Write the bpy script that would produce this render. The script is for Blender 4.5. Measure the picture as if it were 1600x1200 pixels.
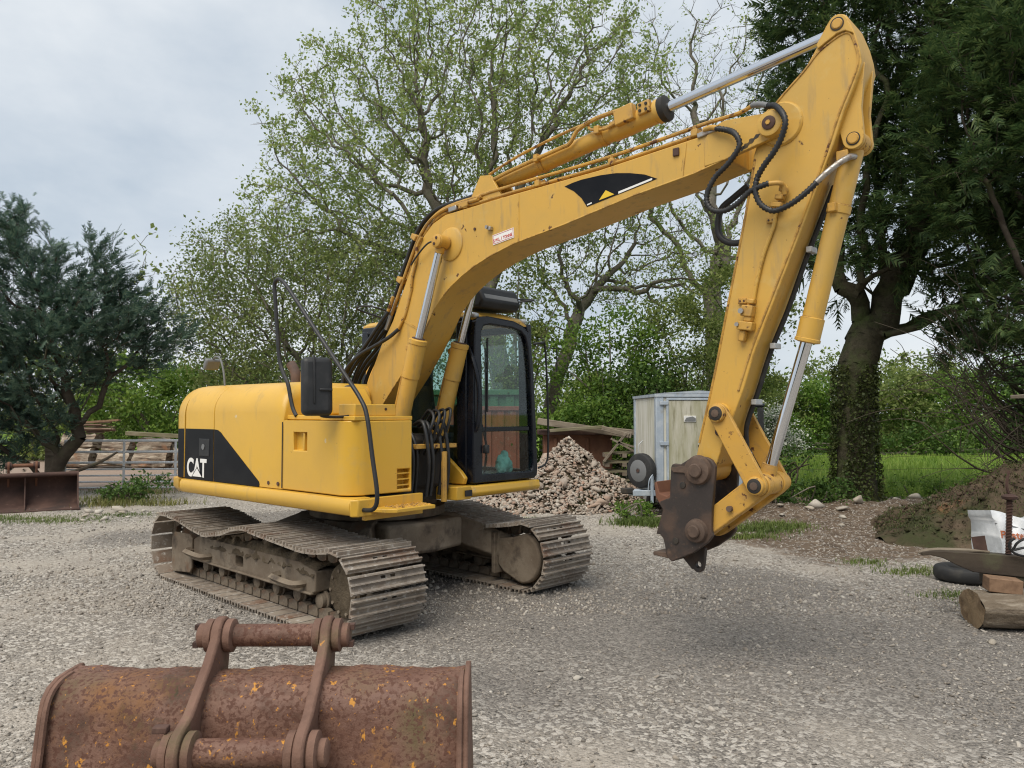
import bpy, bmesh, math, random
import numpy as np
from mathutils import Vector, Matrix

for o in list(bpy.data.objects):
    bpy.data.objects.remove(o)
S = bpy.context.scene
COL = S.collection
R = math.radians

# ------------------------------------------------------------------ camera
cam = bpy.data.cameras.new('camera')
cam.sensor_width = 36.0
cam.lens = 27.05
cam.clip_start = 0.05
cam.clip_end = 2000
camo = bpy.data.objects.new('camera', cam)
COL.objects.link(camo)
camo.location = (0, 0, 1.7)
camo.rotation_euler = (R(92.14), 0, 0)
S.camera = camo

# ------------------------------------------------------------------ sky, sun, exposure
SUN_EL, SUN_AZ = 56.0, 208.0      # azimuth measured clockwise from +Y
W = bpy.data.worlds.new('World')
S.world = W
W.use_nodes = True
nt = W.node_tree
nt.nodes.clear()
wo = nt.nodes.new('ShaderNodeOutputWorld')
bg = nt.nodes.new('ShaderNodeBackground')
sky = nt.nodes.new('ShaderNodeTexSky')
sky.sky_type = 'NISHITA'
sky.sun_disc = False
sky.sun_elevation = R(SUN_EL)
sky.sun_rotation = R(SUN_AZ)
sky.air_density = 1.0
sky.dust_density = 2.0
tc = nt.nodes.new('ShaderNodeTexCoord')
mp = nt.nodes.new('ShaderNodeMapping')
mp.inputs['Scale'].default_value = (1.0, 1.0, 1.9)
n1 = nt.nodes.new('ShaderNodeTexNoise')
n1.inputs['Scale'].default_value = 2.7
n1.inputs['Detail'].default_value = 6
n1.inputs['Roughness'].default_value = 0.55
n1.inputs['Distortion'].default_value = 0.15
rmp = nt.nodes.new('ShaderNodeValToRGB')
rmp.color_ramp.elements[0].position = 0.33
rmp.color_ramp.elements[0].color = (6.5, 7.5, 8.6, 1)
rmp.color_ramp.elements[1].position = 0.67
rmp.color_ramp.elements[1].color = (10.4, 10.9, 11.3, 1)
mx = nt.nodes.new('ShaderNodeMix')
mx.data_type = 'RGBA'
mx.inputs[0].default_value = 0.86
nt.links.new(tc.outputs['Generated'], mp.inputs[0])
nt.links.new(mp.outputs[0], n1.inputs['Vector'])
nt.links.new(n1.outputs['Fac'], rmp.inputs[0])
nt.links.new(sky.outputs[0], mx.inputs[6])
nt.links.new(rmp.outputs[0], mx.inputs[7])
nt.links.new(mx.outputs[2], bg.inputs[0])
bg.inputs[1].default_value = 0.058
nt.links.new(bg.outputs[0], wo.inputs[0])

sl = bpy.data.lights.new('sun', 'SUN')
sl.energy = 2.1
sl.angle = R(45)
sl.color = (1.0, 0.92, 0.80)
so = bpy.data.objects.new('sun', sl)
COL.objects.link(so)
so.location = (0, 0, 30)
so.rotation_euler = (R(90 - SUN_EL), 0, R(180 - SUN_AZ))

S.view_settings.view_transform = 'Standard'
S.view_settings.look = 'None'
S.view_settings.gamma = 1.0
S.view_settings.use_curve_mapping = False
S.view_settings.exposure = 0.60
S.render.engine = 'CYCLES'
S.cycles.use_denoising = True
S.cycles.denoising_prefilter = 'ACCURATE'
S.cycles.filter_width = 1.15
S.cycles.max_bounces = 6
S.cycles.diffuse_bounces = 3
S.cycles.glossy_bounces = 3
S.cycles.transmission_bounces = 4
S.cycles.transparent_max_bounces = 8
S.cycles.caustics_reflective = False
S.cycles.caustics_refractive = False

# ------------------------------------------------------------------ materials
MATS = {}


def nodes_of(name):
    m = bpy.data.materials.new(name)
    m.use_nodes = True
    t = m.node_tree
    return m, t, t.nodes['Principled BSDF']


def coords(t, stretch=(1, 1, 1), rand=False):
    c = t.nodes.new('ShaderNodeTexCoord')
    p = t.nodes.new('ShaderNodeMapping')
    p.inputs['Scale'].default_value = stretch
    t.links.new(c.outputs['Object'], p.inputs[0])
    if rand:
        oi = t.nodes.new('ShaderNodeObjectInfo')
        mu = t.nodes.new('ShaderNodeMath')
        mu.operation = 'MULTIPLY'
        mu.inputs[1].default_value = 37.0
        t.links.new(oi.outputs['Random'], mu.inputs[0])
        cb = t.nodes.new('ShaderNodeCombineXYZ')
        for i in range(3):
            t.links.new(mu.outputs[0], cb.inputs[i])
        t.links.new(cb.outputs[0], p.inputs['Location'])
    return p.outputs[0]


def noise(t, vec, scale, detail=5, rough=0.6, dist=0.0):
    n = t.nodes.new('ShaderNodeTexNoise')
    n.inputs['Scale'].default_value = scale
    n.inputs['Detail'].default_value = detail
    n.inputs['Roughness'].default_value = rough
    n.inputs['Distortion'].default_value = dist
    t.links.new(vec, n.inputs['Vector'])
    return n.outputs['Fac']


def maprange(t, v, lo, hi, a=0.0, b=1.0):
    m = t.nodes.new('ShaderNodeMapRange')
    m.inputs[1].default_value = lo
    m.inputs[2].default_value = hi
    m.inputs[3].default_value = a
    m.inputs[4].default_value = b
    t.links.new(v, m.inputs[0])
    return m.outputs[0]


def mixc(t, f, a, b):
    m = t.nodes.new('ShaderNodeMix')
    m.data_type = 'RGBA'
    for s, v in ((0, f), (6, a), (7, b)):
        if isinstance(v, (tuple, list)):
            m.inputs[s].default_value = (*v, 1)
        elif isinstance(v, (int, float)):
            m.inputs[s].default_value = v
        else:
            t.links.new(v, m.inputs[s])
    return m.outputs[2]


def mixf(t, f, a, b):
    m = t.nodes.new('ShaderNodeMix')
    m.data_type = 'FLOAT'
    for s, v in ((0, f), (2, a), (3, b)):
        if isinstance(v, (int, float)):
            m.inputs[s].default_value = v
        else:
            t.links.new(v, m.inputs[s])
    return m.outputs[0]


def layered(name, base, layers=(), rough=0.6, metal=0.0, bump=None, rand=False, spec=0.5, coat=0.0, edge=None):
    """base colour + layers of (colour, scale, lo, hi, roughness, stretch)"""
    m, t, b = nodes_of(name)
    col, ro, me = base, rough, metal
    vec0 = coords(t, (1, 1, 1), rand)
    for L in layers:
        c, sc, lo, hi = L[:4]
        lr = L[4] if len(L) > 4 else rough
        st = L[5] if len(L) > 5 else None
        vec = coords(t, st, rand) if st else vec0
        f = maprange(t, noise(t, vec, sc, 7, 0.62), lo, hi)
        col = mixc(t, f, col, c)
        ro = mixf(t, f, ro, lr)
        if metal:
            me = mixf(t, f, me, 0.0)
    if edge:                                     # paint rubbed off along the edges
        ec, er, lo, hi = edge
        bv = t.nodes.new('ShaderNodeBevel')
        bv.samples = 4
        bv.inputs['Radius'].default_value = er
        ge = t.nodes.new('ShaderNodeNewGeometry')
        dt = t.nodes.new('ShaderNodeVectorMath')
        dt.operation = 'DOT_PRODUCT'
        t.links.new(bv.outputs[0], dt.inputs[0])
        t.links.new(ge.outputs['Normal'], dt.inputs[1])
        ef = maprange(t, dt.outputs['Value'], 0.99, 0.90)
        mu = t.nodes.new('ShaderNodeMath')
        mu.operation = 'MULTIPLY'
        t.links.new(ef, mu.inputs[0])
        t.links.new(maprange(t, noise(t, vec0, 9.0, 6, 0.7), lo, hi), mu.inputs[1])
        col = mixc(t, mu.outputs[0], col, ec)
        ro = mixf(t, mu.outputs[0], ro, 0.85)
    for s, v in (('Base Color', col), ('Roughness', ro), ('Metallic', me)):
        if isinstance(v, tuple):
            b.inputs[s].default_value = (*v, 1)
        elif isinstance(v, (int, float)):
            b.inputs[s].default_value = v
        else:
            t.links.new(v, b.inputs[s])
    b.inputs['Specular IOR Level'].default_value = spec
    b.inputs['Coat Weight'].default_value = coat
    if bump:
        bn = t.nodes.new('ShaderNodeBump')
        bn.inputs['Strength'].default_value = bump[1]
        bn.inputs['Distance'].default_value = bump[2] if len(bump) > 2 else 0.01
        t.links.new(noise(t, vec0, bump[0], 6, 0.65), bn.inputs['Height'])
        t.links.new(bn.outputs[0], b.inputs['Normal'])
    MATS[name] = m
    return m


def leafmat(name, c1, c2, c3, trans=0.3, rough=0.55):
    m = bpy.data.materials.new(name)
    m.use_nodes = True
    t = m.node_tree
    t.nodes.clear()
    out = t.nodes.new('ShaderNodeOutputMaterial')
    g = t.nodes.new('ShaderNodeNewGeometry')
    r = t.nodes.new('ShaderNodeValToRGB')
    e = r.color_ramp.elements
    e[0].color = (*c1, 1)
    e[1].color = (*c3, 1)
    k = e.new(0.5)
    k.color = (*c2, 1)
    t.links.new(g.outputs['Random Per Island'], r.inputs[0])
    c = t.nodes.new('ShaderNodeTexCoord')
    nz = noise(t, c.outputs['Object'], 0.9, 3)
    hv = t.nodes.new('ShaderNodeHueSaturation')
    t.links.new(maprange(t, nz, 0.3, 0.7, 0.75, 1.25), hv.inputs['Value'])
    t.links.new(maprange(t, nz, 0.3, 0.7, 0.515, 0.49), hv.inputs['Hue'])
    t.links.new(r.outputs[0], hv.inputs['Color'])
    p = t.nodes.new('ShaderNodeBsdfPrincipled')
    p.inputs['Roughness'].default_value = rough
    p.inputs['Specular IOR Level'].default_value = 0.3
    tr = t.nodes.new('ShaderNodeBsdfTranslucent')
    t.links.new(hv.outputs[0], p.inputs['Base Color'])
    t.links.new(hv.outputs[0], tr.inputs[0])
    ms = t.nodes.new('ShaderNodeMixShader')
    ms.inputs[0].default_value = trans
    t.links.new(p.outputs[0], ms.inputs[1])
    t.links.new(tr.outputs[0], ms.inputs[2])
    t.links.new(ms.outputs[0], out.inputs[0])
    MATS[name] = m
    return m


def stonemat(name, cols, rough=0.9, island=True):
    m, t, b = nodes_of(name)
    r = t.nodes.new('ShaderNodeValToRGB')
    e = r.color_ramp.elements
    r.color_ramp.interpolation = 'LINEAR'
    e[0].color = (*cols[0], 1)
    e[1].color = (*cols[-1], 1)
    for i, c in enumerate(cols[1:-1]):
        k = e.new((i + 1) / (len(cols) - 1))
        k.color = (*c, 1)
    if island:
        g = t.nodes.new('ShaderNodeNewGeometry')
        t.links.new(g.outputs['Random Per Island'], r.inputs[0])
    else:
        g = t.nodes.new('ShaderNodeObjectInfo')
        t.links.new(g.outputs['Random'], r.inputs[0])
    v = coords(t, (1, 1, 1))
    f = maprange(t, noise(t, v, 18, 5), 0.35, 0.7, 0.0, 0.55)
    col = mixc(t, f, r.outputs[0], (0.30, 0.25, 0.20))
    t.links.new(col, b.inputs['Base Color'])
    b.inputs['Roughness'].default_value = rough
    b.inputs['Specular IOR Level'].default_value = 0.25
    bn = t.nodes.new('ShaderNodeBump')
    bn.inputs['Strength'].default_value = 0.5
    bn.inputs['Distance'].default_value = 0.01
    t.links.new(noise(t, v, 40, 4), bn.inputs['Height'])
    t.links.new(bn.outputs[0], b.inputs['Normal'])
    MATS[name] = m
    return m


def glassmat(name, tint, gloss=0.12):
    m = bpy.data.materials.new(name)
    m.use_nodes = True
    t = m.node_tree
    t.nodes.clear()
    out = t.nodes.new('ShaderNodeOutputMaterial')
    tr = t.nodes.new('ShaderNodeBsdfTransparent')
    tr.inputs[0].default_value = (*tint, 1)
    gl = t.nodes.new('ShaderNodeBsdfGlossy')
    gl.inputs['Roughness'].default_value = 0.03
    gl.inputs['Color'].default_value = (0.9, 0.95, 0.95, 1)
    fr = t.nodes.new('ShaderNodeLayerWeight')
    pw_ = t.nodes.new('ShaderNodeMath')
    pw_.operation = 'POWER'
    pw_.inputs[1].default_value = 4.0
    t.links.new(fr.outputs['Facing'], pw_.inputs[0])
    ad = t.nodes.new('ShaderNodeMath')
    ad.operation = 'MULTIPLY_ADD'
    ad.inputs[1].default_value = 0.5
    ad.inputs[2].default_value = gloss * 0.3
    t.links.new(pw_.outputs[0], ad.inputs[0])
    ms = t.nodes.new('ShaderNodeMixShader')
    t.links.new(ad.outputs[0], ms.inputs[0])
    t.links.new(tr.outputs[0], ms.inputs[1])
    t.links.new(gl.outputs[0], ms.inputs[2])
    t.links.new(ms.outputs[0], out.inputs[0])
    MATS[name] = m
    return m


YEL = (0.60, 0.352, 0.062)
layered('yellow', YEL, [((0.51, 0.32, 0.075), 1.3, 0.42, 0.66, 0.55), ((0.36, 0.245, 0.10), 2.6, 0.54, 0.76, 0.65, (5, 5, 0.8)), ((0.56, 0.40, 0.14), 5.0, 0.58, 0.78, 0.6),
                        ((0.10, 0.045, 0.022), 10.0, 0.665, 0.69, 0.85), ((0.15, 0.075, 0.035), 46.0, 0.70, 0.74, 0.85)],
        rough=0.42, bump=(6, 0.06, 0.01), edge=((0.13, 0.055, 0.03), 0.014, 0.50, 0.60))
layered('yellow_worn', (0.56, 0.31, 0.05), [((0.47, 0.28, 0.07), 2.0, 0.40, 0.70, 0.55), ((0.33, 0.20, 0.08), 7.0, 0.56, 0.74, 0.7),
                                           ((0.10, 0.04, 0.02), 12.0, 0.60, 0.64, 0.85), ((0.09, 0.045, 0.025), 40.0, 0.66, 0.69, 0.85)],
        rough=0.5, bump=(9, 0.1, 0.01), edge=((0.10, 0.045, 0.025), 0.012, 0.44, 0.56))
layered('yellow_clean', (0.67, 0.398, 0.048), [((0.60, 0.36, 0.06), 0.9, 0.42, 0.64, 0.45), ((0.42, 0.28, 0.10), 2.2, 0.57, 0.80, 0.6, (4, 4, 0.6)), ((0.53, 0.36, 0.12), 3.2, 0.60, 0.82, 0.6),
                                            ((0.62, 0.50, 0.30), 8.0, 0.69, 0.72, 0.7), ((0.14, 0.07, 0.035), 26.0, 0.715, 0.745, 0.8)],
        rough=0.30, bump=(3.0, 0.08, 0.02), edge=((0.16, 0.075, 0.04), 0.010, 0.58, 0.66))
layered('black_paint', (0.008, 0.009, 0.012), [((0.018, 0.019, 0.022), 3.0, 0.45, 0.75, 0.45), ((0.06, 0.055, 0.05), 20.0, 0.70, 0.76, 0.8)],
        rough=0.42, spec=0.12)
layered('black_cab', (0.006, 0.008, 0.014), [((0.016, 0.019, 0.026), 6.0, 0.5, 0.75, 0.45), ((0.08, 0.065, 0.05), 14.0, 0.72, 0.8, 0.8)],
        rough=0.25, spec=0.4)
layered('rubber', (0.018, 0.018, 0.019), [((0.06, 0.056, 0.05), 8.0, 0.52, 0.78, 0.9)], rough=0.7)
layered('hose', (0.016, 0.017, 0.019), [((0.05, 0.048, 0.045), 14.0, 0.55, 0.8, 0.8)], rough=0.48)
layered('plastic_black', (0.014, 0.015, 0.017), [((0.04, 0.04, 0.042), 9.0, 0.5, 0.8, 0.7)], rough=0.5)
layered('chrome', (0.66, 0.68, 0.72), [((0.25, 0.22, 0.2), 3.0, 0.66, 0.82, 0.3)], rough=0.045, metal=1.0)
layered('steel_fitting', (0.42, 0.40, 0.37), [((0.16, 0.10, 0.06), 22.0, 0.5, 0.7, 0.8)], rough=0.4, metal=0.9)
layered('galvanised', (0.56, 0.58, 0.60), [((0.42, 0.44, 0.45), 9.0, 0.4, 0.7, 0.6), ((0.24, 0.20, 0.16), 3.0, 0.62, 0.8, 0.8)], rough=0.5, metal=0.45)
layered('trailer_steel', (0.36, 0.42, 0.49), [((0.46, 0.50, 0.54), 8.0, 0.45, 0.7, 0.6), ((0.27, 0.27, 0.25), 5.0, 0.58, 0.75, 0.8)], rough=0.5, metal=0.2)
layered('gate_metal', (0.80, 0.81, 0.82), [((0.64, 0.64, 0.63), 6.0, 0.5, 0.7, 0.6)], rough=0.45, metal=0.15)
layered('track_steel', (0.215, 0.175, 0.14), [((0.31, 0.265, 0.215), 3.0, 0.40, 0.62, 0.85), ((0.10, 0.07, 0.05), 6.0, 0.52, 0.70, 0.6), ((0.17, 0.10, 0.065), 2.0, 0.55, 0.72, 0.8),
                                             ((0.46, 0.43, 0.39), 24.0, 0.56, 0.70, 0.8)], rough=0.6, bump=(35, 0.5, 0.008), rand=True, spec=0.4, edge=((0.44, 0.41, 0.37), 0.008, 0.40, 0.55))
layered('track_frame', (0.145, 0.113, 0.083), [((0.23, 0.19, 0.145), 2.5, 0.42, 0.62, 0.9), ((0.05, 0.038, 0.03), 4.0, 0.52, 0.68, 0.7), ((0.17, 0.095, 0.055), 3.2, 0.58, 0.72, 0.9),
                                             ((0.28, 0.24, 0.19), 24.0, 0.64, 0.76, 0.95)], rough=0.85, bump=(22, 0.45, 0.01), spec=0.3)
layered('mud', (0.085, 0.066, 0.045), [((0.15, 0.12, 0.085), 7.0, 0.42, 0.68, 0.95), ((0.045, 0.04, 0.025), 4.0, 0.55, 0.75, 0.95)], rough=0.95, bump=(18, 1.0, 0.03), spec=0.15)
layered('dark_machinery', (0.022, 0.020, 0.018), [((0.065, 0.05, 0.035), 6.0, 0.5, 0.75, 0.85)], rough=0.7)
layered('hitch_steel', (0.035, 0.027, 0.024), [((0.085, 0.052, 0.036), 5.0, 0.44, 0.66, 0.7), ((0.16, 0.095, 0.06), 9.0, 0.58, 0.74, 0.85),
                                             ((0.22, 0.19, 0.16), 38.0, 0.66, 0.76, 0.6)], rough=0.45, bump=(20, 0.3, 0.006))
layered('rust_pin', (0.082, 0.054, 0.040), [((0.15, 0.10, 0.072), 9.0, 0.45, 0.7, 0.8), ((0.06, 0.035, 0.025), 16.0, 0.55, 0.75, 0.8)], rough=0.75, bump=(40, 0.4, 0.004))
layered('rust', (0.135, 0.066, 0.045), [((0.20, 0.11, 0.078), 3.0, 0.44, 0.60, 0.7), ((0.050, 0.030, 0.020), 2.6, 0.50, 0.64, 0.85), ((0.088, 0.074, 0.030), 1.5, 0.55, 0.68, 0.9), ((0.050, 0.042, 0.022), 4.5, 0.60, 0.70, 0.9), ((0.20, 0.095, 0.04), 1.9, 0.54, 0.66, 0.8),
                                       ((0.24, 0.14, 0.095), 30.0, 0.60, 0.72, 0.9), ((0.035, 0.02, 0.016), 55.0, 0.62, 0.72, 0.9), ((0.50, 0.225, 0.03), 13.0, 0.635, 0.655, 0.55, (1.5, 1.5, 0.45)),
                                       ((0.46, 0.20, 0.03), 44.0, 0.635, 0.655, 0.6), ((0.10, 0.045, 0.03), 60.0, 0.50, 0.58, 0.8)],
        rough=0.5, bump=(34, 0.8, 0.007), spec=0.4)
layered('rust_dark', (0.060, 0.031, 0.024), [((0.11, 0.06, 0.045), 3.0, 0.42, 0.68, 0.85), ((0.035, 0.024, 0.02), 2.0, 0.5, 0.75, 0.85),
                                           ((0.16, 0.10, 0.075), 12.0, 0.62, 0.76, 0.9)], rough=0.8, bump=(20, 0.4, 0.008))
layered('rust_orange', (0.155, 0.068, 0.04), [((0.23, 0.115, 0.065), 3.0, 0.4, 0.7, 0.85), ((0.09, 0.045, 0.03), 2.0, 0.5, 0.75, 0.9)], rough=0.85, bump=(20, 0.3, 0.01))
layered('rust_ear', (0.135, 0.072, 0.05), [((0.22, 0.125, 0.09), 8.0, 0.42, 0.66, 0.85), ((0.085, 0.042, 0.03), 4.0, 0.54, 0.75, 0.9), ((0.12, 0.11, 0.05), 3.0, 0.58, 0.74, 0.9),
                                          ((0.47, 0.21, 0.03), 16.0, 0.68, 0.70, 0.6)], rough=0.75, bump=(45, 0.7, 0.006))
layered('container_green', (0.040, 0.135, 0.065), [((0.06, 0.16, 0.08), 1.5, 0.4, 0.7), ((0.16, 0.12, 0.07), 4.0, 0.62, 0.78)], rough=0.6)
layered('skip_red', (0.235, 0.062, 0.038), [((0.17, 0.06, 0.04), 2.0, 0.4, 0.7), ((0.36, 0.25, 0.2), 5.0, 0.62, 0.72), ((0.12, 0.05, 0.03), 9.0, 0.55, 0.7)], rough=0.75, bump=(10, 0.3))
layered('old_wood', (0.185, 0.15, 0.11), [((0.27, 0.23, 0.18), 2.5, 0.4, 0.68, 0.9, (1, 1, 1)), ((0.085, 0.068, 0.05), 4.0, 0.52, 0.72, 0.9, (0.35, 4, 4))], rough=0.9, bump=(14, 0.5, 0.01), rand=True)
layered('mossy_wood', (0.165, 0.15, 0.085), [((0.24, 0.21, 0.15), 2.5, 0.4, 0.68, 0.9), ((0.085, 0.075, 0.04), 5.0, 0.52, 0.72, 0.9, (0.35, 4, 4))], rough=0.9, bump=(14, 0.5, 0.01), rand=True)
layered('dark_wood', (0.042, 0.031, 0.023), [((0.078, 0.060, 0.042), 2.0, 0.42, 0.68, 0.9, (0.3, 3, 3)), ((0.09, 0.09, 0.05), 3.0, 0.58, 0.75, 0.9)], rough=0.85, bump=(12, 0.4, 0.01))
layered('fresh_wood', (0.25, 0.155, 0.095), [((0.17, 0.10, 0.06), 5.0, 0.42, 0.66, 0.85, (4, 1, 4))], rough=0.8, bump=(14, 0.4, 0.006))
layered('red_wood', (0.23, 0.15, 0.11), [((0.36, 0.28, 0.22), 3.0, 0.4, 0.7, 0.9), ((0.13, 0.07, 0.05), 6.0, 0.52, 0.72, 0.9)], rough=0.9, rand=True)
layered('split_log', (0.27, 0.215, 0.165), [((0.46, 0.40, 0.32), 2.0, 0.48, 0.58, 0.9, (1, 2, 6)), ((0.075, 0.05, 0.035), 2.2, 0.53, 0.60, 0.95, (0.6, 2, 7)), ((0.30, 0.16, 0.09), 2.2, 0.58, 0.70, 0.9)],
        rough=0.9, bump=(9, 0.9, 0.04), rand=True)
layered('bark', (0.15, 0.132, 0.105), [((0.23, 0.21, 0.175), 4.0, 0.42, 0.68, 0.95), ((0.085, 0.095, 0.045), 2.0, 0.50, 0.70, 0.95), ((0.05, 0.042, 0.033), 9.0, 0.55, 0.74, 0.95, (1, 1, 0.35))],
        rough=0.95, bump=(14, 0.8, 0.02), spec=0.2)
layered('bark_dark', (0.055, 0.044, 0.034), [((0.10, 0.083, 0.062), 4.0, 0.42, 0.68, 0.95), ((0.06, 0.068, 0.03), 2.2, 0.52, 0.72, 0.95)], rough=0.95, bump=(14, 0.8, 0.02), spec=0.2)
layered('bark_ivy', (0.056, 0.050, 0.032), [((0.088, 0.078, 0.050), 5.0, 0.42, 0.66, 0.95), ((0.062, 0.078, 0.028), 2.4, 0.46, 0.66, 0.95), ((0.03, 0.027, 0.018), 7.0, 0.54, 0.72, 0.95)],
        rough=0.95, bump=(11, 1.0, 0.05), spec=0.2)
layered('trailer_panel', (0.70, 0.69, 0.63), [((0.52, 0.51, 0.41), 2.2, 0.40, 0.66, 0.7, (2.5, 2.5, 0.35)), ((0.26, 0.25, 0.15), 5.0, 0.54, 0.78, 0.8, (3, 3, 0.3))], rough=0.55)
layered('trailer_door', (0.50, 0.48, 0.40), [((0.33, 0.32, 0.21), 2.0, 0.34, 0.58, 0.75, (2.5, 2.5, 0.4)), ((0.17, 0.16, 0.085), 6.0, 0.52, 0.76, 0.8, (2.5, 2.5, 0.35))], rough=0.6)
layered('white_paint', (0.70, 0.70, 0.68), [((0.5, 0.48, 0.43), 5, 0.5, 0.75)], rough=0.5)
layered('white_decal', (0.78, 0.78, 0.76), [((0.55, 0.52, 0.45), 12, 0.62, 0.75)], rough=0.45)
layered('yellow_decal', (0.75, 0.50, 0.03), rough=0.4)
layered('red_print', (0.50, 0.05, 0.035), rough=0.5)
layered('orange_print', (0.62, 0.21, 0.085), rough=0.6)
layered('bag_white', (0.72, 0.74, 0.76), [((0.52, 0.54, 0.56), 4.0, 0.45, 0.7)], rough=0.55, bump=(7, 0.5, 0.03))
layered('teal_cloth', (0.16, 0.42, 0.37), [((0.10, 0.30, 0.27), 14, 0.45, 0.65)], rough=0.8, bump=(20, 0.8, 0.02))
layered('car_paint', (0.03, 0.035, 0.042), rough=0.25, coat=0.4)
layered('seat_fabric', (0.02, 0.021, 0.024), rough=0.9)
layered('grey_plastic', (0.16, 0.165, 0.17), rough=0.5)
layered('exhaust', (0.12, 0.075, 0.06), [((0.07, 0.05, 0.045), 10, 0.45, 0.7)], rough=0.8)
layered('soil', (0.082, 0.060, 0.042), [((0.13, 0.097, 0.066), 3.0, 0.42, 0.62), ((0.052, 0.056, 0.026), 1.3, 0.46, 0.62), ((0.22, 0.125, 0.065), 1.6, 0.62, 0.75), ((0.05, 0.036, 0.025), 7.0, 0.55, 0.72)],
        rough=0.97, bump=(16, 1.0, 0.04), spec=0.15)
layered('log_cut', (0.25, 0.175, 0.10), [((0.14, 0.09, 0.05), 9, 0.45, 0.66)], rough=0.9, bump=(20, 0.6, 0.02))
layered('log_bark', (0.16, 0.125, 0.088), [((0.30, 0.255, 0.2), 7.0, 0.46, 0.64, 0.95, (0.6, 3, 3)), ((0.07, 0.05, 0.035), 5.0, 0.54, 0.72, 0.95, (0.6, 3, 3))], rough=0.95, bump=(16, 1.0, 0.03))
glassmat('glass', (0.95, 0.985, 0.975), 0.12)
glassmat('glass_tint', (0.80, 0.89, 0.86), 0.15)
stonemat('rubble', [(0.30, 0.26, 0.22), (0.40, 0.30, 0.235), (0.44, 0.40, 0.345), (0.36, 0.205, 0.14), (0.34, 0.31, 0.275), (0.56, 0.52, 0.46), (0.37, 0.30, 0.245), (0.26, 0.25, 0.235), (0.46, 0.39, 0.32)], island=False)
stonemat('rubble_small', [(0.29, 0.25, 0.21), (0.38, 0.28, 0.22), (0.43, 0.385, 0.33), (0.34, 0.20, 0.14), (0.33, 0.30, 0.26), (0.52, 0.48, 0.42), (0.36, 0.29, 0.235), (0.25, 0.235, 0.215)])
stonemat('gravel_stone', [(0.15, 0.143, 0.135), (0.36, 0.33, 0.29), (0.21, 0.197, 0.183), (0.50, 0.465, 0.415), (0.28, 0.257, 0.228), (0.10, 0.097, 0.094), (0.36, 0.33, 0.288), (0.54, 0.51, 0.46), (0.19, 0.175, 0.16), (0.34, 0.30, 0.255)])
stonemat('pale_stone', [(0.50, 0.47, 0.41), (0.58, 0.55, 0.50), (0.40, 0.36, 0.30), (0.52, 0.46, 0.38)], island=False)
leafmat('leaf_oak', (0.20, 0.275, 0.07), (0.275, 0.35, 0.10), (0.38, 0.43, 0.165), 0.5)
leafmat('leaf_willow', (0.145, 0.20, 0.055), (0.205, 0.26, 0.08), (0.29, 0.33, 0.12), 0.45)
leafmat('leaf_hedge', (0.075, 0.145, 0.022), (0.135, 0.235, 0.038), (0.22, 0.32, 0.06), 0.42)
leafmat('leaf_far', (0.105, 0.15, 0.038), (0.175, 0.23, 0.06), (0.27, 0.31, 0.10), 0.42)
leafmat('leaf_dark', (0.045, 0.09, 0.02), (0.075, 0.14, 0.03), (0.12, 0.195, 0.045), 0.35)
leafmat('leaf_conifer', (0.034, 0.066, 0.024), (0.062, 0.108, 0.036), (0.12, 0.165, 0.055), 0.4)
leafmat('leaf_juniper', (0.044, 0.088, 0.068), (0.078, 0.135, 0.098), (0.135, 0.19, 0.125), 0.35)
leafmat('leaf_ivy', (0.04, 0.06, 0.016), (0.065, 0.085, 0.022), (0.10, 0.12, 0.035), 0.25)
leafmat('blossom', (0.62, 0.62, 0.56), (0.70, 0.70, 0.66), (0.52, 0.55, 0.45), 0.3)
leafmat('grass', (0.085, 0.125, 0.026), (0.12, 0.17, 0.036), (0.17, 0.205, 0.06), 0.35)
leafmat('grass_dry', (0.12, 0.14, 0.035), (0.18, 0.19, 0.06), (0.26, 0.23, 0.10), 0.3)
leafmat('grass_field', (0.19, 0.29, 0.05), (0.24, 0.34, 0.065), (0.31, 0.39, 0.09), 0.45)


# ------------------------------------------------------------------ object helpers
def link(o, parent=None):
    COL.objects.link(o)
    if parent is not None:
        o.parent = parent
    return o


def tag(o, label=None, cat=None, group=None, kind=None):
    for k, v in (('label', label), ('category', cat), ('group', group), ('kind', kind)):
        if v:
            o[k] = v
    return o


def empty(name, loc=(0, 0, 0), rz=0.0):
    o = bpy.data.objects.new(name, None)
    o.empty_display_size = 0.2
    o.location = loc
    o.rotation_euler = (0, 0, rz)
    return link(o)


def place(mesh, name, parent=None, loc=(0, 0, 0), rot=(0, 0, 0), scale=(1, 1, 1)):
    o = bpy.data.objects.new(name, mesh)
    o.location, o.rotation_euler, o.scale = loc, rot, scale
    return link(o, parent)


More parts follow.
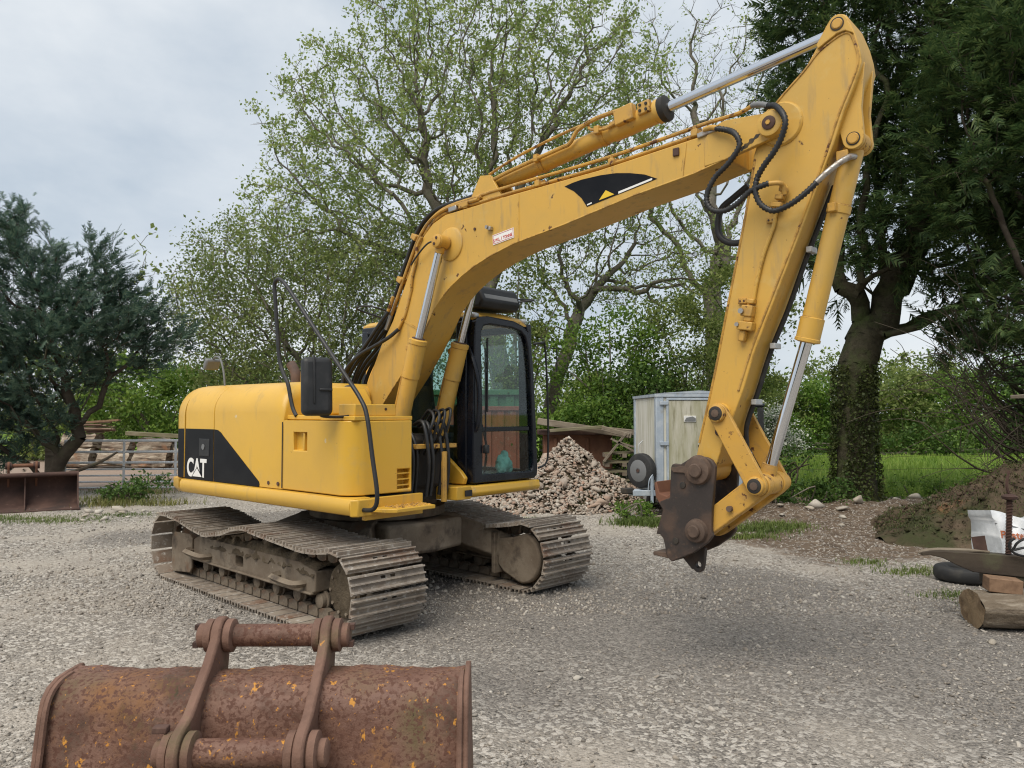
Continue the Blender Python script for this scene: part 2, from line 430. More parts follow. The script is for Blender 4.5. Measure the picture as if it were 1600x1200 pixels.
class MB:
    def __init__(s):
        s.v, s.f = [], []

    def add(s, vs, fs):
        b = len(s.v)
        s.v += [tuple(v) for v in vs]
        s.f += [tuple(b + i for i in f) for f in fs]
        return s

    def box(s, c, d, rot=None, taper=1.0):
        x, y, z = d[0] / 2, d[1] / 2, d[2] / 2
        vs = [Vector((sx * x * (taper if sz > 0 else 1), sy * y * (taper if sz > 0 else 1), sz * z)) for sz in (-1, 1) for sy in (-1, 1) for sx in (-1, 1)]
        if rot is not None:
            vs = [rot @ v for v in vs]
        vs = [v + Vector(c) for v in vs]
        return s.add(vs, [(0, 2, 3, 1), (4, 5, 7, 6), (0, 1, 5, 4), (1, 3, 7, 5), (3, 2, 6, 7), (2, 0, 4, 6)])

    def bar(s, p, q, w, h):
        p, q = Vector(p), Vector(q)
        d = (q - p)
        rot = d.to_track_quat('X', 'Z').to_matrix()
        return s.box((p + q) / 2, (d.length, w, h), rot)

    def prism(s, pts, a, b, axis='y'):
        """pts: 2-D outline; extruded between a and b along axis"""
        n = len(pts)
        mk = {'y': lambda p, t: (p[0], t, p[1]), 'x': lambda p, t: (t, p[0], p[1]), 'z': lambda p, t: (p[0], p[1], t)}[axis]
        vs = [mk(p, a) for p in pts] + [mk(p, b) for p in pts]
        fs = [tuple(range(n - 1, -1, -1)), tuple(range(n, 2 * n))] + [(i, (i + 1) % n, n + (i + 1) % n, n + i) for i in range(n)]
        return s.add(vs, fs)

    def ring_prism(s, outer, inner, a, b, axis='x'):
        n = len(outer)
        mk = {'y': lambda p, t: (p[0], t, p[1]), 'x': lambda p, t: (t, p[0], p[1]), 'z': lambda p, t: (p[0], p[1], t)}[axis]
        vs = [mk(p, t) for t in (a, b) for q in (outer, inner) for p in q]
        fs = []
        for i in range(n):
            j = (i + 1) % n
            fs += [(i, n + i, n + j, j), (2 * n + i, 2 * n + j, 3 * n + j, 3 * n + i), (i, j, 2 * n + j, 2 * n + i), (n + i, 3 * n + i, 3 * n + j, n + j)]
        return s.add(vs, fs)

    def cyl(s, p, q, r, r2=None, n=20, caps=True):
        p, q = Vector(p), Vector(q)
        r2 = r if r2 is None else r2
        m = (q - p).to_track_quat('Z', 'Y').to_matrix()
        vs = []
        for c, rr in ((p, r), (q, r2)):
            for i in range(n):
                a = 2 * math.pi * i / n
                vs.append(c + m @ Vector((rr * math.cos(a), rr * math.sin(a), 0)))
        fs = [(i, (i + 1) % n, n + (i + 1) % n, n + i) for i in range(n)]
        if caps:
            fs += [tuple(range(n - 1, -1, -1)), tuple(range(n, 2 * n))]
        return s.add(vs, fs)

    def lathe(s, p, q, prof, n=24):
        """prof: (t along p->q in metres, radius)"""
        p, q = Vector(p), Vector(q)
        d = (q - p).normalized()
        m = d.to_track_quat('Z', 'Y').to_matrix()
        vs = []
        for t, rr in prof:
            for i in range(n):
                a = 2 * math.pi * i / n
                vs.append(p + d * t + m @ Vector((rr * math.cos(a), rr * math.sin(a), 0)))
        fs = []
        for k in range(len(prof) - 1):
            fs += [(k * n + i, k * n + (i + 1) % n, (k + 1) * n + (i + 1) % n, (k + 1) * n + i) for i in range(n)]
        fs += [tuple(range(n - 1, -1, -1)), tuple(range((len(prof) - 1) * n, len(prof) * n))]
        return s.add(vs, fs)

    def tube(s, pts, r, n=8, sub=6, smooth=True, ribs=0.0):
        pts = [Vector(p) for p in pts]
        if smooth and len(pts) > 2:
            out = []
            for i in range(len(pts) - 1):
                p0, p1, p2, p3 = pts[max(i - 1, 0)], pts[i], pts[i + 1], pts[min(i + 2, len(pts) - 1)]
                for k in range(sub):
                    t = k / sub
                    out.append(0.5 * ((2 * p1) + (p2 - p0) * t + (2 * p0 - 5 * p1 + 4 * p2 - p3) * t * t + (3 * p1 - p0 - 3 * p2 + p3) * t ** 3))
            pts = out + [pts[-1]]
        if ribs:
            L = [0.0]
            for a, b in zip(pts, pts[1:]):
                L.append(L[-1] + (b - a).length)
            m = int(L[-1] / ribs) * 2
            res, j = [], 0
            for k in range(m + 1):
                t = L[-1] * k / m
                while j < len(L) - 2 and L[j + 1] < t:
                    j += 1
                u = (t - L[j]) / max(L[j + 1] - L[j], 1e-6)
                res.append(pts[j].lerp(pts[j + 1], u))
            pts = res
        k = len(pts)
        vs = []
        up = Vector((0.13, 0.21, 0.97))
        prev = None
        for i, p in enumerate(pts):
            d = (pts[min(i + 1, k - 1)] - pts[max(i - 1, 0)]).normalized()
            if prev is None:
                u = d.cross(up)
                if u.length < 1e-3:
                    u = d.cross(Vector((1, 0, 0)))
            else:
                u = prev - d * prev.dot(d)
            u.normalize()
            prev = u
            w = d.cross(u)
            rr = r[i] if isinstance(r, (list, tuple)) else r
            if ribs:
                rr *= 1.0 if i % 2 else 0.70
            for j in range(n):
                a = 2 * math.pi * j / n
                vs.append(p + u * (rr * math.cos(a)) + w * (rr * math.sin(a)))
        fs = [(i * n + j, i * n + (j + 1) % n, (i + 1) * n + (j + 1) % n, (i + 1) * n + j) for i in range(k - 1) for j in range(n)]
        fs += [tuple(range(n - 1, -1, -1)), tuple(range((k - 1) * n, k * n))]
        return s.add(vs, fs)

    def xf(s, M):
        s.v = [tuple(M @ Vector(v)) for v in s.v]
        return s

    def mesh(s, name, mat, smooth=True, angle=35):
        me = bpy.data.meshes.new(name)
        me.from_pydata(s.v, [], s.f)
        bm = bmesh.new()
        bm.from_mesh(me)
        bmesh.ops.recalc_face_normals(bm, faces=bm.faces)
        bm.to_mesh(me)
        bm.free()
        me.materials.append(MATS[mat])
        if smooth:
            me.polygons.foreach_set('use_smooth', [True] * len(me.polygons))
            me.set_sharp_from_angle(angle=R(angle))
        return me

    def build(s, name, mat, parent=None, bevel=0.0, smooth=True, angle=35, seg=2, **kw):
        o = place(s.mesh(name, mat, smooth, angle), name, parent, **kw)
        if bevel:
            m = o.modifiers.new('bevel', 'BEVEL')
            m.width = bevel
            m.segments = seg
            m.limit_method = 'ANGLE'
            m.angle_limit = R(38)
            m.harden_normals = False
        return o


def cut(o, cutter):
    """subtract the MB solid from the mesh of o for good"""
    me = cutter.mesh('cutter', 'rubber', False)
    c = bpy.data.objects.new('cutter', me)
    COL.objects.link(c)
    c.matrix_world = o.matrix_world.copy()
    c.parent = o.parent
    c.location, c.rotation_euler, c.scale = o.location, o.rotation_euler, o.scale
    md = o.modifiers.new('cut', 'BOOLEAN')
    md.operation = 'DIFFERENCE'
    md.object = c
    md.solver = 'EXACT'
    while o.modifiers[0] != md and o.modifiers[0].name != 'cut':
        o.modifiers.move(len(o.modifiers) - 1, 0)
    others = [(m, m.show_viewport) for m in o.modifiers if m.name != 'cut']
    for m, _ in others:
        m.show_viewport = False
    bpy.context.view_layer.update()
    dg = bpy.context.evaluated_depsgraph_get()
    new = bpy.data.meshes.new_from_object(o.evaluated_get(dg))
    new.name = o.data.name
    o.modifiers.remove(o.modifiers['cut'])
    for m, f in others:
        m.show_viewport = f
    o.data = new
    bpy.data.objects.remove(c)
    return o


def text(body, name, mat, parent, size, M, bold=0.0, align='LEFT', sx=1.0):
    cu = bpy.data.curves.new(name, 'FONT')
    cu.body = body
    cu.size = size
    cu.extrude = 0.0008
    cu.offset = bold
    cu.align_x = align
    t = bpy.data.objects.new(name, cu)
    COL.objects.link(t)
    bpy.context.view_layer.update()
    dg = bpy.context.evaluated_depsgraph_get()
    me = bpy.data.meshes.new_from_object(t.evaluated_get(dg))
    bpy.data.objects.remove(t)
    me.transform(M @ Matrix.Diagonal((sx, 1, 1, 1)))
    me.materials.clear()
    me.materials.append(MATS[mat])
    return place(me, name, parent)


def arc(c, r, a0, a1, n=8):
    return [(c[0] + r * math.cos(R(a0 + (a1 - a0) * i / n)), c[1] + r * math.sin(R(a0 + (a1 - a0) * i / n))) for i in range(n + 1)]


def capsule(a, b, r, r2=None, n=8):
    r2 = r if r2 is None else r2
    t = math.degrees(math.atan2(b[1] - a[1], b[0] - a[0]))
    return arc(a, r, t + 90, t + 270, n) + arc(b, r2, t - 90, t + 90, n)


def raw_mesh(name, V, F, mat, smooth=False):
    """V (n,3) float array, F (m,k) int array"""
    me = bpy.data.meshes.new(name)
    n, (m, k) = len(V), F.shape
    me.vertices.add(n)
    me.vertices.foreach_set('co', np.ascontiguousarray(V, dtype=np.float32).ravel())
    me.loops.add(m * k)
    me.loops.foreach_set('vertex_index', np.ascontiguousarray(F, dtype=np.int32).ravel())
    me.polygons.add(m)
    me.polygons.foreach_set('loop_start', np.arange(0, m * k, k, dtype=np.int32))
    me.update(calc_edges=True)
    me.materials.append(MATS[mat])
    if smooth:
        me.polygons.foreach_set('use_smooth', [True] * m)
    return me


def unit(v):
    return v / np.maximum(np.linalg.norm(v, axis=1, keepdims=True), 1e-9)


def leaf_mesh(name, C, size, aspect, mat, rng, up=0.3, axis=None, sprd=1.0):
    """one rhombic leaf per centre"""
    n = len(C)
    nr = unit(rng.normal(size=(n, 3)) + np.array([0, 0, up * 2]))
    if axis is None:
        t = rng.normal(size=(n, 3))
    else:
        t = axis + rng.normal(size=(n, 3)) * sprd
    t = unit(t - nr * np.sum(t * nr, axis=1, keepdims=True))
    b = np.cross(nr, t)
    L = size * rng.uniform(0.6, 1.35, (n, 1))
    w = L * aspect
    V = np.empty((n, 4, 3))
    V[:, 0] = C - t * L * 0.5
    V[:, 1] = C + b * w * 0.5 + nr * w * 0.18
    V[:, 2] = C + t * L * 0.5
    V[:, 3] = C - b * w * 0.5 + nr * w * 0.18
    return raw_mesh(name, V.reshape(-1, 3), np.arange(n * 4).reshape(n, 4), mat)


def frond_mesh(name, C, D, size, mat, rng, k=5, flat=0.7):
    """feathery conifer sprays: a rib with narrow side blades, one spray per centre, pointing along D"""
    n = len(C)
    t = unit(D + rng.normal(size=(n, 3)) * 0.35)
    up = unit(rng.normal(size=(n, 3)) * (1 - flat) + np.array([0, 0, 1.0]))
    b = unit(np.cross(t, up))
    nr = np.cross(b, t)
    L = size * rng.uniform(0.55, 1.3, (n, 1))
    V = np.empty((n, (2 * k + 1) * 3, 3))
    q = 0
    for i in range(k):
        f = (i + 0.4) / k
        p = C + t * L * f - nr * L * 0.10 * f * f
        l = L * (0.62 - 0.42 * f)
        for sgn in (-1, 1):
            d = unit(t * 0.75 + b * sgn * 0.66 + rng.normal(size=(n, 3)) * 0.12)
            w = np.cross(nr, d) * L * 0.060
            V[:, q] = p + w
            V[:, q + 1] = p - w
            V[:, q + 2] = p + d * l - nr * l * 0.12
            q += 3
    V[:, q] = C + b * L * 0.04
    V[:, q + 1] = C - b * L * 0.04
    V[:, q + 2] = C + t * L * 1.1 - nr * L * 0.12
    return raw_mesh(name, V.reshape(-1, 3), np.arange(n * (2 * k + 1) * 3).reshape(-1, 3), mat)


def blade_mesh(name, P, h, w, mat, rng, lean=0.35):
    """bent grass blades, two quads narrowing to the tip"""
    n = len(P)
    a = rng.uniform(0, 2 * math.pi, n)
    d = np.stack([np.cos(a), np.sin(a), np.zeros(n)], 1)
    s = np.stack([-np.sin(a), np.cos(a), np.zeros(n)], 1)
    H = (h * rng.uniform(0.5, 1.3, n))[:, None]
    ln = (lean * rng.uniform(0.2, 1.4, n))[:, None]
    z = np.array([0, 0, 1.0])
    V = np.empty((n, 5, 3))
    V[:, 0] = P - s * w
    V[:, 1] = P + s * w
    mid = P + z * H * 0.6 + d * H * ln * 0.35
    V[:, 2] = mid + s * w * 0.7
    V[:, 3] = mid - s * w * 0.7
    V[:, 4] = P + z * H * (1 - 0.3 * ln) + d * H * ln
    i = np.arange(n)[:, None] * 5
    F = np.concatenate([i + np.array([[0, 1, 2]]), i + np.array([[0, 2, 3]]), i + np.array([[3, 2, 4]])])
    return raw_mesh(name, V.reshape(-1, 3), F, mat)


# ---- tree skeleton: branches grow towards points spread through the crown
def in_blobs(n, blobs, rng, hollow=0.0):
    w = np.array([b[3] * b[4] * b[5] for b in blobs])
    k = rng.choice(len(blobs), n, p=w / w.sum())
    u = unit(rng.normal(size=(n, 3))) * (rng.uniform(hollow, 1, (n, 1)) ** (1 / 2.4))
    B = np.array(blobs)
    return B[k, :3] + u * B[k, 3:6]


def grow(att, trunk, step, reach, kill, iters, rng, wig=0.25, droop=0.0):
    pos = [np.array(p, float) for p in trunk]
    par = [-1] + list(range(len(trunk) - 1))
    P = np.array(pos)
    near = np.full(len(att), -1)
    nd = np.full(len(att), 1e9)
    new = np.arange(len(P))
    alive = np.ones(len(att), bool)
    for it in range(iters):
        A = np.where(alive)[0]
        if len(A) == 0 or len(new) == 0:
            break
        D = np.linalg.norm(att[A][:, None, :] - P[new][None], axis=2)
        j = D.argmin(1)
        m = D[np.arange(len(A)), j]
        bt = m < nd[A]
        nd[A[bt]] = m[bt]
        near[A[bt]] = new[j[bt]]
        alive[A[nd[A] < kill]] = False
        A = np.where(alive & (nd < reach))[0]
        if len(A) == 0:
            break
        d = unit(att[A] - P[near[A]])
        idx, inv = np.unique(near[A], return_inverse=True)
        acc = np.zeros((len(idx), 3))
        np.add.at(acc, inv, d)
        acc = unit(unit(acc) + rng.normal(size=acc.shape) * wig + np.array([0, 0, -droop]))
        Q = P[idx] + acc * step
        s = len(P)
        P = np.vstack([P, Q])
        par += list(idx)
        new = np.arange(s, len(P))
    return P, np.array(par)


def radii(P, par, tip, expo, rmax=None):
    n = len(P)
    r = np.zeros(n)
    kids = np.bincount(par[par >= 0], minlength=n)
    acc = np.zeros(n)
    for i in range(n - 1, -1, -1):
        v = acc[i] if acc[i] > 0 else tip ** expo
        r[i] = v ** (1 / expo)
        if par[i] >= 0:
            acc[par[i]] += v
    if rmax:
        k = rmax / r.max()
        r = np.where(r > tip * 1.5, tip * 1.5 + (r - tip * 1.5) * (rmax - tip * 1.5) / max(r.max() - tip * 1.5, 1e-6), r)
    return r, kids


def limb_mesh(name, P, par, r, mat, flare=0.0):
    V, F = [], []
    big = r > 0.035
    for i in range(len(P)):
        p = par[i]
        if p < 0:
            continue
        n = 9 if r[i] > 0.12 else (6 if big[i] else (4 if r[i] > 0.014 else 3))
        d = P[i] - P[p]
        L = np.linalg.norm(d)
        if L < 1e-6:
            continue
        d = d / L
        u = np.cross(d, [0.13, 0.31, 0.94] if abs(d[2]) < 0.9 else [1, 0.2, 0])
        u /= np.linalg.norm(u)
        w = np.cross(d, u)
        a = np.arange(n) * 2 * math.pi / n
        ring = np.cos(a)[:, None] * u + np.sin(a)[:, None] * w
        r0 = min(r[p], r[i] * 1.25) if par[p] >= 0 else r[i] * (1.15 + flare)
        b = len(V)
        V += list(P[p] - d * r0 * 0.25 + ring * r0) + list(P[i] + d * r[i] * 0.2 + ring * r[i])
        F += [(b + k, b + (k + 1) % n, b + n + (k + 1) % n, b + n + k) for k in range(n)]
    return raw_mesh(name, np.array(V), np.array(F), mat, True)


def twigs(P, par, r, kids, rng, per=3, length=0.35, thr=0.03):
    """short extra shoots on the thin wood: returns enlarged arrays"""
    idx = np.where(r < thr)[0]
    idx = np.repeat(idx, per)
    d = P[idx] - P[np.maximum(par[idx], 0)]
    d = unit(unit(d) + rng.normal(size=d.shape) * 0.75 + np.array([0, 0, 0.25]))
    Q = P[idx] + d * length * rng.uniform(0.4, 1.2, (len(idx), 1))
    return np.vstack([P, Q]), np.concatenate([par, idx]), np.concatenate([r, np.full(len(Q), 0.0045)]), Q, d


def make_tree(name, label, blobs, trunk, seed, mat, bark, att=900, step=0.35, reach=6, kill=0.6, tip=0.008, expo=2.3, rmax=0.3, leaves=8, size=0.1, aspect=0.6,
              spread=0.22, per=3, tw=0.4, wig=0.25, group=None, cat='tree', up=0.2, droop=0.0, keep=1.0, hollow=0.0, iters=90, spray=False, flare=0.3):
    rng = np.random.default_rng(seed)
    A = in_blobs(att, blobs, rng, hollow)
    P, par = grow(A, trunk, step, reach, kill, iters, rng, wig, droop)
    r, kids = radii(P, par, tip, expo, rmax)
    P2, par2, r2, Q, d = twigs(P, par, r, kids, rng, per, tw, max(0.02, tip * 2.2))
    root = empty(name, tuple(trunk[0]))
    off = np.array(trunk[0])
    place(limb_mesh('trunk', P2 - off, par2, r2, bark, flare), 'trunk', root)
    if leaves:
        sel = rng.uniform(size=len(Q)) < keep
        Q, d = Q[sel], d[sel]
        C = np.repeat(Q, leaves, 0)
        D = np.repeat(d, leaves, 0)
        if spray:
            C = C - D * tw * rng.uniform(-0.1, 0.9, (len(C), 1)) + rng.normal(size=C.shape) * spread * np.array([1, 1, 0.6])
            ctr = P[:1] * np.array([1, 1, 0])
            D = D * 0.7 + unit((C - ctr) * np.array([1, 1, 0])) * 0.6 + np.array([0, 0, up])
            me = frond_mesh('crown', C - off, D, size, mat, rng)
        else:
            C = C - D * tw * rng.uniform(0, 0.7, (len(C), 1)) + rng.normal(size=C.shape) * spread
            me = leaf_mesh('crown', C - off, size, aspect, mat, rng, up)
        place(me, 'crown', root)
    tag(root, label, cat, group)
    return root


def make_bush(name, label, blobs, seed, mat, n=6000, size=0.09, aspect=0.6, clumps=60, cr=0.35, base=None, group=None, cat='bush', bark='bark', extra=None, stems=10, up=0.3):
    """leafy mass: leaves gathered in clumps through uneven lobes, on a few stems"""
    rng = np.random.default_rng(seed)
    cc = in_blobs(clumps, blobs, rng, 0.45)
    cs = cr * rng.uniform(0.5, 1.3, clumps)
    k = rng.integers(0, clumps, n)
    C = cc[k] + rng.normal(size=(n, 3)) * cs[k][:, None] * np.array([0.62, 0.62, 0.5])
    C = C[C[:, 2] > 0.02]
    if base is None:
        base = (float(np.mean(cc[:, 0])), float(np.mean(cc[:, 1])), 0)
    root = empty(name, base)
    off = np.array(base)
    m = MB()
    for i in range(stems):
        q = cc[rng.integers(0, clumps)] - off
        p = np.array([rng.normal() * 0.15, rng.normal() * 0.15, 0])
        mid = p * 0.4 + q * 0.6 * np.array([0.6, 0.6, 1.0]) + rng.normal(size=3) * 0.12
        L = float(np.linalg.norm(q))
        m.tube([p, mid, q], [0.012 + 0.008 * L * (1 - t / 8) for t in range(9)], n=5, sub=4)
    m.build('trunk', bark, root)
    place(leaf_mesh('crown', C - off, size, aspect, mat, rng, up), 'crown', root)
    if extra:
        em, en, es, enm = extra
        k = rng.integers(0, clumps, en)
        C = cc[k] + rng.normal(size=(en, 3)) * cs[k][:, None] * 0.66
        place(leaf_mesh(enm, C - off, es, 0.9, em, rng, 0.6), enm, root)
    tag(root, label, cat, group)
    return root


rnd = random.Random(7)


def hull_stone(seed, flat=0.7):
    r = np.random.default_rng(seed)
    p = unit(r.normal(size=(13, 3))) * r.uniform(0.75, 1.0, (13, 1)) * np.array([1.0, r.uniform(0.6, 0.95), flat * r.uniform(0.7, 1.1)])
    bm = bmesh.new()
    for q in p:
        bm.verts.new(q)
    g = bmesh.ops.convex_hull(bm, input=bm.verts)
    junk = [e for e in g['geom_interior'] if isinstance(e, bmesh.types.BMVert)]
    bmesh.ops.delete(bm, geom=junk, context='VERTS')
    bmesh.ops.triangulate(bm, faces=bm.faces)
    bm.verts.ensure_lookup_table()
    V = np.array([v.co[:] for v in bm.verts])
    F = np.array([[v.index for v in f.verts] for f in bm.faces])
    bm.verts.index_update()
    F = np.array([[v.index for v in f.verts] for f in bm.faces])
    bm.free()
    return V, F


STONES = [hull_stone(i) for i in range(14)]


def stones_mesh(name, P, sz, mat, rng, pool=STONES, flat=1.0):
    VV, FF, b = [], [], 0
    kinds = rng.integers(0, len(pool), len(P))
    for k in range(len(pool)):
        sel = np.where(kinds == k)[0]
        if len(sel) == 0:
            continue
        V0, F0 = pool[k]
        n = len(sel)
        a = rng.uniform(0, 2 * math.pi, n)
        c, s = np.cos(a)[:, None], np.sin(a)[:, None]
        tl = rng.normal(size=(n, 2)) * 0.25
        X = V0[None, :, 0] * c - V0[None, :, 1] * s
        Y = V0[None, :, 0] * s + V0[None, :, 1] * c
        Z = V0[None, :, 2] * flat + X * tl[:, :1] + Y * tl[:, 1:]
        V = np.stack([X, Y, Z], 2) * sz[sel][:, None, None] + P[sel][:, None, :]
        VV.append(V.reshape(-1, 3))
        FF.append((F0[None] + (np.arange(n) * len(V0))[:, None, None]).reshape(-1, 3) + b)
        b += n * len(V0)
    return raw_mesh(name, np.vstack(VV), np.vstack(FF), mat)


OCT = []
for i in range(6):
    r_ = np.random.default_rng(50 + i)
    v_ = np.array([[1, 0, 0], [-1, 0, 0], [0, 1, 0], [0, -1, 0], [0, 0, 1], [0, 0, -1]], float) * r_.uniform(0.6, 1.1, (6, 1)) + r_.normal(size=(6, 3)) * 0.12
    OCT.append((v_, np.array([[0, 2, 4], [2, 1, 4], [1, 3, 4], [3, 0, 4], [2, 0, 5], [1, 2, 5], [3, 1, 5], [0, 3, 5]])))


# ================================================================== GROUND
def smooth01(t):
    t = np.clip(t, 0, 1)
    return t * t * (3 - 2 * t)


def wob(x, y, k, s):
    return (np.sin(x * k + s) * np.cos(y * k * 0.83 - s * 1.7) + 0.6 * np.sin(x * k * 2.3 - y * k * 1.9 + s * 2.1) + 0.35 * np.cos(x * k * 4.1 + y * k * 3.7 + s)) / 1.6


def hgt(x, y):
    x, y = np.asarray(x, float), np.asarray(y, float)
    near = smooth01((y - 12) / 6)
    h = 0.014 * wob(x, y, 1.1, 0.3) + 0.007 * wob(x, y, 4.3, 1.1)
    for c0, k0 in ((1.1, 0.16), (2.75, 0.16), (0.2, -0.35), (1.7, -0.35)):      # wheel ruts curving through the yard
        dd = (x - c0 - k0 * (y - 4.0) - 0.035 * (y - 4.0) ** 2) / 0.17
        h = h - 0.016 * np.exp(-dd ** 2) * smooth01((y - 2.0) / 1.5) * (1 - smooth01((y - 10.0) / 3.0)) + 0.007 * np.exp(-(np.abs(dd) - 1.7) ** 2) * smooth01((y - 2.0) / 1.5) * (1 - smooth01((y - 10.0) / 3.0))
    # low earth bank in front of the field on the right
    b = np.exp(-((y - 13.6 - 0.15 * (x - 6)) / 0.7) ** 2) * smooth01((x - 3.9) / 1.0)
    h = h + b * (0.13 + 0.05 * wob(x, y, 2.7, 2.0) + 0.03 * wob(x, y, 7.0, 0.7))
    return h + near * 0.02 * wob(x, y, 0.7, 0.9)


def ground_axis(lo, hi, fine_lo, fine_hi, n_fine, n_out):
    f = np.linspace(fine_lo, fine_hi, n_fine)
    a = fine_lo - (fine_lo - lo) * (np.linspace(1, 0, n_out, endpoint=False) ** 3)
    b = fine_hi + (hi - fine_hi) * (np.linspace(0, 1, n_out + 1)[1:] ** 3)
    return np.concatenate([a, f, b])


gx = ground_axis(-600, 600, -10, 9, 230, 26)
gy = ground_axis(-60, 900, 1.5, 18, 210, 30)
GX, GY = np.meshgrid(gx, gy)
GZ = hgt(GX, GY)
nx, ny = len(gx), len(gy)
idx = np.arange(nx * ny).reshape(ny, nx)
GF = np.stack([idx[:-1, :-1], idx[:-1, 1:], idx[1:, 1:], idx[1:, :-1]], -1).reshape(-1, 4)


def zones(x, y):
    """share of field grass, brown earth, pink dirt and darker gravel at a place"""
    field = smooth01((y - 15.2 - 0.25 * wob(x, y, 0.9, 0.5)) / 1.0) * smooth01((x - 3.6) / 1.0)
    field = np.maximum(field, smooth01((y - 28) / 3))
    earth = smooth01((y - 8.3 + 0.6 * wob(x, y, 0.8, 1.0) - 0.9 * (x < 3.6) * (3.6 - x)) / 1.8) * smooth01((x - 1.6) / 1.2)
    pink = smooth01((y - 16.0 - 0.3 * wob(x, y, 0.8, 0.2)) / 1.4) * (1 - smooth01((x + 3.5) / 2.0))
    t = np.clip(((x + 1.0) * 4.5 + (y - 7.2) * -2.2) / (4.5 ** 2 + 2.2 ** 2), 0, 1.25)
    dd = np.hypot(x - (-1.0 + 4.5 * t), y - (7.2 - 2.2 * t))
    dark = 1.15 * np.exp(-(dd / 1.45) ** 2) + 0.8 * np.exp(-(((x - 4.6) / 1.3) ** 2 + ((y - 7.0) / 1.3) ** 2)) + 0.6 * np.exp(-(((x + 1.2) / 2.2) ** 2 + ((y - 8.0) / 1.8) ** 2))  # gravel darker along a band, around the excavator and at the right
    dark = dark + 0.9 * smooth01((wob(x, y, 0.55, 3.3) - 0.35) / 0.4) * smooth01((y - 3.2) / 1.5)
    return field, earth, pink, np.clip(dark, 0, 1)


zf, ze, zp, zd = zones(GX, GY)

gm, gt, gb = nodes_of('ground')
MATS['ground'] = gm
at = gt.nodes.new('ShaderNodeAttribute')
at.attribute_name = 'zone'
sp = gt.nodes.new('ShaderNodeSeparateColor')
gt.links.new(at.outputs['Color'], sp.inputs[0])
gv = coords(gt)
big = noise(gt, gv, 0.75, 6, 0.62)
mid = noise(gt, gv, 5.0, 6, 0.65)
fine = noise(gt, gv, 60.0, 4, 0.7)
vo = gt.nodes.new('ShaderNodeTexVoronoi')
vo.inputs['Scale'].default_value = 75.0
gt.links.new(gv, vo.inputs['Vector'])
vo2 = gt.nodes.new('ShaderNodeTexVoronoi')
vo2.inputs['Scale'].default_value = 38.0
gt.links.new(gv, vo2.inputs['Vector'])
sv = gt.nodes.new('ShaderNodeSeparateColor')
gt.links.new(vo.outputs['Color'], sv.inputs[0])
sv2 = gt.nodes.new('ShaderNodeSeparateColor')
gt.links.new(vo2.outputs['Color'], sv2.inputs[0])
grey = mixc(gt, sv.outputs[0], (0.115, 0.105, 0.094), (0.40, 0.365, 0.322))
grey = mixc(gt, maprange(gt, sv2.outputs[1], 0.72, 0.80), grey, (0.54, 0.505, 0.455))
dust = mixc(gt, fine, (0.33, 0.29, 0.245), (0.50, 0.455, 0.395))
df = gt.nodes.new('ShaderNodeMath')
df.operation = 'SUBTRACT'
gt.links.new(big, df.inputs[0])
dk = gt.nodes.new('ShaderNodeMath')
dk.operation = 'MULTIPLY'
dk.inputs[1].default_value = 0.30
gt.links.new(at.outputs['Alpha'], dk.inputs[0])
gt.links.new(dk.outputs[0], df.inputs[1])
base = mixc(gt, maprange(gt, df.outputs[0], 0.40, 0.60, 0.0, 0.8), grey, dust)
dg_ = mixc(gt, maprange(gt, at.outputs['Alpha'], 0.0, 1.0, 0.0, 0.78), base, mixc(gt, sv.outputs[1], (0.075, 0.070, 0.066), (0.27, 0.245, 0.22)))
eb = mixc(gt, maprange(gt, mid, 0.35, 0.68), (0.085, 0.061, 0.044), (0.20, 0.15, 0.108))
eb = mixc(gt, maprange(gt, sv2.outputs[0], 0.86, 0.9), eb, (0.36, 0.33, 0.29))


def edge(chan, lo, hi):
    a = gt.nodes.new('ShaderNodeMath')
    a.operation = 'ADD'
    gt.links.new(chan, a.inputs[0])
    gt.links.new(maprange(gt, mid, 0.3, 0.7, -0.25, 0.25), a.inputs[1])
    return maprange(gt, a.outputs[0], lo, hi)


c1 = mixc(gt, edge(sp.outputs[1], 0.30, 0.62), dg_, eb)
c2 = mixc(gt, edge(sp.outputs[2], 0.30, 0.62), c1, mixc(gt, mid, (0.27, 0.20, 0.16), (0.40, 0.315, 0.255)))
c3 = mixc(gt, edge(sp.outputs[0], 0.35, 0.6), c2, mixc(gt, mid, (0.12, 0.21, 0.022), (0.19, 0.30, 0.035)))
gt.links.new(c3, gb.inputs['Base Color'])
gb.inputs['Roughness'].default_value = 0.95
gb.inputs['Specular IOR Level'].default_value = 0.2
bn = gt.nodes.new('ShaderNodeBump')
bn.inputs['Strength'].default_value = 0.75
bn.inputs['Distance'].default_value = 0.012
hs = gt.nodes.new('ShaderNodeMath')
hs.operation = 'SUBTRACT'
gt.links.new(fine, hs.inputs[0])
gt.links.new(vo.outputs['Distance'], hs.inputs[1])
hs2 = gt.nodes.new('ShaderNodeMath')
hs2.operation = 'SUBTRACT'
gt.links.new(hs.outputs[0], hs2.inputs[0])
gt.links.new(vo2.outputs['Distance'], hs2.inputs[1])
gt.links.new(hs2.outputs[0], bn.inputs['Height'])
gt.links.new(bn.outputs[0], gb.inputs['Normal'])

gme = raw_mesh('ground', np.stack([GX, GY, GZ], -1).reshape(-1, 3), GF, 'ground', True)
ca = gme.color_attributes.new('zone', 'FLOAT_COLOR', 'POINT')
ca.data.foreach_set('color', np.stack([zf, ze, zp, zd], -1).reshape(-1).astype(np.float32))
tag(place(gme, 'ground'), kind='structure')

# loose gravel, lying thicker in the dark band and along the edges
rng = np.random.default_rng(11)


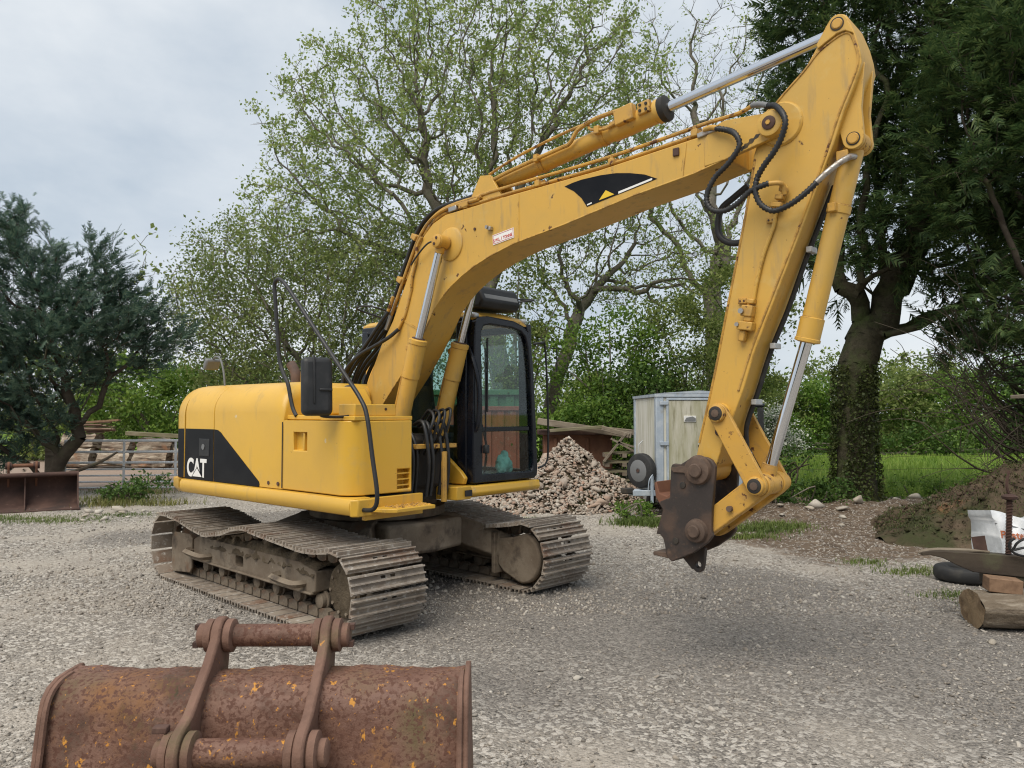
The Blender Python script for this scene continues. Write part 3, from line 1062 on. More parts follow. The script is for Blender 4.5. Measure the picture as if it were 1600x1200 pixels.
def fan(n, d0, d1, half=0.78, power=1.0):
    """places spread over the yard in front of the viewer"""
    u = rng.uniform(size=n)
    d = (d0 ** -power + u * (d1 ** -power - d0 ** -power)) ** (-1 / power)
    x = rng.uniform(-half, half, n) * d
    return x, d


x, y = fan(62000, 2.3, 7.5, power=0.7)
keep = rng.uniform(size=len(x)) < 0.10 + 0.9 * smooth01((0.8 * wob(x, y, 0.9, 0.4) + 0.5 * wob(x, y, 2.9, 1.4) + 0.25 + 0.8 * zones(x, y)[3]))
x, y = x[keep], y[keep]
sz = np.clip(rng.lognormal(-4.9, 0.5, len(x)), 0.003, 0.03)
P = np.stack([x, y, hgt(x, y) + sz * 0.15], 1)
tag(place(stones_mesh('gravel', P, sz, 'gravel_stone', rng, STONES, 0.8), 'gravel'), 'loose grey and pale gravel scattered over the yard', 'gravel', kind='stuff')
x, y = fan(40000, 6.5, 17.0, power=0.6)
keep = (rng.uniform(size=len(x)) < 0.15 + 0.7 * smooth01((wob(x, y, 1.1, 2.4) + 0.6 + zones(x, y)[3]))) & (zones(x, y)[0] < 0.3)
x, y = x[keep], y[keep]
sz = np.clip(rng.lognormal(-4.45, 0.45, len(x)), 0.006, 0.04)
P = np.stack([x, y, hgt(x, y) + sz * 0.1], 1)
tag(place(stones_mesh('gravel', P, sz, 'gravel_stone', rng, OCT, 0.8), 'gravel'), 'loose gravel further back across the yard', 'gravel', kind='stuff')

# pale lumps of stone one can pick out
stone_me = []
for i in range(6):
    V, F = STONES[i]
    stone_me.append(raw_mesh('stone', V, F, 'pale_stone'))


def lumps(spots, what, group):
    for (lx, ly, s, lab) in spots:
        o = place(stone_me[rnd.randrange(6)], 'stone', None, (lx, ly, float(hgt(lx, ly)) + s * 0.25), (rnd.uniform(-.3, .3), rnd.uniform(-.3, .3), rnd.uniform(0, 6)), (s, s * rnd.uniform(.7, 1), s * .75))
        tag(o, lab or what, 'stone', group)


sp_l = []
for px_, d_, s_ in ((-7.0, 13.1, .10), (-6.75, 13.3, .17), (-6.55, 13.0, .08), (-7.25, 13.25, .12), (-6.3, 13.2, .07), (-6.95, 12.6, .09), (-6.45, 12.2, .10), (-6.2, 12.5, .06), (-6.65, 12.0, .07), (-5.9, 12.9, .06)):
    sp_l.append((px_, d_, s_, None))
lumps(sp_l, 'pale rough stone lying among grass near the old bucket at left', 'pale stones beside the left bucket')
sp_r = []
for px_, d_, s_ in ((4.35, 13.5, .17), (4.75, 13.7, .12), (5.2, 13.2, .20), (5.0, 13.0, .10), (5.55, 13.0, .13), (4.55, 13.1, .10), (6.05, 13.5, .20), (7.4, 14.2, .13), (7.8, 14.4, .09), (5.3, 12.4, .09), (5.7, 12.1, .07), (6.4, 12.3, .10), (4.4, 12.6, .10), (6.9, 13.9, .08), (4.1, 13.9, .14), (5.9, 11.6, .07), (4.9, 11.5, .06)):
    sp_r.append((px_, d_, s_, None))
lumps(sp_r, 'pale stone in the bare earth in front of the ivy covered tree', 'pale stones in the earth bank')
lumps([(3.55, 5.75, .055, 'small pale stone lying on gravel left of the log stump'), (0.42, 5.0, .04, 'pale grey pebble lying alone in the middle of the gravel yard'),
       (1.35, 3.55, .03, 'dark pebble in the pale foreground dust at the bottom right')], '', None)
# crumbs of dropped mud
for i, (mx_, my_) in enumerate(((-0.28, 4.35), (-0.1, 3.6), (-0.13, 3.55))):
    m = MB()
    for k in range(5):
        V, F = STONES[(i * 3 + k) % 14]
        s = rnd.uniform(.012, .028)
        m.add([(v[0] * s + rnd.uniform(-.03, .03) * 0 + (k - 2) * .014, v[1] * s + ((k * 7) % 5 - 2) * .012, v[2] * s + .012) for v in V], F.tolist())
    tag(m.build('mud_clod', 'mud', None, loc=(mx_, my_, float(hgt(mx_, my_))), smooth=False),
        ['dark clod of mud on the gravel right of the near track', 'dark mud crumb beside the foreground bucket, left one', 'dark mud crumb beside the foreground bucket, right one'][i], 'mud clod')


# grass patches on the yard
def patch(name, label, spots, n, h, w, mat, seed, lean=.4):
    r = np.random.default_rng(seed)
    Ps = []
    tot = sum(s[2] * s[3] for s in spots)
    for (cx, cy, rx, ry) in spots:
        k = int(n * rx * ry / tot)
        u = r.normal(size=(k, 2)) * 0.5
        q = wob(u[:, 0] * 3 + cx, u[:, 1] * 3 + cy, 2.5, seed) > -0.35
        u = u[q]
        X, Y = cx + u[:, 0] * rx, cy + u[:, 1] * ry
        Ps.append(np.stack([X, Y, hgt(X, Y)], 1))
    P = np.vstack(Ps)
    tag(place(blade_mesh(name, P, h, w, mat, r, lean), name), label, 'grass', kind='stuff')


patch('grass', 'short green grass in front of the old bucket at left', [(-8.2, 12.3, 1.5, .55), (-9.3, 12.6, 1.2, .5), (-7.0, 12.1, .7, .35), (-6.4, 12.8, .6, .3)], 6000, .045, .004, 'grass', 1, .9)
patch('grass', 'rough weeds growing along the foot of the gate', [(-7.6, 15.0, .7, .6), (-8.0, 16.4, .9, .35), (-6.6, 14.4, .7, .3), (-7.4, 14.2, .5, .4)], 2600, .13, .007, 'grass_dry', 2, .9)
patch('grass', 'green tufts growing by the trailer drawbar', [(2.0, 11.9, .45, .3), (2.35, 11.6, .35, .25), (.35, 11.8, .3, .15), (2.75, 11.9, .3, .2)], 5000, .10, .006, 'grass', 3, .6)
patch('grass', 'green grass patch on bare earth right of the quick hitch', [(3.55, 11.2, .6, .45), (4.0, 11.6, .45, .4), (3.2, 10.5, .4, .2)], 3200, .075, .005, 'grass', 4, .9)
patch('grass', 'grass tufts around the tyre and log at the right edge', [(4.3, 8.3, .4, .25), (4.1, 7.2, .3, .18), (4.35, 6.9, .3, .15), (4.75, 6.3, .35, .15), (4.0, 8.8, .3, .2)], 1900, .05, .004, 'grass', 5, .9)
# the field: long grass, thick at the near edge
r5 = np.random.default_rng(9)
yy = 15.0 + 14 * r5.uniform(size=42000) ** 1.6
xx = r5.uniform(3.2, 24, 42000) * (0.6 + yy / 40)
k = zones(xx, yy)[0] > .3
P = np.stack([xx[k], yy[k], hgt(xx[k], yy[k])], 1)
tag(place(blade_mesh('field_grass', P, .22, .016, 'grass_field', r5, .45), 'field_grass'), 'bright green long grass of the field behind the wire fence', 'grass', kind='stuff')

# ================================================================== SOIL MOUND
mb = MB()
NX, NY = 90, 60
r6 = np.random.default_rng(5)
MXc, MYc = 7.5, 10.7
vs = []
for j in range(NY + 1):
    for i in range(NX + 1):
        u, v = i / NX * 2 - 1, j / NY * 2 - 1
        X, Y = MXc + u * 2.6, MYc + v * 1.9
        q = math.hypot(u * (1 + .10 * math.sin(v * 5)), v * (1 + .12 * math.sin(u * 4 + 1)))
        h = 1.25 * max(0.0, 1 - q) ** 0.98
        h += max(0, min(1, (1 - q) * 4)) * (.055 * wob(X, Y, 2.6, .2) + .04 * wob(X, Y, 7.0, 1.4) + .025 * wob(X, Y, 17., 2.2) + r6.normal() * .016)
        vs.append((X, Y, h + float(hgt(X, Y)) - .035 - .14 * max(0.0, min(1.0, (q - .93) * 8))))
fs = [(j * (NX + 1) + i, j * (NX + 1) + i + 1, (j + 1) * (NX + 1) + i + 1, (j + 1) * (NX + 1) + i) for j in range(NY) for i in range(NX)]
mb.add(vs, fs)
mo = mb.build('soil_mound', 'soil', None, angle=75)
tag(mo, 'low mound of brown soil with moss at the right', 'soil mound', kind='structure')
r7 = np.random.default_rng(15)
V = np.array(vs)
pick = r7.integers(0, len(V), 30000)
Pm = V[pick] + r7.normal(size=(30000, 3)) * np.array([.04, .04, 0])
k = (wob(Pm[:, 0], Pm[:, 1], 1.4, .3) > -.25) & (np.hypot((Pm[:, 0] - MXc) / 2.6, (Pm[:, 1] - MYc) / 1.9) < .93) & (Pm[:, 2] > 0.0)
tag(place(blade_mesh('mound_weeds', Pm[k], .04, .0045, 'leaf_ivy', r7, 1.2), 'mound_weeds'), 'low dull green growth covering the soil mound', 'weeds', kind='stuff')


rk = np.random.default_rng(16)
pick = rk.integers(0, len(V), 9000)
Pc = V[pick] + rk.normal(size=(9000, 3)) * np.array([.04, .04, .004])
k = (np.hypot((Pc[:, 0] - MXc) / 2.6, (Pc[:, 1] - MYc) / 1.9) < .97) & (Pc[:, 2] > -.02)
tag(place(stones_mesh('soil_clods', Pc[k], np.clip(rk.lognormal(-4.0, .5, int(k.sum())), .008, .06), 'soil', rk, STONES), 'soil_clods'), 'loose crumbly clods lying on the soil mound', 'soil', kind='stuff')

# ================================================================== TREES AND HEDGES
make_tree('oak_tree', 'tall spreading tree in young leaf rising behind the excavator boom', [(-2.2, 21.5, 9.6, 5.0, 3.0, 3.4), (-4.8, 21.5, 7.6, 3.0, 2.4, 2.6), (1.2, 21.5, 10.5, 3.6, 2.8, 3.2), (-1.0, 21.5, 12.4, 3.8, 2.6, 2.2)],
          [(-.15, 21.5, -.1), (-.2, 21.5, .9), (-.15, 21.5, 1.9), (-.3, 21.4, 2.9), (-.5, 21.5, 3.8), (-.8, 21.5, 4.6)], 3, 'leaf_oak', 'bark', att=4200, step=.32, reach=7, kill=.46, tip=.010, rmax=.28,
          leaves=17, size=.10, aspect=.62, per=3, tw=.42, spread=.10, wig=.30, keep=.55, expo=2.3)
make_tree('oak_tree', 'forked tree with bare arching limbs between the cab and the trailer', [(3.6, 22.5, 6.3, 3.2, 2.2, 1.7), (2.2, 22.5, 7.5, 2.6, 2.0, 1.8), (5.6, 22.5, 5.2, 1.7, 1.6, 1.4), (1.2, 22.5, 6.0, 1.6, 1.5, 2.2)],
          [(1.05, 22.5, -.1), (1.0, 22.5, .9), (1.1, 22.5, 1.8), (1.35, 22.4, 2.8), (1.7, 22.5, 3.7)], 8, 'leaf_oak', 'bark', att=1500, step=.30, reach=6, kill=.5, tip=.010, rmax=.20,
          leaves=16, size=.10, per=3, tw=.42, spread=.10, wig=.36, keep=.5, expo=2.2)
make_tree('bare_tree', 'sparse nearly leafless tree high behind the stick cylinder', [(6.6, 25, 12.0, 3.6, 2.5, 3.4), (4.3, 25, 11.0, 2.2, 2.0, 2.6), (8.2, 25, 9.0, 2.3, 2.0, 2.4), (6.2, 25, 7.2, 2.4, 1.6, 1.5)],
          [(6.7, 25, -.1), (6.7, 25, 1.5), (6.6, 25, 3.0), (6.6, 25, 4.6), (6.5, 25, 5.8)], 21, 'leaf_oak', 'bark', att=1300, step=.36, reach=7, kill=.6, tip=.011, rmax=.30,
          leaves=8, size=.09, per=3, tw=.5, spread=.09, wig=.36, keep=.30, expo=2.2)
make_tree('willow_bush', 'broad grey-green leafy tree behind the engine hood', [(-6.3, 20.5, 4.3, 3.0, 2.2, 2.4), (-4.2, 20.5, 4.6, 2.0, 2.0, 2.4), (-7.6, 20.5, 5.1, 1.5, 1.5, 1.9), (-3.6, 20.5, 3.0, 2.0, 1.8, 2.0), (-5.8, 20.3, 2.6, 2.4, 1.8, 1.4), (-3.2, 20.5, 5.6, 1.6, 1.5, 1.5)],
          [(-5.0, 20.5, -.1), (-5.0, 20.5, .6), (-5.1, 20.5, 1.2)], 31, 'leaf_willow', 'bark', att=3400, step=.28, reach=6, kill=.40, tip=.009, rmax=.17,
          leaves=26, size=.085, per=2, tw=.45, spread=.17, wig=.25, expo=2.3)
make_tree('juniper_tree', 'dark blue-green conifer leaning over the old bucket at left', [(-9.7, 15.8, 3.1, 1.4, 1.4, 1.6), (-8.3, 15.6, 3.4, 1.15, 1.2, 1.25), (-10.2, 15.8, 4.9, .8, 1.0, 1.25), (-7.2, 15.4, 3.2, .65, .8, .75), (-8.2, 15.6, 4.5, .5, .6, .75), (-10.4, 15.5, 1.4, 1.2, 1.0, 1.0), (-9.25, 15.5, 1.65, .65, .7, .55), (-10.8, 15.6, 2.5, 1.2, 1.1, 2.0)],
          [(-9.5, 15.6, -.1), (-9.35, 15.6, .35), (-9.1, 15.6, .8), (-8.75, 15.6, 1.2)], 41, 'leaf_juniper', 'bark_dark', att=1500, step=.22, reach=4, kill=.30, tip=.008, rmax=.15,
          leaves=9, size=.24, per=2, tw=.40, spread=.10, wig=.25, spray=True, up=.35, expo=2.3, cat='conifer')
make_tree('conifer_tree', 'tall dark evergreen with thick ivy covered trunk right of the stick', [(7.2, 14.6, 8.2, 2.3, 1.9, 3.0), (8.8, 14.4, 8.8, 2.4, 2.0, 3.6), (6.0, 14.6, 6.9, 1.2, 1.3, 1.5), (7.6, 14.5, 5.2, 2.3, 1.8, 1.5), (6.4, 14.6, 9.6, 1.4, 1.4, 2.0), (9.2, 14.3, 5.2, 1.8, 1.6, 1.6), (5.7, 14.6, 5.0, .7, .9, .9), (8.6, 14.2, 3.4, 1.6, 1.2, .8)],
          [(6.5, 14.6, -.1), (6.5, 14.6, .5), (6.5, 14.6, 1.2), (6.52, 14.6, 2.0), (6.55, 14.6, 2.6)], 51, 'leaf_conifer', 'bark_ivy', att=2600, step=.27, reach=5, kill=.38, tip=.010, rmax=.34,
          leaves=7, size=.34, per=2, tw=.50, spread=.14, wig=.25, spray=True, up=-.25, droop=.06, expo=2.25, cat='conifer', flare=.2)
make_tree('conifer_tree', 'dark evergreen with fanning bare lower branches at the right edge', [(7.8, 11.6, 6.2, 1.6, 1.3, 2.2), (8.9, 11.5, 7.0, 1.8, 1.5, 3.0), (8.2, 11.6, 4.2, 1.3, 1.2, 1.0), (8.3, 11.4, 2.2, 1.0, .7, .7), (7.5, 11.6, 3.3, .9, .9, .7), (8.7, 11.4, 2.7, 1.0, .8, .9), (7.0, 11.8, 5.0, .9, .9, .8)],
          [(8.6, 11.9, -.1), (8.5, 11.9, .6), (8.4, 11.9, 1.2), (8.3, 11.85, 1.9)], 61, 'leaf_conifer', 'bark_dark', att=1400, step=.22, reach=5, kill=.32, tip=.008, rmax=.16,
          leaves=8, size=.28, per=2, tw=.40, spread=.11, wig=.22, spray=True, up=-.25, expo=2.35, cat='conifer')
# its bare dead branches sweeping down and left
rb = np.random.default_rng(77)
o = [q for q in bpy.data.objects if q.name.startswith('conifer_tree')][-1]
m = MB()
for i in range(34):
    z0 = rb.uniform(.7, 3.0)
    a = rb.uniform(1.9, 3.9)
    L = rb.uniform(1.0, 2.6)
    p = np.array([-.1, -.05, z0])
    dv = np.array([math.cos(a) * .9, math.sin(a) * .55, rb.uniform(-.1, .75)])
    q = p + dv * L * .5 + rb.normal(size=3) * .08
    e = p + dv * L + rb.normal(size=3) * .15 - np.array([0, 0, .15 * L])
    m.tube([p, q, e], [max(.003, .020 * (1 - t / 9)) for t in range(9)], n=4, sub=4)
    for k in range(3):
        s = q * (1 - k * .3) + e * k * .3
        m.tube([s, s + np.array([dv[0] * .3 + rb.normal() * .15, rb.normal() * .2, rb.normal() * .2]), s + np.array([dv[0] * .55 + rb.normal() * .2, rb.normal() * .3, rb.normal() * .3 - .1])], [.006, .006, .005, .005, .004, .003, .003], n=3, sub=3)
for i in range(26):
    z0 = rb.uniform(.5, 1.9)
    p = np.array([-.05, -.1, z0])
    L = rb.uniform(1.8, 3.4)
    el = rb.uniform(.35, 1.15)
    dv = np.array([-math.cos(el), rb.uniform(-.35, .15), math.sin(el)])
    q = p + dv * L * .5 + np.array([.0, 0, -.12 * L]) + rb.normal(size=3) * .08
    e = p + dv * L + rb.normal(size=3) * .18
    m.tube([p, q, e], [max(.005, .032 * (1 - t / 10)) for t in range(11)], n=5, sub=5)
    for k in range(5):
        s = q * (1 - k * .2) + e * k * .2
        d2 = dv * .6 + rb.normal(size=3) * .45
        m.tube([s, s + d2 * .35, s + d2 * .7 + np.array([0, 0, -.12])], [.008, .007, .006, .005, .004, .004, .003], n=3, sub=3)
m.build('dead_branches', 'bark_dark', o)
# ivy leaves on the thick trunk
o2 = [q for q in bpy.data.objects if q.name.startswith('conifer_tree')][0]
n = 9000
th = rb.uniform(0, 2 * math.pi, n)
zz = rb.uniform(0.0, 2.7, n)
rr = .36 + .14 * np.exp(-zz / .4) + np.abs(rb.normal(size=n)) * .045
C_ = np.stack([np.cos(th) * rr, np.sin(th) * rr, zz], 1)
C_ = C_[wob(th * 2, zz, 1.5, .6) > -.35]
place(leaf_mesh('ivy', C_, .055, .75, 'leaf_ivy', rb, .1), 'ivy', o2)

# mid hedge between cab and trailer
for i, (lab, bl, sd, mt, nn, cl) in enumerate((
        ('bright green hedge bush behind the rubble heap', [(1.3, 18.9, .9, .9, .8, 1.0), (2.1, 19.0, 1.3, .8, .7, 1.0)], 101, 'leaf_hedge', 9000, 50),
        ('dark green hedge bush directly behind the box trailer', [(3.1, 19.2, 1.4, .9, .8, 1.5), (4.0, 19.2, 1.7, .9, .8, 1.4)], 102, 'leaf_dark', 9000, 50),
        ('tall loose green sapling above the timber pile', [(2.6, 19.6, 3.2, 1.0, .8, 1.3), (1.7, 19.7, 2.7, .8, .8, 1.1)], 103, 'leaf_hedge', 6000, 46),
        ('light green sapling with tall loose crown left of the forked tree', [(-.4, 20.4, 3.4, 1.1, .8, 1.5), (.6, 20.6, 4.4, .9, .8, 1.3)], 106, 'leaf_far', 6500, 55),
        ('yellow-green tall sapling right behind the stick', [(5.9, 21.2, 4.6, 1.3, .8, 1.4), (7.2, 21.4, 3.6, 1.2, .8, 1.5)], 107, 'leaf_far', 7000, 55),
        ('green leafy sapling above the trailer roof', [(4.4, 20.2, 3.5, 1.4, .8, 1.3), (5.3, 20.2, 2.6, .8, .8, 1.2)], 104, 'leaf_far', 7000, 55),
        ('dark low shrubs behind the engine hood under the broad tree', [(-4.6, 18.4, 1.1, 1.3, .8, 1.3), (-6.2, 18.6, 1.0, 1.2, .8, 1.2)], 105, 'leaf_dark', 7000, 50))):
    make_bush('hedge_bush', lab, bl, sd, mt, nn, .10, .6, cl, .42)
# hedge behind the gate
for lab, bl, sd, mt in (('green bush behind the timber stack left of the hood', [(-11.5, 27, 1.6, 1.7, 1.2, 1.7), (-13.2, 27, 1.8, 1.6, 1.2, 1.9)], 111, 'leaf_hedge'),
                        ('dense dark green bush behind the gate beside the hood', [(-9.6, 27.5, 1.7, 1.6, 1.2, 1.8), (-8.4, 27.5, 2.0, 1.3, 1.2, 1.9)], 112, 'leaf_dark'),
                        ('pale green bush far behind the leaning conifer', [(-16, 28, 1.8, 2.4, 1.4, 2.4), (-19, 28, 2, 2.4, 1.4, 2.6)], 113, 'leaf_far')):
    make_bush('hedge_bush', lab, bl, sd, mt, 11000, .14, .6, 70, .6)
# far tree line over the field
far = [(8.2, 33, 1.8, 'leaf_far', 'yellow-green bush far over the field seen beside the cylinder rod'), (10.8, 33.5, 1.95, 'leaf_far', 'olive green bush far over the field left of the ivy trunk'),
       (13.5, 33, 2.0, 'leaf_hedge', 'fresh green bush far over the field behind the ivy trunk'), (16.2, 32.5, 1.9, 'leaf_far', 'yellow-green bush far over the field just right of the ivy trunk'),
       (18.8, 33, 2.1, 'leaf_hedge', 'bright green far hedge bush behind the soil mound'), (21.6, 33, 2.2, 'leaf_dark', 'dark far hedge bush near the right edge'),
       (24.6, 33, 2.3, 'leaf_far', 'far hedge bush at the right edge'), (5.6, 33, 1.9, 'leaf_far', 'far bush between stick and trailer')]
for i, (fx, fy, fz, mt, lab) in enumerate(far):
    make_bush('far_bush', lab, [(fx - .9, fy, fz * .75, 1.4, 1.0, fz * .8), (fx + .7, fy + .3, fz * .9, 1.3, 1.0, fz * .9)], 130 + i, mt, 7500, .15, .6, 46, .50, group='far hedge line', stems=6)
make_bush('hedge_bush', 'low dark green undergrowth along the far field edge', [(10, 31.2, .45, 5.0, .5, .5), (19, 31.0, .5, 5.5, .5, .55)], 139, 'leaf_dark', 9000, .15, .6, 120, .5, stems=8)
for i, (fx, fy, w_, h_, mt, lab) in enumerate(((13, 46, 5.0, 3.4, 'leaf_far', 'hazy tall tree far behind the field on the left of the trunk'), (22, 46, 5.5, 4.6, 'leaf_far', 'hazy tall tree far behind the field on the right of the trunk'),
                                             (31, 44, 5.0, 6, 'leaf_dark', 'far dark tall tree behind the evergreen at the right'), (-24, 42, 7, 4.2, 'leaf_far', 'far tree mass behind the leaning conifer'), (-11, 44, 7, 3.0, 'leaf_far', 'far tree crown low behind the hood'), (3, 44, 7, 3.2, 'leaf_far', 'far tree crown low behind the trailer'))):
    make_bush('far_tree', lab, [(fx, fy, h_ * .6, w_, 2, h_ * .62), (fx + w_ * .5, fy, h_ * .5, w_ * .7, 2, h_ * .5)], 150 + i, mt, 9000, .24, .6, 90, .8, stems=7, cat='tree')
make_bush('blossom_bush', 'white flowering hawthorn bush across the field beside the cylinder rod', [(9.0, 27.0, .9, .75, .6, .75), (9.5, 27.0, .6, .55, .5, .55), (8.9, 27.0, 1.35, .4, .4, .35)], 171, 'leaf_dark', 2200, .10, .6, 40, .3, extra=('blossom', 5200, .075, 'blossoms'))
# brambles and nettles
make_bush('nettle_clump', 'dark leafy nettles at the foot of the ivy covered trunk', [(5.2, 13.7, .22, .55, .3, .25), (5.9, 13.9, .2, .4, .3, .22)], 181, 'leaf_dark', 2600, .07, .5, 40, .16, cat='plant')
make_bush('bramble', 'thin leafy bramble in front of the field between rod and trunk', [(4.8, 14.4, .55, .55, .25, .45), (5.3, 14.4, .85, .35, .25, .25)], 182, 'leaf_dark', 650, .075, .6, 40, .20, cat='plant', stems=14, bark='bark_dark')
make_bush('nettle_clump', 'green weeds along the fence right of the trunk', [(7.6, 14.7, .2, .8, .25, .22), (8.8, 14.8, .2, .9, .25, .2)], 183, 'leaf_hedge', 3200, .06, .4, 60, .15, cat='plant')
make_bush('nettle_clump', 'nettles in front of the trailer drawbar', [(1.95, 12.3, .14, .3, .2, .16)], 184, 'leaf_hedge', 900, .055, .5, 22, .10, cat='plant', stems=6)
make_bush('bramble', 'leafy weeds hanging on the right end of the old bucket', [(-7.35, 14.7, .22, .4, .3, .2), (-7.0, 15.3, .3, .5, .2, .15)], 185, 'leaf_dark', 900, .08, .5, 26, .16, cat='plant', stems=10, bark='bark_dark')
# leaning dead limb by the gate
m = MB()
m.tube([(-9.3, 15.0, .32), (-8.7, 15.05, .50), (-8.1, 15.1, .72), (-7.75, 15.15, .93)], [.055 - .002 * i for i in range(19)], n=7)
m.tube([(-8.1, 15.1, .72), (-7.85, 15.1, .70), (-7.6, 15.2, .63)], [.018 - .001 * i for i in range(13)], n=5)
tag(m.build('fallen_branch', 'bark_dark'), 'dark bare branch leaning from the conifer towards the gate', 'branch')
# shoot with fresh leaves above the juniper
make_tree('sapling', 'thin pale leafed shoot standing above the leaning conifer', [(-7.75, 16.2, 4.7, .35, .25, .9)], [(-9.6, 16.3, -.1), (-9.2, 16.3, 1.6), (-8.5, 16.2, 2.8), (-7.9, 16.2, 3.7)], 191, 'leaf_oak', 'bark', att=40, step=.25, reach=4, kill=.3, tip=.006, rmax=.018, leaves=4, size=.16, aspect=.75, per=1, tw=.2, spread=.08)

# unseen hedge, added behind the camera for dark reflections in chrome and glass
rq = np.random.default_rng(401)
cc = np.stack([rq.uniform(-22, 22, 260), rq.uniform(-18, -15, 260), rq.uniform(0, 1, 260) ** .8 * 4.5], 1)
kk = rq.integers(0, 260, 26000)
tag(place(leaf_mesh('hedge', cc[kk] + rq.normal(size=(26000, 3)) * np.array([.9, .6, .7]), .42, .7, 'leaf_dark', rq), 'hedge'), 'added hedge out of view behind the camera, giving chrome and glass dark reflections', 'hedge', kind='stuff')

# ================================================================== FENCE WIRES
f = empty('wire_fence', (7, 15.2, 0))
for i, fx in enumerate((6.75, 13.4)):
    MB().cyl((fx - 7, (fx - 7) * .1, -.2), (fx - 7, (fx - 7) * .1, 1.02), .045, .04, 8).build('post', 'dark_wood', f)
for z in (.35, .6, .85, 1.0):
    MB().tube([(x - 7, (x - 7) * .1 - .05, z - .03 * math.sin((x - 5.4) * 1.05) ** 2) for x in np.linspace(4, 15, 24)], .003, 4, smooth=False).build('wire', 'rust_dark', f)
tag(f, 'thin wire field fence on dark posts behind the ivy covered trunk', 'fence')

# ================================================================== GATE AND TIMBER BEYOND
g = empty('field_gate', (-10.0, 17.25, 0), math.atan2(.35, 3.7))
for i, z in enumerate((1.07, .82, .58, .43, .29, .15, .02)):
    MB().cyl((0, 0, z), (3.7, 0, z), .028 if i < 3 else .020, n=10).build('rail', 'gate_metal', g)
for xx_ in (0.02, 1.28, 2.40, 3.68):
    MB().box((xx_, -.024, .55), (.05, .016, 1.07)).build('upright', 'gate_metal', g, bevel=.003)
for z in (.18, .95):
    MB().box((-.08, 0, z), (.16, .03, .04)).build('hinge', 'rust_dark', g)
tag(g, 'galvanised seven bar field gate behind the excavator tail', 'gate')
p = MB().prism([(-.11, -.1), (.1, -.11), (.12, .1), (-.1, .11)], -.2, 1.16, 'z').build('gate_post', 'old_wood', None, bevel=.01, loc=(-10.25, 17.2, 0))
tag(p, 'grey weathered timber post at the left end of the gate', 'post')

r9 = np.random.default_rng(33)


def rough_log(L, w, h, seed):
    r = np.random.default_rng(seed)
    m, n, k = MB(), 14, 12
    vs = []
    prof = 1 + r.normal(size=n) * .10
    for i in range(k + 1):
        for j in range(n):
            a = 2 * math.pi * j / n
            sx, sy = abs(math.cos(a)) ** .6 * math.copysign(1, math.cos(a)), abs(math.sin(a)) ** .6 * math.copysign(1, math.sin(a))
            q = prof[j] * (1 + .07 * math.sin(i * .9 + j * 2.1) + r.normal() * .035)
            vs.append((L * (i / k - .5) + r.normal() * .02 + .03 * math.sin(a * 3), sx * w / 2 * q, sy * h / 2 * q))
    fs = [(i * n + j, i * n + (j + 1) % n, (i + 1) * n + (j + 1) % n, (i + 1) * n + j) for i in range(k) for j in range(n)]
    fs += [tuple(range(n - 1, -1, -1)), tuple(range(k * n, (k + 1) * n))]
    return m.add(vs, fs)


logs = [(-12.35, 24.0, .25, .95, .5, .42, 'old split log at bottom left of the stack beyond the gate'), (-12.3, 24.1, .66, .85, .45, .40, 'pale split log lying on top at left in the stack beyond the gate'),
        (-11.05, 23.8, .27, 1.05, .55, .50, 'split log at bottom right of the stack beyond the gate'), (-11.0, 23.9, .70, 1.0, .5, .42, 'weathered cracked log on top at right in the stack beyond the gate'),
        (-13.6, 24.0, .30, 1.2, .6, .6, 'dark rotten log beyond the gate behind the leaning branch'), (-13.5, 24.2, .80, 1.1, .5, .45, 'brown log on the far left of the stack beyond the gate'),
        (-9.9, 23.8, .30, .9, .55, .55, 'log beside the hood beyond the gate, bottom'), (-9.8, 23.9, .74, .8, .5, .4, 'log beside the hood beyond the gate, top')]
for i, (lx, ly, lz, L, w_, h_, lab) in enumerate(logs):
    tag(rough_log(L, w_, h_, 300 + i).build('split_log', 'split_log', None, loc=(lx, ly, lz), rot=(0, r9.uniform(-.06, .06), r9.uniform(-.1, .1)), angle=50), lab, 'log', 'stacked logs beyond the gate')
bm_ = MB().box((0, 0, 0), (2.6, .22, .12)).build('timber_beam', 'mossy_wood', None, bevel=.01, loc=(-10.6, 23.75, 1.0), rot=(0, R(3), R(-3)))
tag(bm_, 'long mossy beam lying on the logs beside the hood', 'beam')
for i in range(12):
    L = r9.uniform(.7, 1.3)
    pl = MB().box((0, 0, 0), (L, .14, .03)).build('plank', 'red_wood', None, loc=(-13.15 + r9.uniform(-.3, .3), 24.2 + r9.uniform(-.2, .2), 1.06 + i * .030), rot=(r9.normal() * .04, r9.normal() * .035 - .02, r9.normal() * .15))
    tag(pl, 'reddish old plank in the loose pile above the logs at left', 'plank', 'planks piled beyond the gate')
tag(MB().box((0, 0, 0), (1.1, .18, .06)).build('plank', 'fresh_wood', None, loc=(-12.85, 24.1, 1.435), rot=(0, R(-4), R(5))), 'pale yellow plank sticking out on top of the reddish plank pile', 'plank')

# ================================================================== RUBBLE HEAP
def heap_h(x, y):
    cx, cy = 1.05, 14.4
    q = np.hypot((x - cx) / np.where(x > cx, 1.55, 1.75), (y - cy) / 1.5)
    q = q * (1 + .10 * wob(x, y, 2.1, .4)) + .05 * wob(x, y, 4.7, 1.9)
    return np.clip(1 - q, 0, 1) ** 1.12 * 1.22


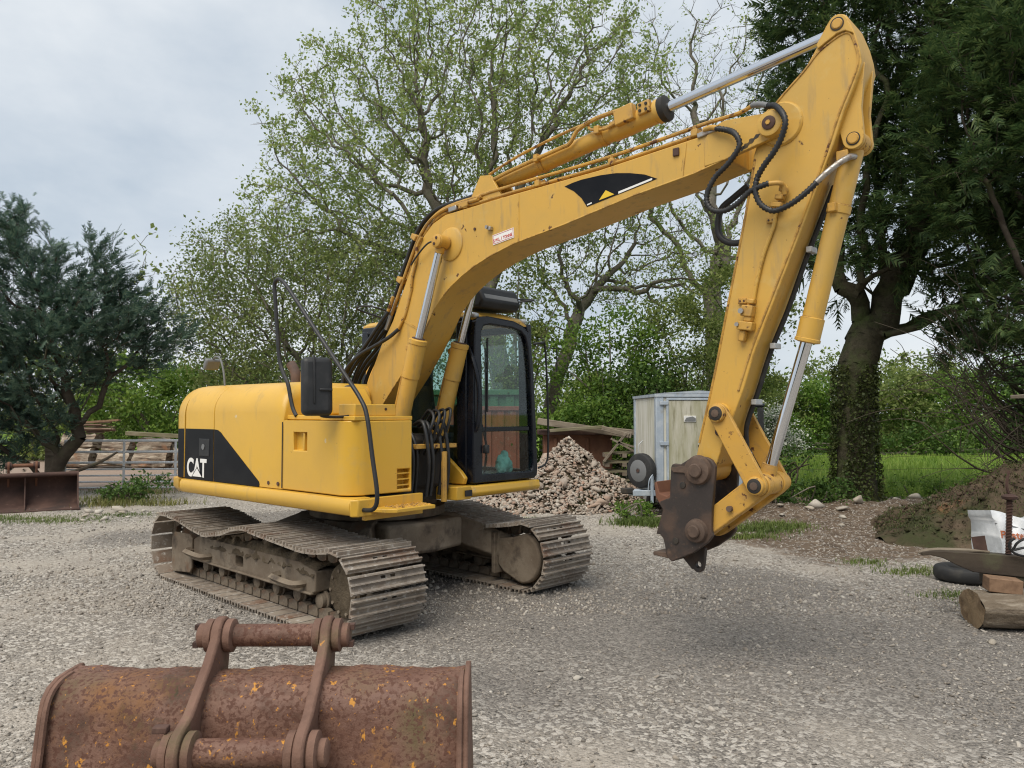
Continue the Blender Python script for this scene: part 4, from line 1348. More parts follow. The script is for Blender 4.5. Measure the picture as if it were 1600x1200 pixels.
hp = empty('rubble_heap', (1.05, 14.4, 0))
m = MB()
N = 40
vs = []
for j in range(N + 1):
    for i in range(N + 1):
        X, Y = 1.05 + (i / N * 2 - 1) * 2.0, 14.4 + (j / N * 2 - 1) * 1.8
        vs.append((X - 1.05, Y - 14.4, float(heap_h(X, Y)) - .06))
m.add(vs, [(j * (N + 1) + i, j * (N + 1) + i + 1, (j + 1) * (N + 1) + i + 1, (j + 1) * (N + 1) + i) for j in range(N) for i in range(N)])
m.build('core', 'soil', hp)
r8 = np.random.default_rng(20)
rub = []
for V, F in STONES[:8]:
    rub.append(raw_mesh('rubble_stone', V, F, 'rubble'))
cnt = 0
while cnt < 300:
    X, Y = r8.uniform(-.6, 2.6), r8.uniform(12.9, 14.9)
    h = float(heap_h(X, Y))
    if h <= .01:
        continue
    s = float(np.clip(r8.lognormal(-2.75, .45), .04, .21))
    place(rub[cnt % 8], 'rubble_stone', hp, (X - 1.05, Y - 14.4, h + s * .1), tuple(r8.uniform(-1, 1, 3) * (1, 1, 3)), (s, s * r8.uniform(.7, 1), s * r8.uniform(.6, .9)))
    cnt += 1
X, Y = r8.uniform(-.8, 2.8, 9000), r8.uniform(12.7, 15.8, 9000)
h = heap_h(X, Y)
k = (h > .01) | (r8.uniform(size=9000) < .06)
X, Y, h = X[k], Y[k], h[k]
s = np.clip(r8.lognormal(-3.35, .35, len(X)), .018, .07)
so_ = place(stones_mesh('small_rubble', np.stack([X - 1.05, Y - 14.4, h], 1), s, 'rubble_small', r8, STONES), 'small_rubble', hp)
so_['kind'] = 'stuff'
tag(hp, 'heap of crushed pinkish brick and stone rubble between cab and trailer', 'rubble heap')
for i, (lx, ly, s) in enumerate(((2.35, 12.35, .10), (2.5, 12.45, .13), (2.62, 12.3, .09), (2.42, 12.25, .07), (2.72, 12.5, .12), (2.25, 12.5, .08), (2.85, 12.4, .10))):
    tag(place(rub[i], 'rubble_stone', None, (lx, ly, s * .4), (i, i * .7, i * 2.), (s, s * .8, s * .7)), 'pinkish broken brick lump below the trailer drawbar', 'stone', 'brick lumps under the trailer')

# ================================================================== RED SKIP, GREEN CONTAINER, TIMBER
sk = empty('red_container', (-1.2, 17.8, 0))
m = MB()
for i in range(22):
    x0 = -1.6 + i * .145
    m.box((x0 + .0725, 0 if i % 2 else .035, .9), (.145, .06, 1.74))
m.box((0, .6, .9), (3.1, 1.1, 1.7))
m.build('side_wall', 'skip_red', sk)
MB().box((0, 0, 1.8), (3.3, .12, .10)).build('top_rail', 'skip_red', sk, bevel=.01)
MB().box((0, -.05, .06), (3.3, .12, .12)).build('bottom_rail', 'skip_red', sk, bevel=.01)
for px in (-1.62, 1.62):
    MB().box((px, -.01, .92), (.12, .14, 1.86)).build('corner_post', 'skip_red', sk, bevel=.01)
tag(sk, 'faded red corrugated container seen through the cab glass', 'container')
gc = empty('green_container', (-2.55, 19.6, -.28))
m = MB()
for i in range(30):
    m.box((-2.9 + i * .2, 0 if i % 2 else .05, 1.25), (.2, .06, 2.4))
m.box((0, 1.2, 1.25), (5.8, 2.2, 2.4))
m.build('side_wall', 'container_green', gc)
MB().box((0, -.02, 2.5), (6.0, .12, .14)).build('top_rail', 'container_green', gc, bevel=.01)
MB().box((0, -.02, .08), (6.0, .12, .16)).build('bottom_rail', 'container_green', gc, bevel=.01)
for px in (-2.95, 2.95):
    MB().box((px, -.03, 1.3), (.14, .16, 2.5)).build('corner_post', 'container_green', gc, bevel=.01)
tag(gc, 'green corrugated shipping container far behind the cab', 'container')
bk = empty('rusty_skip', (1.55, 16.9, 0))
MB().box((-.1, .35, .62), (1.5, .7, 1.2)).build('tank', 'rust_orange', bk, bevel=.015)
MB().box((-.1, .30, 1.27), (1.75, .95, .10)).build('rim', 'rust_dark', bk, bevel=.01)
for px in (-.6, .1, .6):
    MB().box((px, -.02, .6), (.06, .04, 1.1)).build('rib', 'rust_orange', bk, bevel=.005)
tag(bk, 'rusty orange steel tank behind the rubble heap', 'tank')
tim = [((.55, 16.6, 1.52), (2.55, 16.5, 1.22), .16, .14, 'old_wood', 'long grey timber lying across the rusty tank, uppermost'), ((.8, 16.35, 1.32), (1.95, 16.3, 1.40), .14, .07, 'mossy_wood', 'pale flat board lying on the rusty tank'),
       ((1.9, 16.25, 1.38), (2.45, 16.1, 1.22), .10, .10, 'old_wood', 'short round-ended timber sticking out toward the trailer'), ((1.8, 16.7, 1.36), (2.75, 16.7, 1.26), .22, .12, 'old_wood', 'thick grey timber end beside the trailer top')]
for p, q, w_, h_, mt, lab in tim:
    tag(MB().bar(p, q, w_, h_).build('timber', mt, None, bevel=.012), lab, 'timber', 'timbers on the rusty tank')
pz = empty('pallet_stack', (2.35, 16.3, 0))
for i in range(5):
    for j in range(2):
        MB().box((rnd.uniform(-.05, .05), -.1 + j * .3, .10 + i * .19), (.85, .12, .035), Matrix.Rotation(rnd.uniform(-.06, .06), 3, 'Y')).build('board', 'mossy_wood', pz)
    for bx_ in (-.36, 0, .36):
        MB().box((bx_, .05, .045 + i * .19 - .0), (.09, .5, .08)).build('block', 'old_wood', pz)
for k, (a0, x0) in enumerate(((.5, .05), (-.9, -.2), (.3, .22))):
    MB().box((x0, -.2, .98), (.75, .1, .04), Matrix.Rotation(a0, 3, 'Y')).build('board', 'old_wood', pz)
tag(pz, 'stack of broken wooden pallets between the rubble and the trailer', 'pallets')

# ================================================================== BOX TRAILER
T = empty('box_trailer', (2.38, 12.6, 0), R(1))
# local: x to the right along the door side, y back along the narrow end
Wt, Dt, z0, z1 = 1.35, 2.0, .47, 1.98
MB().box((.0, Dt / 2, (z0 + z1) / 2), (.03, Dt - .1, z1 - z0 - .06)).build('end_panel', 'trailer_panel', T)
MB().box((Wt / 2, .0, (z0 + z1) / 2), (Wt - .1, .03, z1 - z0 - .06)).build('side_panel', 'trailer_panel', T)
MB().box((Wt, Dt / 2, (z0 + z1) / 2), (.03, Dt - .1, z1 - z0 - .06)).build('end_panel', 'trailer_panel', T)
MB().box((Wt / 2, Dt, (z0 + z1) / 2), (Wt - .1, .03, z1 - z0 - .06)).build('side_panel', 'trailer_panel', T)
for (cx, cy) in ((0, 0), (Wt, 0), (0, Dt), (Wt, Dt)):
    MB().box((cx + (.03 if cx == 0 else -.03), cy + (.03 if cy == 0 else -.03), (z0 + z1) / 2), (.13, .13, z1 - z0)).build('corner_post', 'trailer_steel', T, bevel=.012)
for cy in (-.022, Dt + .022):
    MB().box((Wt / 2, cy, z1 + .005), (Wt + .1, .05, .06)).build('roof_rail', 'trailer_steel', T, bevel=.008)
    MB().box((Wt / 2, cy, z0 + .01), (Wt + .1, .05, .07)).build('floor_rail', 'trailer_steel', T, bevel=.008)
for cx in (-.022, Wt + .022):
    MB().box((cx, Dt / 2, z1 + .004), (.05, Dt, .055)).build('roof_rail', 'trailer_steel', T, bevel=.008)
    MB().box((cx, Dt / 2, z0 + .012), (.05, Dt, .065)).build('floor_rail', 'trailer_steel', T, bevel=.008)
MB().prism([(-.05, 0), (Wt + .05, 0), (Wt / 2, .05)], -.05, Dt + .05, 'y').xf(Matrix.Translation((0, 0, z1 + .034))).build('roof', 'trailer_steel', T)
dr = MB().box((.50, -.03, 1.22), (.66, .03, 1.36)).build('door', 'trailer_door', T, bevel=.008)
for cx, w_, cz, h_ in ((.155, .035, 1.22, 1.40), (.845, .035, 1.22, 1.40), (.5, .72, 1.925, .035), (.5, .72, .53, .035)):
    MB().box((cx, -.035, cz), (w_, .045, h_)).build('door_frame', 'trailer_steel', T, bevel=.004)
MB().box((.52, -.05, 1.60), (.20, .02, .10)).build('vent', 'white_paint', dr, bevel=.004)
MB().prism([(.43, 1.57), (.61, 1.57), (.61, 1.61), (.56, 1.64), (.46, 1.62)], -.075, -.058).build('vent_hood', 'grey_plastic', dr)
MB().box((.74, -.06, 1.16), (.18, .03, .035)).build('handle', 'plastic_black', dr, bevel=.005)
for hz in (1.86, 1.20):
    MB().box((.10, -.055, hz), (.14, .03, .06)).build('hinge', 'trailer_steel', T, bevel=.004)
MB().box((.45, .5, z0 - .07), (.9, 1.0, .07)).build('chassis', 'dark_machinery', T)
MB().bar((.2, .35, .42), (-.46, .02, .40), .09, .09).build('drawbar', 'trailer_steel', T, bevel=.008)
MB().bar((.7, -.06, .40), (-.42, -.03, .395), .07, .09).build('drawbar', 'trailer_steel', T, bevel=.008)
MB().box((-.50, 0, .43), (.20, .11, .10)).build('coupling', 'dark_machinery', T, bevel=.02)
jk = MB().cyl((-.12, -.12, .25), (-.12, -.12, .68), .026, n=12).build('jockey_stand', 'trailer_steel', T)
MB().tube([(-.12, -.10, .66), (-.12, -.17, .70), (-.18, -.2, .62), (-.2, -.2, .45)], .009, 6).build('crank', 'trailer_steel', jk)
MB().box((.25, -.05, .18), (.16, .1, .36)).build('block_support', 'dark_wood', T)


def wheel(name, parent, c, axis, r, w, rim='galvanised'):
    a = Vector(axis).normalized()
    c = Vector(c)
    t = MB().lathe(c - a * w / 2, c + a * w / 2, [(0, r * .62), (.005, r * .80), (w * .12, r * .95), (w * .25, r), (w * .75, r), (w * .88, r * .95), (w - .005, r * .80), (w, r * .62)], 28).build(name, 'rubber', parent)
    MB().lathe(c - a * (w / 2 + .004), c + a * w / 2, [(0, r * .60), (.004, r * .63), (.03, r * .56), (.045, r * .42), (.02, r * .30), (.012, r * .18), (.0, r * .16)], 24).build('rim', rim, t)
    MB().cyl(c - a * (w / 2 + .012), c, r * .1, n=10).build('hub', 'rust_dark', t)
    return t


wheel('spare_wheel', T, (-.25, .10, .75), (.80, .60, 0), .285, .16, 'grey_plastic')
wheel('road_wheel', T, (.1, 1.25, .29), (1, 0, 0), .29, .16)
wheel('road_wheel', T, (Wt - .1, 1.25, .29), (1, 0, 0), .29, .16)
MB().tube([(-.02, 1.2, .9), (-.09, 1.2, 1.0), (-.09, 1.2, 1.12), (-.02, 1.2, 1.2)], .012, 6).build('rope_hook', 'galvanised', T)
tag(T, 'small white box trailer with algae stained door and spare wheel', 'trailer')

# ================================================================== PARKED VEHICLE BEHIND THE STICK
K = empty('parked_van', (4.15, 15.2, 0), R(-18))
body = [(-.85, .32), (.85, .32), (.88, .9), (.80, 1.0), (.76, 1.78), (.6, 1.86), (-.6, 1.86), (-.76, 1.78), (-.80, 1.0), (-.88, .9)]
m = MB()
m.prism([(-.85, .32), (.85, .32), (.88, .95), (-.88, .95)], 0, 2.6, 'y')
m.build('body', 'car_paint', K, bevel=.05)
for (xa, xb) in ((-.78, -.66), (.66, .78)):
    MB().prism([(xa - .06 * (xa < 0), .96), (xb - .06 * (xa < 0) * 0, .96), (xb, 1.80), (xa, 1.80)], .02, .12, 'y').build('pillar', 'plastic_black', K, bevel=.01)
    MB().prism([(xa, .96), (xb, .96), (xb, 1.80), (xa, 1.80)], 1.2, 1.32, 'y').build('pillar', 'plastic_black', K, bevel=.01)
    MB().prism([(xa, .96), (xb, .96), (xb, 1.80), (xa, 1.80)], 2.45, 2.57, 'y').build('pillar', 'plastic_black', K, bevel=.01)
MB().box((0, 1.3, 1.85), (1.6, 2.6, .08)).build('roof', 'car_paint', K, bevel=.03)
MB().box((0, .06, 1.38), (1.30, .012, .82)).build('rear_window', 'glass_tint', K)
MB().box((-.74, .66, 1.38), (.012, 1.06, .82)).build('side_window', 'glass_tint', K)
MB().box((.74, .66, 1.38), (.012, 1.06, .82)).build('side_window', 'glass_tint', K)
MB().box((0, -.03, .45), (1.6, .1, .16)).build('bumper', 'plastic_black', K, bevel=.03)
for wx in (-.78, .78):
    for wy in (.5, 2.1):
        wheel('wheel', K, (wx, wy, .3), (1, 0, 0), .3, .18)
tag(K, 'dark van partly hidden behind the excavator stick and trailer', 'van')


# ================================================================== EXCAVATOR
EX = empty('excavator', (-1.33, 7.68, 0), R(-41.5))
tag(EX, 'yellow tracked excavator with black decals parked on the gravel', 'excavator')
YB = -.07                                 # boom centre plane (local: x forward, y left, z up)


def pin(p, y0, y1, r, mat, parent, name='pin', n=20, head=0.0):
    m = MB()
    y0, y1 = min(y0, y1), max(y0, y1)
    L = y1 - y0
    m.lathe((p[0], y0, p[1]), (p[0], y1, p[1]), [(0, r * .82), (.006, r), (L - .006, r), (L, r * .82)], n)
    return m.build(name, mat, parent)


# ---- boom
boom_out = [(-.08, 1.55), (.001, 1.72), (.128, 1.977), (.337, 2.336), (.505, 2.556), (.70, 2.92), (.84, 3.165), (.93, 3.29), (1.05, 3.385), (1.218, 3.437), (1.997, 3.467), (2.847, 3.486), (3.699, 3.543), (3.86, 3.575),
            (3.86, 3.347), (3.631, 3.299), (3.123, 3.235), (2.519, 3.131), (2.031, 3.064), (1.906, 3.036), (1.73, 2.99), (1.571, 2.936), (1.42, 2.87), (1.285, 2.794), (1.16, 2.70), (1.066, 2.607), (.95, 2.43), (.80, 2.24), (.619, 2.03), (.381, 1.79), (.16, 1.50), (.02, 1.47)]
boom = MB().prism(boom_out, -.245, .105).build('boom', 'yellow', EX, bevel=.007)
tip = [(3.70, 3.50), (3.74, 3.57), (3.846, 3.603)] + arc((4.162, 3.494), .085, 100, -62, 10) + [(3.843, 3.343), (3.70, 3.33)]
for y0, y1 in ((-.252, -.217), (.077, .112)):
    MB().prism(tip, y0, y1).build('boom_fork', 'yellow', boom, bevel=.004)
for (x0, z0_, x1, z1_) in ((2.06, 3.075, 2.06, 3.46), (3.53, 3.29, 3.56, 3.52), (.62, 2.57, .93, 2.42)):
    MB().bar((x0, -.246, z0_), (x1, -.246, z1_), .006, .018).build('weld_seam', 'yellow', boom)
MB().bar((.96, -.249, 2.40), (1.9, -.249, 3.033), .001, .001)
pts = [(x, z) for x, z in boom_out[14:30]]
MB().tube([(x, -.243, z + .006) for x, z in pts], .0075, 5, smooth=False).build('weld_seam', 'yellow', boom)
MB().lathe((4.162, -.30, 3.494), (4.162, -.25, 3.494), [(0, .062), (.004, .078), (.05, .082)], 28).build('boss', 'yellow', boom)
MB().lathe((4.162, -.312, 3.494), (4.162, -.29, 3.494), [(0, .032), (.005, .043), (.022, .045)], 20).build('pin_end', 'rust_dark', boom)
MB().cyl((4.162, -.318, 3.494), (4.162, -.308, 3.494), .016, n=6).build('pin_bolt', 'yellow_worn', boom)
MB().lathe((4.162, .112, 3.494), (4.162, .17, 3.494), [(0, .08), (.05, .07), (.055, .05)], 24).build('boss', 'yellow', boom)
MB().lathe((1.285, -.265, 3.165), (1.285, -.24, 3.165), [(0, .13), (.010, .145), (.024, .150)], 32).build('boss', 'yellow', boom)
MB().lathe((1.285, .10, 3.165), (1.285, .13, 3.165), [(0, .150), (.02, .145), (.03, .13)], 32).build('boss', 'yellow', boom)
# decal with stripe and triangle
dec = [(2.53, 3.45), (2.61, 3.463), (2.69, 3.470), (2.86, 3.468), (3.0, 3.455), (3.12, 3.43), (3.24, 3.395), (3.34, 3.345), (3.15, 3.315), (2.94, 3.285), (2.74, 3.255), (2.69, 3.33), (2.62, 3.395)]
dec = [(x, z - .022) for x, z in dec]
d_ = MB().prism(dec, -.2475, -.2455).build('decal', 'black_paint', boom)
MB().prism([(2.85, 3.262), (2.91, 3.325), (2.985, 3.281)], -.2495, -.2478).build('decal_triangle', 'yellow_decal', d_)
MB().prism([(3.02, 3.294), (3.30, 3.336), (3.30, 3.322), (3.02, 3.278)], -.2495, -.2478).build('decal_stripe', 'white_decal', d_)
MB().prism([(2.742, 3.252), (2.785, 3.260), (2.785, 3.250), (2.745, 3.242)], -.2495, -.2478).build('decal_stripe', 'white_decal', d_)
sg = MB().prism([(1.782, 3.165), (2.012, 3.195), (2.018, 3.113), (1.788, 3.083)], -.250, -.2455).build('load_sign', 'white_decal', boom)
Mx = Matrix.Translation((1.795, -.2508, 3.104)) @ Matrix.Rotation(R(-7.4), 4, 'Y') @ Matrix.Rotation(R(90), 4, 'X')
text('S.W.L. 1 TONNE', 'lettering', 'red_print', sg, .036, Mx, .0008, sx=.80)
MB().ring_prism([(1.787, 3.160), (2.007, 3.189), (2.013, 3.119), (1.793, 3.090)], [(1.790, 3.157), (2.004, 3.185), (2.010, 3.122), (1.796, 3.094)], -.2512, -.250, 'y').build('sign_border', 'red_print', sg)
MB().cyl((1.745, -.29, 3.235), (1.745, -.245, 3.235), .016, n=8).build('grease_fitting', 'steel_fitting', boom)
MB().box((1.768, -.265, 3.222), (.035, .035, .03)).build('grease_fitting', 'steel_fitting', boom, bevel=.004)
MB().cyl((1.575, -.253, 3.252), (1.575, -.244, 3.252), .013, n=8).build('plug', 'rust_dark', boom)
MB().box((3.49, -.25, 3.475), (.045, .02, .055)).build('bracket', 'rust_dark', boom, bevel=.004)
layered('grease', (0.030, 0.022, 0.014), [((0.10, 0.065, 0.02), 9.0, 0.45, 0.65, 0.6)], rough=0.5)
for (gx_, gz_, ga, gl, gw) in ((4.02, 3.415, 32, .16, .016), (3.93, 3.375, 25, .14, .010), (1.17, 3.06, 70, .16, .010)):
    c_, s_ = math.cos(R(ga)), math.sin(R(ga))
    pr = [(u * gl, gw * (1 + .5 * math.sin(u * 23)) * math.sqrt(max(0, 1 - (2 * u) ** 2))) for u in np.linspace(-.5, .5, 14)]
    ol = pr + [(u, -v * .6) for u, v in reversed(pr)][1:-1]
    MB().prism([(gx_ + u * c_ - v * s_, gz_ + u * s_ + v * c_) for u, v in ol], -.2530 if gx_ > 3 else -.2462, -.2522 if gx_ > 3 else -.2454).build('grease_stain', 'grease', boom)
# steel pipes along the boom back
def offs(pts, d):
    out = []
    for i, (x, z) in enumerate(pts):
        a, b = pts[max(i - 1, 0)], pts[min(i + 1, len(pts) - 1)]
        tx, tz = b[0] - a[0], b[1] - a[1]
        l = math.hypot(tx, tz)
        out.append((x - tz / l * d, z + tx / l * d))
    return out


spine = [(.40, 2.42), (.505, 2.556), (.70, 2.92), (.84, 3.165), (.93, 3.29), (1.05, 3.385), (1.218, 3.437), (1.6, 3.452), (1.997, 3.467), (2.847, 3.486), (3.45, 3.525), (3.70, 3.545)]
for y_, dd, r_, i0, i1 in ((-.215, .030, .0135, 2, 12), (-.165, .036, .0125, 1, 12), (-.10, .045, .0125, 1, 11), (.03, .040, .0125, 1, 12), (.085, .035, .0125, 2, 11)):
    q = offs(spine, dd)[i0:i1]
    MB().tube([(x, y_, z) for x, z in q], r_, 8, 4).build('hydraulic_pipe', 'yellow_worn', boom)
q = offs(spine, .085)[6:]
MB().tube([(q[0][0], -.19, q[0][1] - .02)] + [(x, -.19, z + .012) for x, z in q[1:]] + [(3.92, -.2, 3.645), (4.05, -.25, 3.655)], .0135, 8, 4).build('hydraulic_pipe', 'yellow_worn', boom)
for y_, dd, i0, i1 in ((-.235, .055, 1, 8), (-.20, .085, 1, 8), (-.165, .075, 2, 8)):
    q = offs(spine, dd)[i0:i1]
    MB().tube([(x, y_, z) for x, z in q] + [(1.5, y_, 3.50)], .0145, 8, 4).build('hydraulic_pipe', 'yellow_worn', boom)
    MB().tube([(q[0][0] - .06, y_, q[0][1] - .10), (q[0][0] - .02, y_, q[0][1] - .03), (q[0][0] + .01, y_, q[0][1] + .03)], .021, 8, 3).build('pipe_union', 'steel_fitting', boom)
for x_, z_ in ((.60, 2.93), (.80, 3.30)):
    MB().box((x_, -.20, z_), (.05, .12, .07), Matrix.Rotation(R(-58), 3, 'Y')).build('pipe_clamp', 'yellow_worn', boom, bevel=.006)
for x_, z_ in ((1.45, 3.47), (2.25, 3.50), (2.95, 3.52), (3.62, 3.57)):
    MB().box((x_, -.065, z_ + .01), (.05, .36, .05)).build('pipe_clamp', 'yellow_worn', boom, bevel=.006)
    for yy_ in (-.23, -.15):
        MB().cyl((x_, yy_, z_ + .03), (x_, yy_, z_ + .055), .012, n=6).build('bolt', 'yellow_worn', boom)
MB().box((1.30, -.225, 3.475), (.10, .05, .045), Matrix.Rotation(R(-5), 3, 'Y')).build('valve', 'steel_fitting', boom, bevel=.006)
MB().box((1.43, -.225, 3.482), (.11, .05, .04), Matrix.Rotation(R(-5), 3, 'Y')).build('valve', 'yellow_worn', boom, bevel=.006)
MB().box((3.72, -.235, 3.555), (.14, .05, .035), Matrix.Rotation(R(-8), 3, 'Y')).build('pipe_clamp', 'steel_fitting', boom, bevel=.006)

# ---- boom cylinders (near and far side)
ct, cm, cf = Vector((1.255, 0, 3.175)), Vector((.962, 0, 2.353)), Vector((.56, 0, 1.08))
for y_, lab in ((YB - .26, 'near'), (YB + .26, 'far')):
    s = Vector((0, y_, 0))
    ax = (cm - cf).normalized()
    Lb = (cm - cf).length
    bar_ = MB().lathe(cf + s, cm + s, [(0, .05), (.02, .072), (Lb - .36, .072), (Lb - .355, .080), (Lb - .05, .080), (Lb - .045, .086), (Lb - .01, .086), (Lb, .06)], 28).build('boom_cylinder', 'yellow', EX)
    MB().lathe(cm + s - ax * .005, cm + s + ax * .012, [(0, .062), (.012, .058)], 24).build('seal_ring', 'rust_dark', bar_)
    MB().cyl(cm + s - ax * .1, ct + s, .036, n=24).build('rod', 'chrome', bar_)
    sg_ = -1 if y_ < YB else 1
    ey = MB()
    ey.cyl((ct.x, y_ - .055, ct.z), (ct.x, y_ + .055, ct.z), .060, n=24)
    ey.cyl(ct + s - ax * .10, ct + s, .042, n=16)
    ey.build('rod_eye', 'yellow_worn', bar_, bevel=.005)
    MB().lathe((ct.x, y_ + sg_ * .052, ct.z), (ct.x, y_ + sg_ * .075, ct.z), [(0, .058), (.015, .056), (.022, .045)], 20).build('pin_cap', 'yellow_worn', bar_)
    for a in (0, 180):
        MB().cyl((ct.x + .028 * math.cos(R(a + 60)), y_ + sg_ * .07, ct.z + .028 * math.sin(R(a + 60))), (ct.x + .028 * math.cos(R(a + 60)), y_ + sg_ * .08, ct.z + .028 * math.sin(R(a + 60))), .013, n=6).build('bolt', 'rust_dark', bar_)
    side = Vector((-.096, -.01, .03))
    MB().tube([cf + s + side + ax * .05, cf + s + side + ax * (Lb - .45), cm + s + side * .9 - ax * .22, cm + s + side * .9 - ax * .10, cm + s + side * .6 - ax * .04], .012, 7, 3).build('hydraulic_pipe', 'yellow_worn', bar_)
    MB().box(cm + s - ax * .10 + side * .75, (.06, .06, .05)).build('port_block', 'yellow_worn', bar_, bevel=.006)
    MB().cyl((cf.x, y_ - .07, cf.z), (cf.x, y_ + .07, cf.z), .085, n=20).build('foot_eye', 'yellow_worn', bar_, bevel=.005)

# ---- stick cylinder on the boom back
s0, s1, s2 = Vector((1.62, YB, 3.645)), Vector((3.318, YB, 3.879)), Vector((4.52, YB, 4.035))
ax = (s1 - s0).normalized()
Lb = (s1 - s0).length
sc = MB().lathe(s0, s1, [(0, .055), (.02, .068), (Lb - .46, .068), (Lb - .455, .078), (Lb - .08, .078), (Lb - .075, .088), (Lb - .01, .088), (Lb, .06)], 28).build('stick_cylinder', 'yellow', EX)
MB().lathe(s1 - ax * .045, s1 + ax * .02, [(0, .086), (.01, .093), (.05, .093), (.065, .06)], 28).build('gland_ring', 'dark_machinery', sc)
MB().cyl(s1 - ax * .1, s2, .0375, n=28).build('rod', 'chrome', sc)
MB().cyl((s0.x, YB - .09, s0.z - .005), (s0.x, YB + .09, s0.z - .005), .075, n=20).build('foot_eye', 'yellow_worn', sc, bevel=.005)
for y_ in (YB - .12, YB + .09):
    MB().prism([(1.40, 3.44), (1.86, 3.45), (1.70, 3.70), (1.58, 3.72)], y_, y_ + .03).build('cylinder_bracket', 'yellow', sc, bevel=.004)
e0 = s1 - ax * .30
MB().box(e0 + Vector((0, -.085, .04)), (.16, .07, .12), Matrix.Rotation(R(-7.8), 3, 'Y')).build('port_block', 'yellow_worn', sc, bevel=.008)
MB().box(e0 + Vector((.16, -.075, .055)), (.10, .05, .09), Matrix.Rotation(R(-7.8), 3, 'Y')).build('port_block', 'yellow_worn', sc, bevel=.008)
for dx in (.135, .185):
    for dz in (.035, .075):
        MB().cyl(e0 + Vector((dx, -.108, dz)), e0 + Vector((dx, -.098, dz)), .011, n=8).build('bolt', 'dark_machinery', sc)
MB().tube([e0 + Vector((-.05, -.09, .09)), e0 + Vector((-.26, -.10, .075)), e0 + Vector((-.42, -.10, .03)), e0 + Vector((-.50, -.10, -.055)), e0 + Vector((-.62, -.10, -.075)), e0 + Vector((-1.2, -.10, -.155)), e0 + Vector((-1.5, -.1, -.23))], .016, 8, 5).build('hydraulic_pipe', 'yellow_worn', sc)
MB().tube([e0 + Vector((0, -.085, .03)), e0 + Vector((-.16, -.095, -.02)), e0 + Vector((-.30, -.10, .005)), e0 + Vector((-.42, -.06, .075)), e0 + Vector((-1.0, -.05, .0)), e0 + Vector((-1.4, -.05, -.1))], .011, 7, 5).build('hydraulic_pipe', 'yellow_worn', sc)
for t_ in (.55, 1.15):
    MB().lathe(s0 + ax * t_, s0 + ax * (t_ + .04), [(0, .068), (.002, .075), (.038, .075), (.04, .068)], 24).build('clamp', 'yellow_worn', sc)
    MB().box(s0 + ax * (t_ + .02) + Vector((0, -.09, .02)), (.045, .05, .06)).build('clamp', 'yellow_worn', sc, bevel=.004)
# rod eye inside the stick top
MB().cyl((s2.x, YB - .075, s2.z - .02), (s2.x, YB + .075, s2.z - .02), .07, n=20).build('rod_eye', 'yellow_worn', sc)

# ---- stick
st_out = arc((4.555, 4.015), .062, 140, 20, 7) + [(4.655, 3.917), (4.675, 3.83), (4.685, 3.752), (4.65, 3.644), (4.58, 3.48), (4.516, 3.295), (4.483, 3.222), (4.341, 2.869), (4.126, 2.36), (4.018, 2.105), (3.935, 1.851), (3.80, 1.522), (3.745, 1.37)] \
    + arc((3.635, 1.325), .085, 10, -170, 8) + [(3.60, 1.42), (3.726, 1.948), (3.821, 2.379), (3.886, 2.631), (3.942, 2.915), (3.988, 3.155), (4.02, 3.34), (4.075, 3.50), (4.17, 3.647), (4.348, 3.798), (4.43, 3.921)]
stick = MB().prism(st_out, -.205, .065).build('stick', 'yellow', EX, bevel=.006)
rim_l = [(4.075, 3.50), (4.17, 3.640), (4.345, 3.790), (4.44, 3.885), (4.56, 3.945), (4.615, 3.945), (4.64, 3.90), (4.665, 3.80), (4.66, 3.73), (4.62, 3.63), (4.55, 3.47), (4.46, 3.22), (4.32, 2.87), (4.10, 2.36), (3.99, 2.10), (3.90, 1.84)]
MB().tube([(x, -.204, z) for x, z in rim_l], .009, 6, 3).build('weld_seam', 'yellow_worn', stick)
MB().tube([(x, -.204, z) for x, z in [(3.62, 1.50), (3.735, 1.95), (3.83, 2.38), (3.95, 2.915), (3.998, 3.155), (4.03, 3.32)]], .008, 6, 3).build('weld_seam', 'yellow_worn', stick)
MB().prism(arc((4.555, 4.015), .056, 150, 15, 6) + [(4.645, 3.93), (4.60, 3.96), (4.55, 3.955), (4.44, 3.90), (4.43, 3.925)], -.222, -.200).build('boss_plate', 'yellow', stick, bevel=.004)
pin((4.555, 4.012), -.232, .09, .033, 'yellow_worn', stick)
MB().lathe((4.20, -.222, 3.50), (4.20, -.20, 3.50), [(0, .128), (.008, .138), (.02, .142)], 32).build('boss_plate', 'yellow', stick)
for y0, y1 in ((-.165, -.130), (-.01, .025)):
    MB().prism([(4.63, 3.78), (4.690, 3.76), (4.665, 3.50)] + arc((4.618, 3.322), .062, 20, -160, 8) + [(4.535, 3.40), (4.55, 3.50)], y0, y1).build('cylinder_ear', 'yellow', stick, bevel=.004)
pin((4.618, 3.322), -.178, .035, .034, 'yellow_worn', stick)
for (px_, pz_, yy_) in ((4.555, 4.012, -.223), (4.618, 3.322, -.166)):
    MB().cyl((px_, yy_ - .003, pz_), (px_, yy_ + .002, pz_), .040, n=24).build('seal_ring', 'dark_machinery', stick)
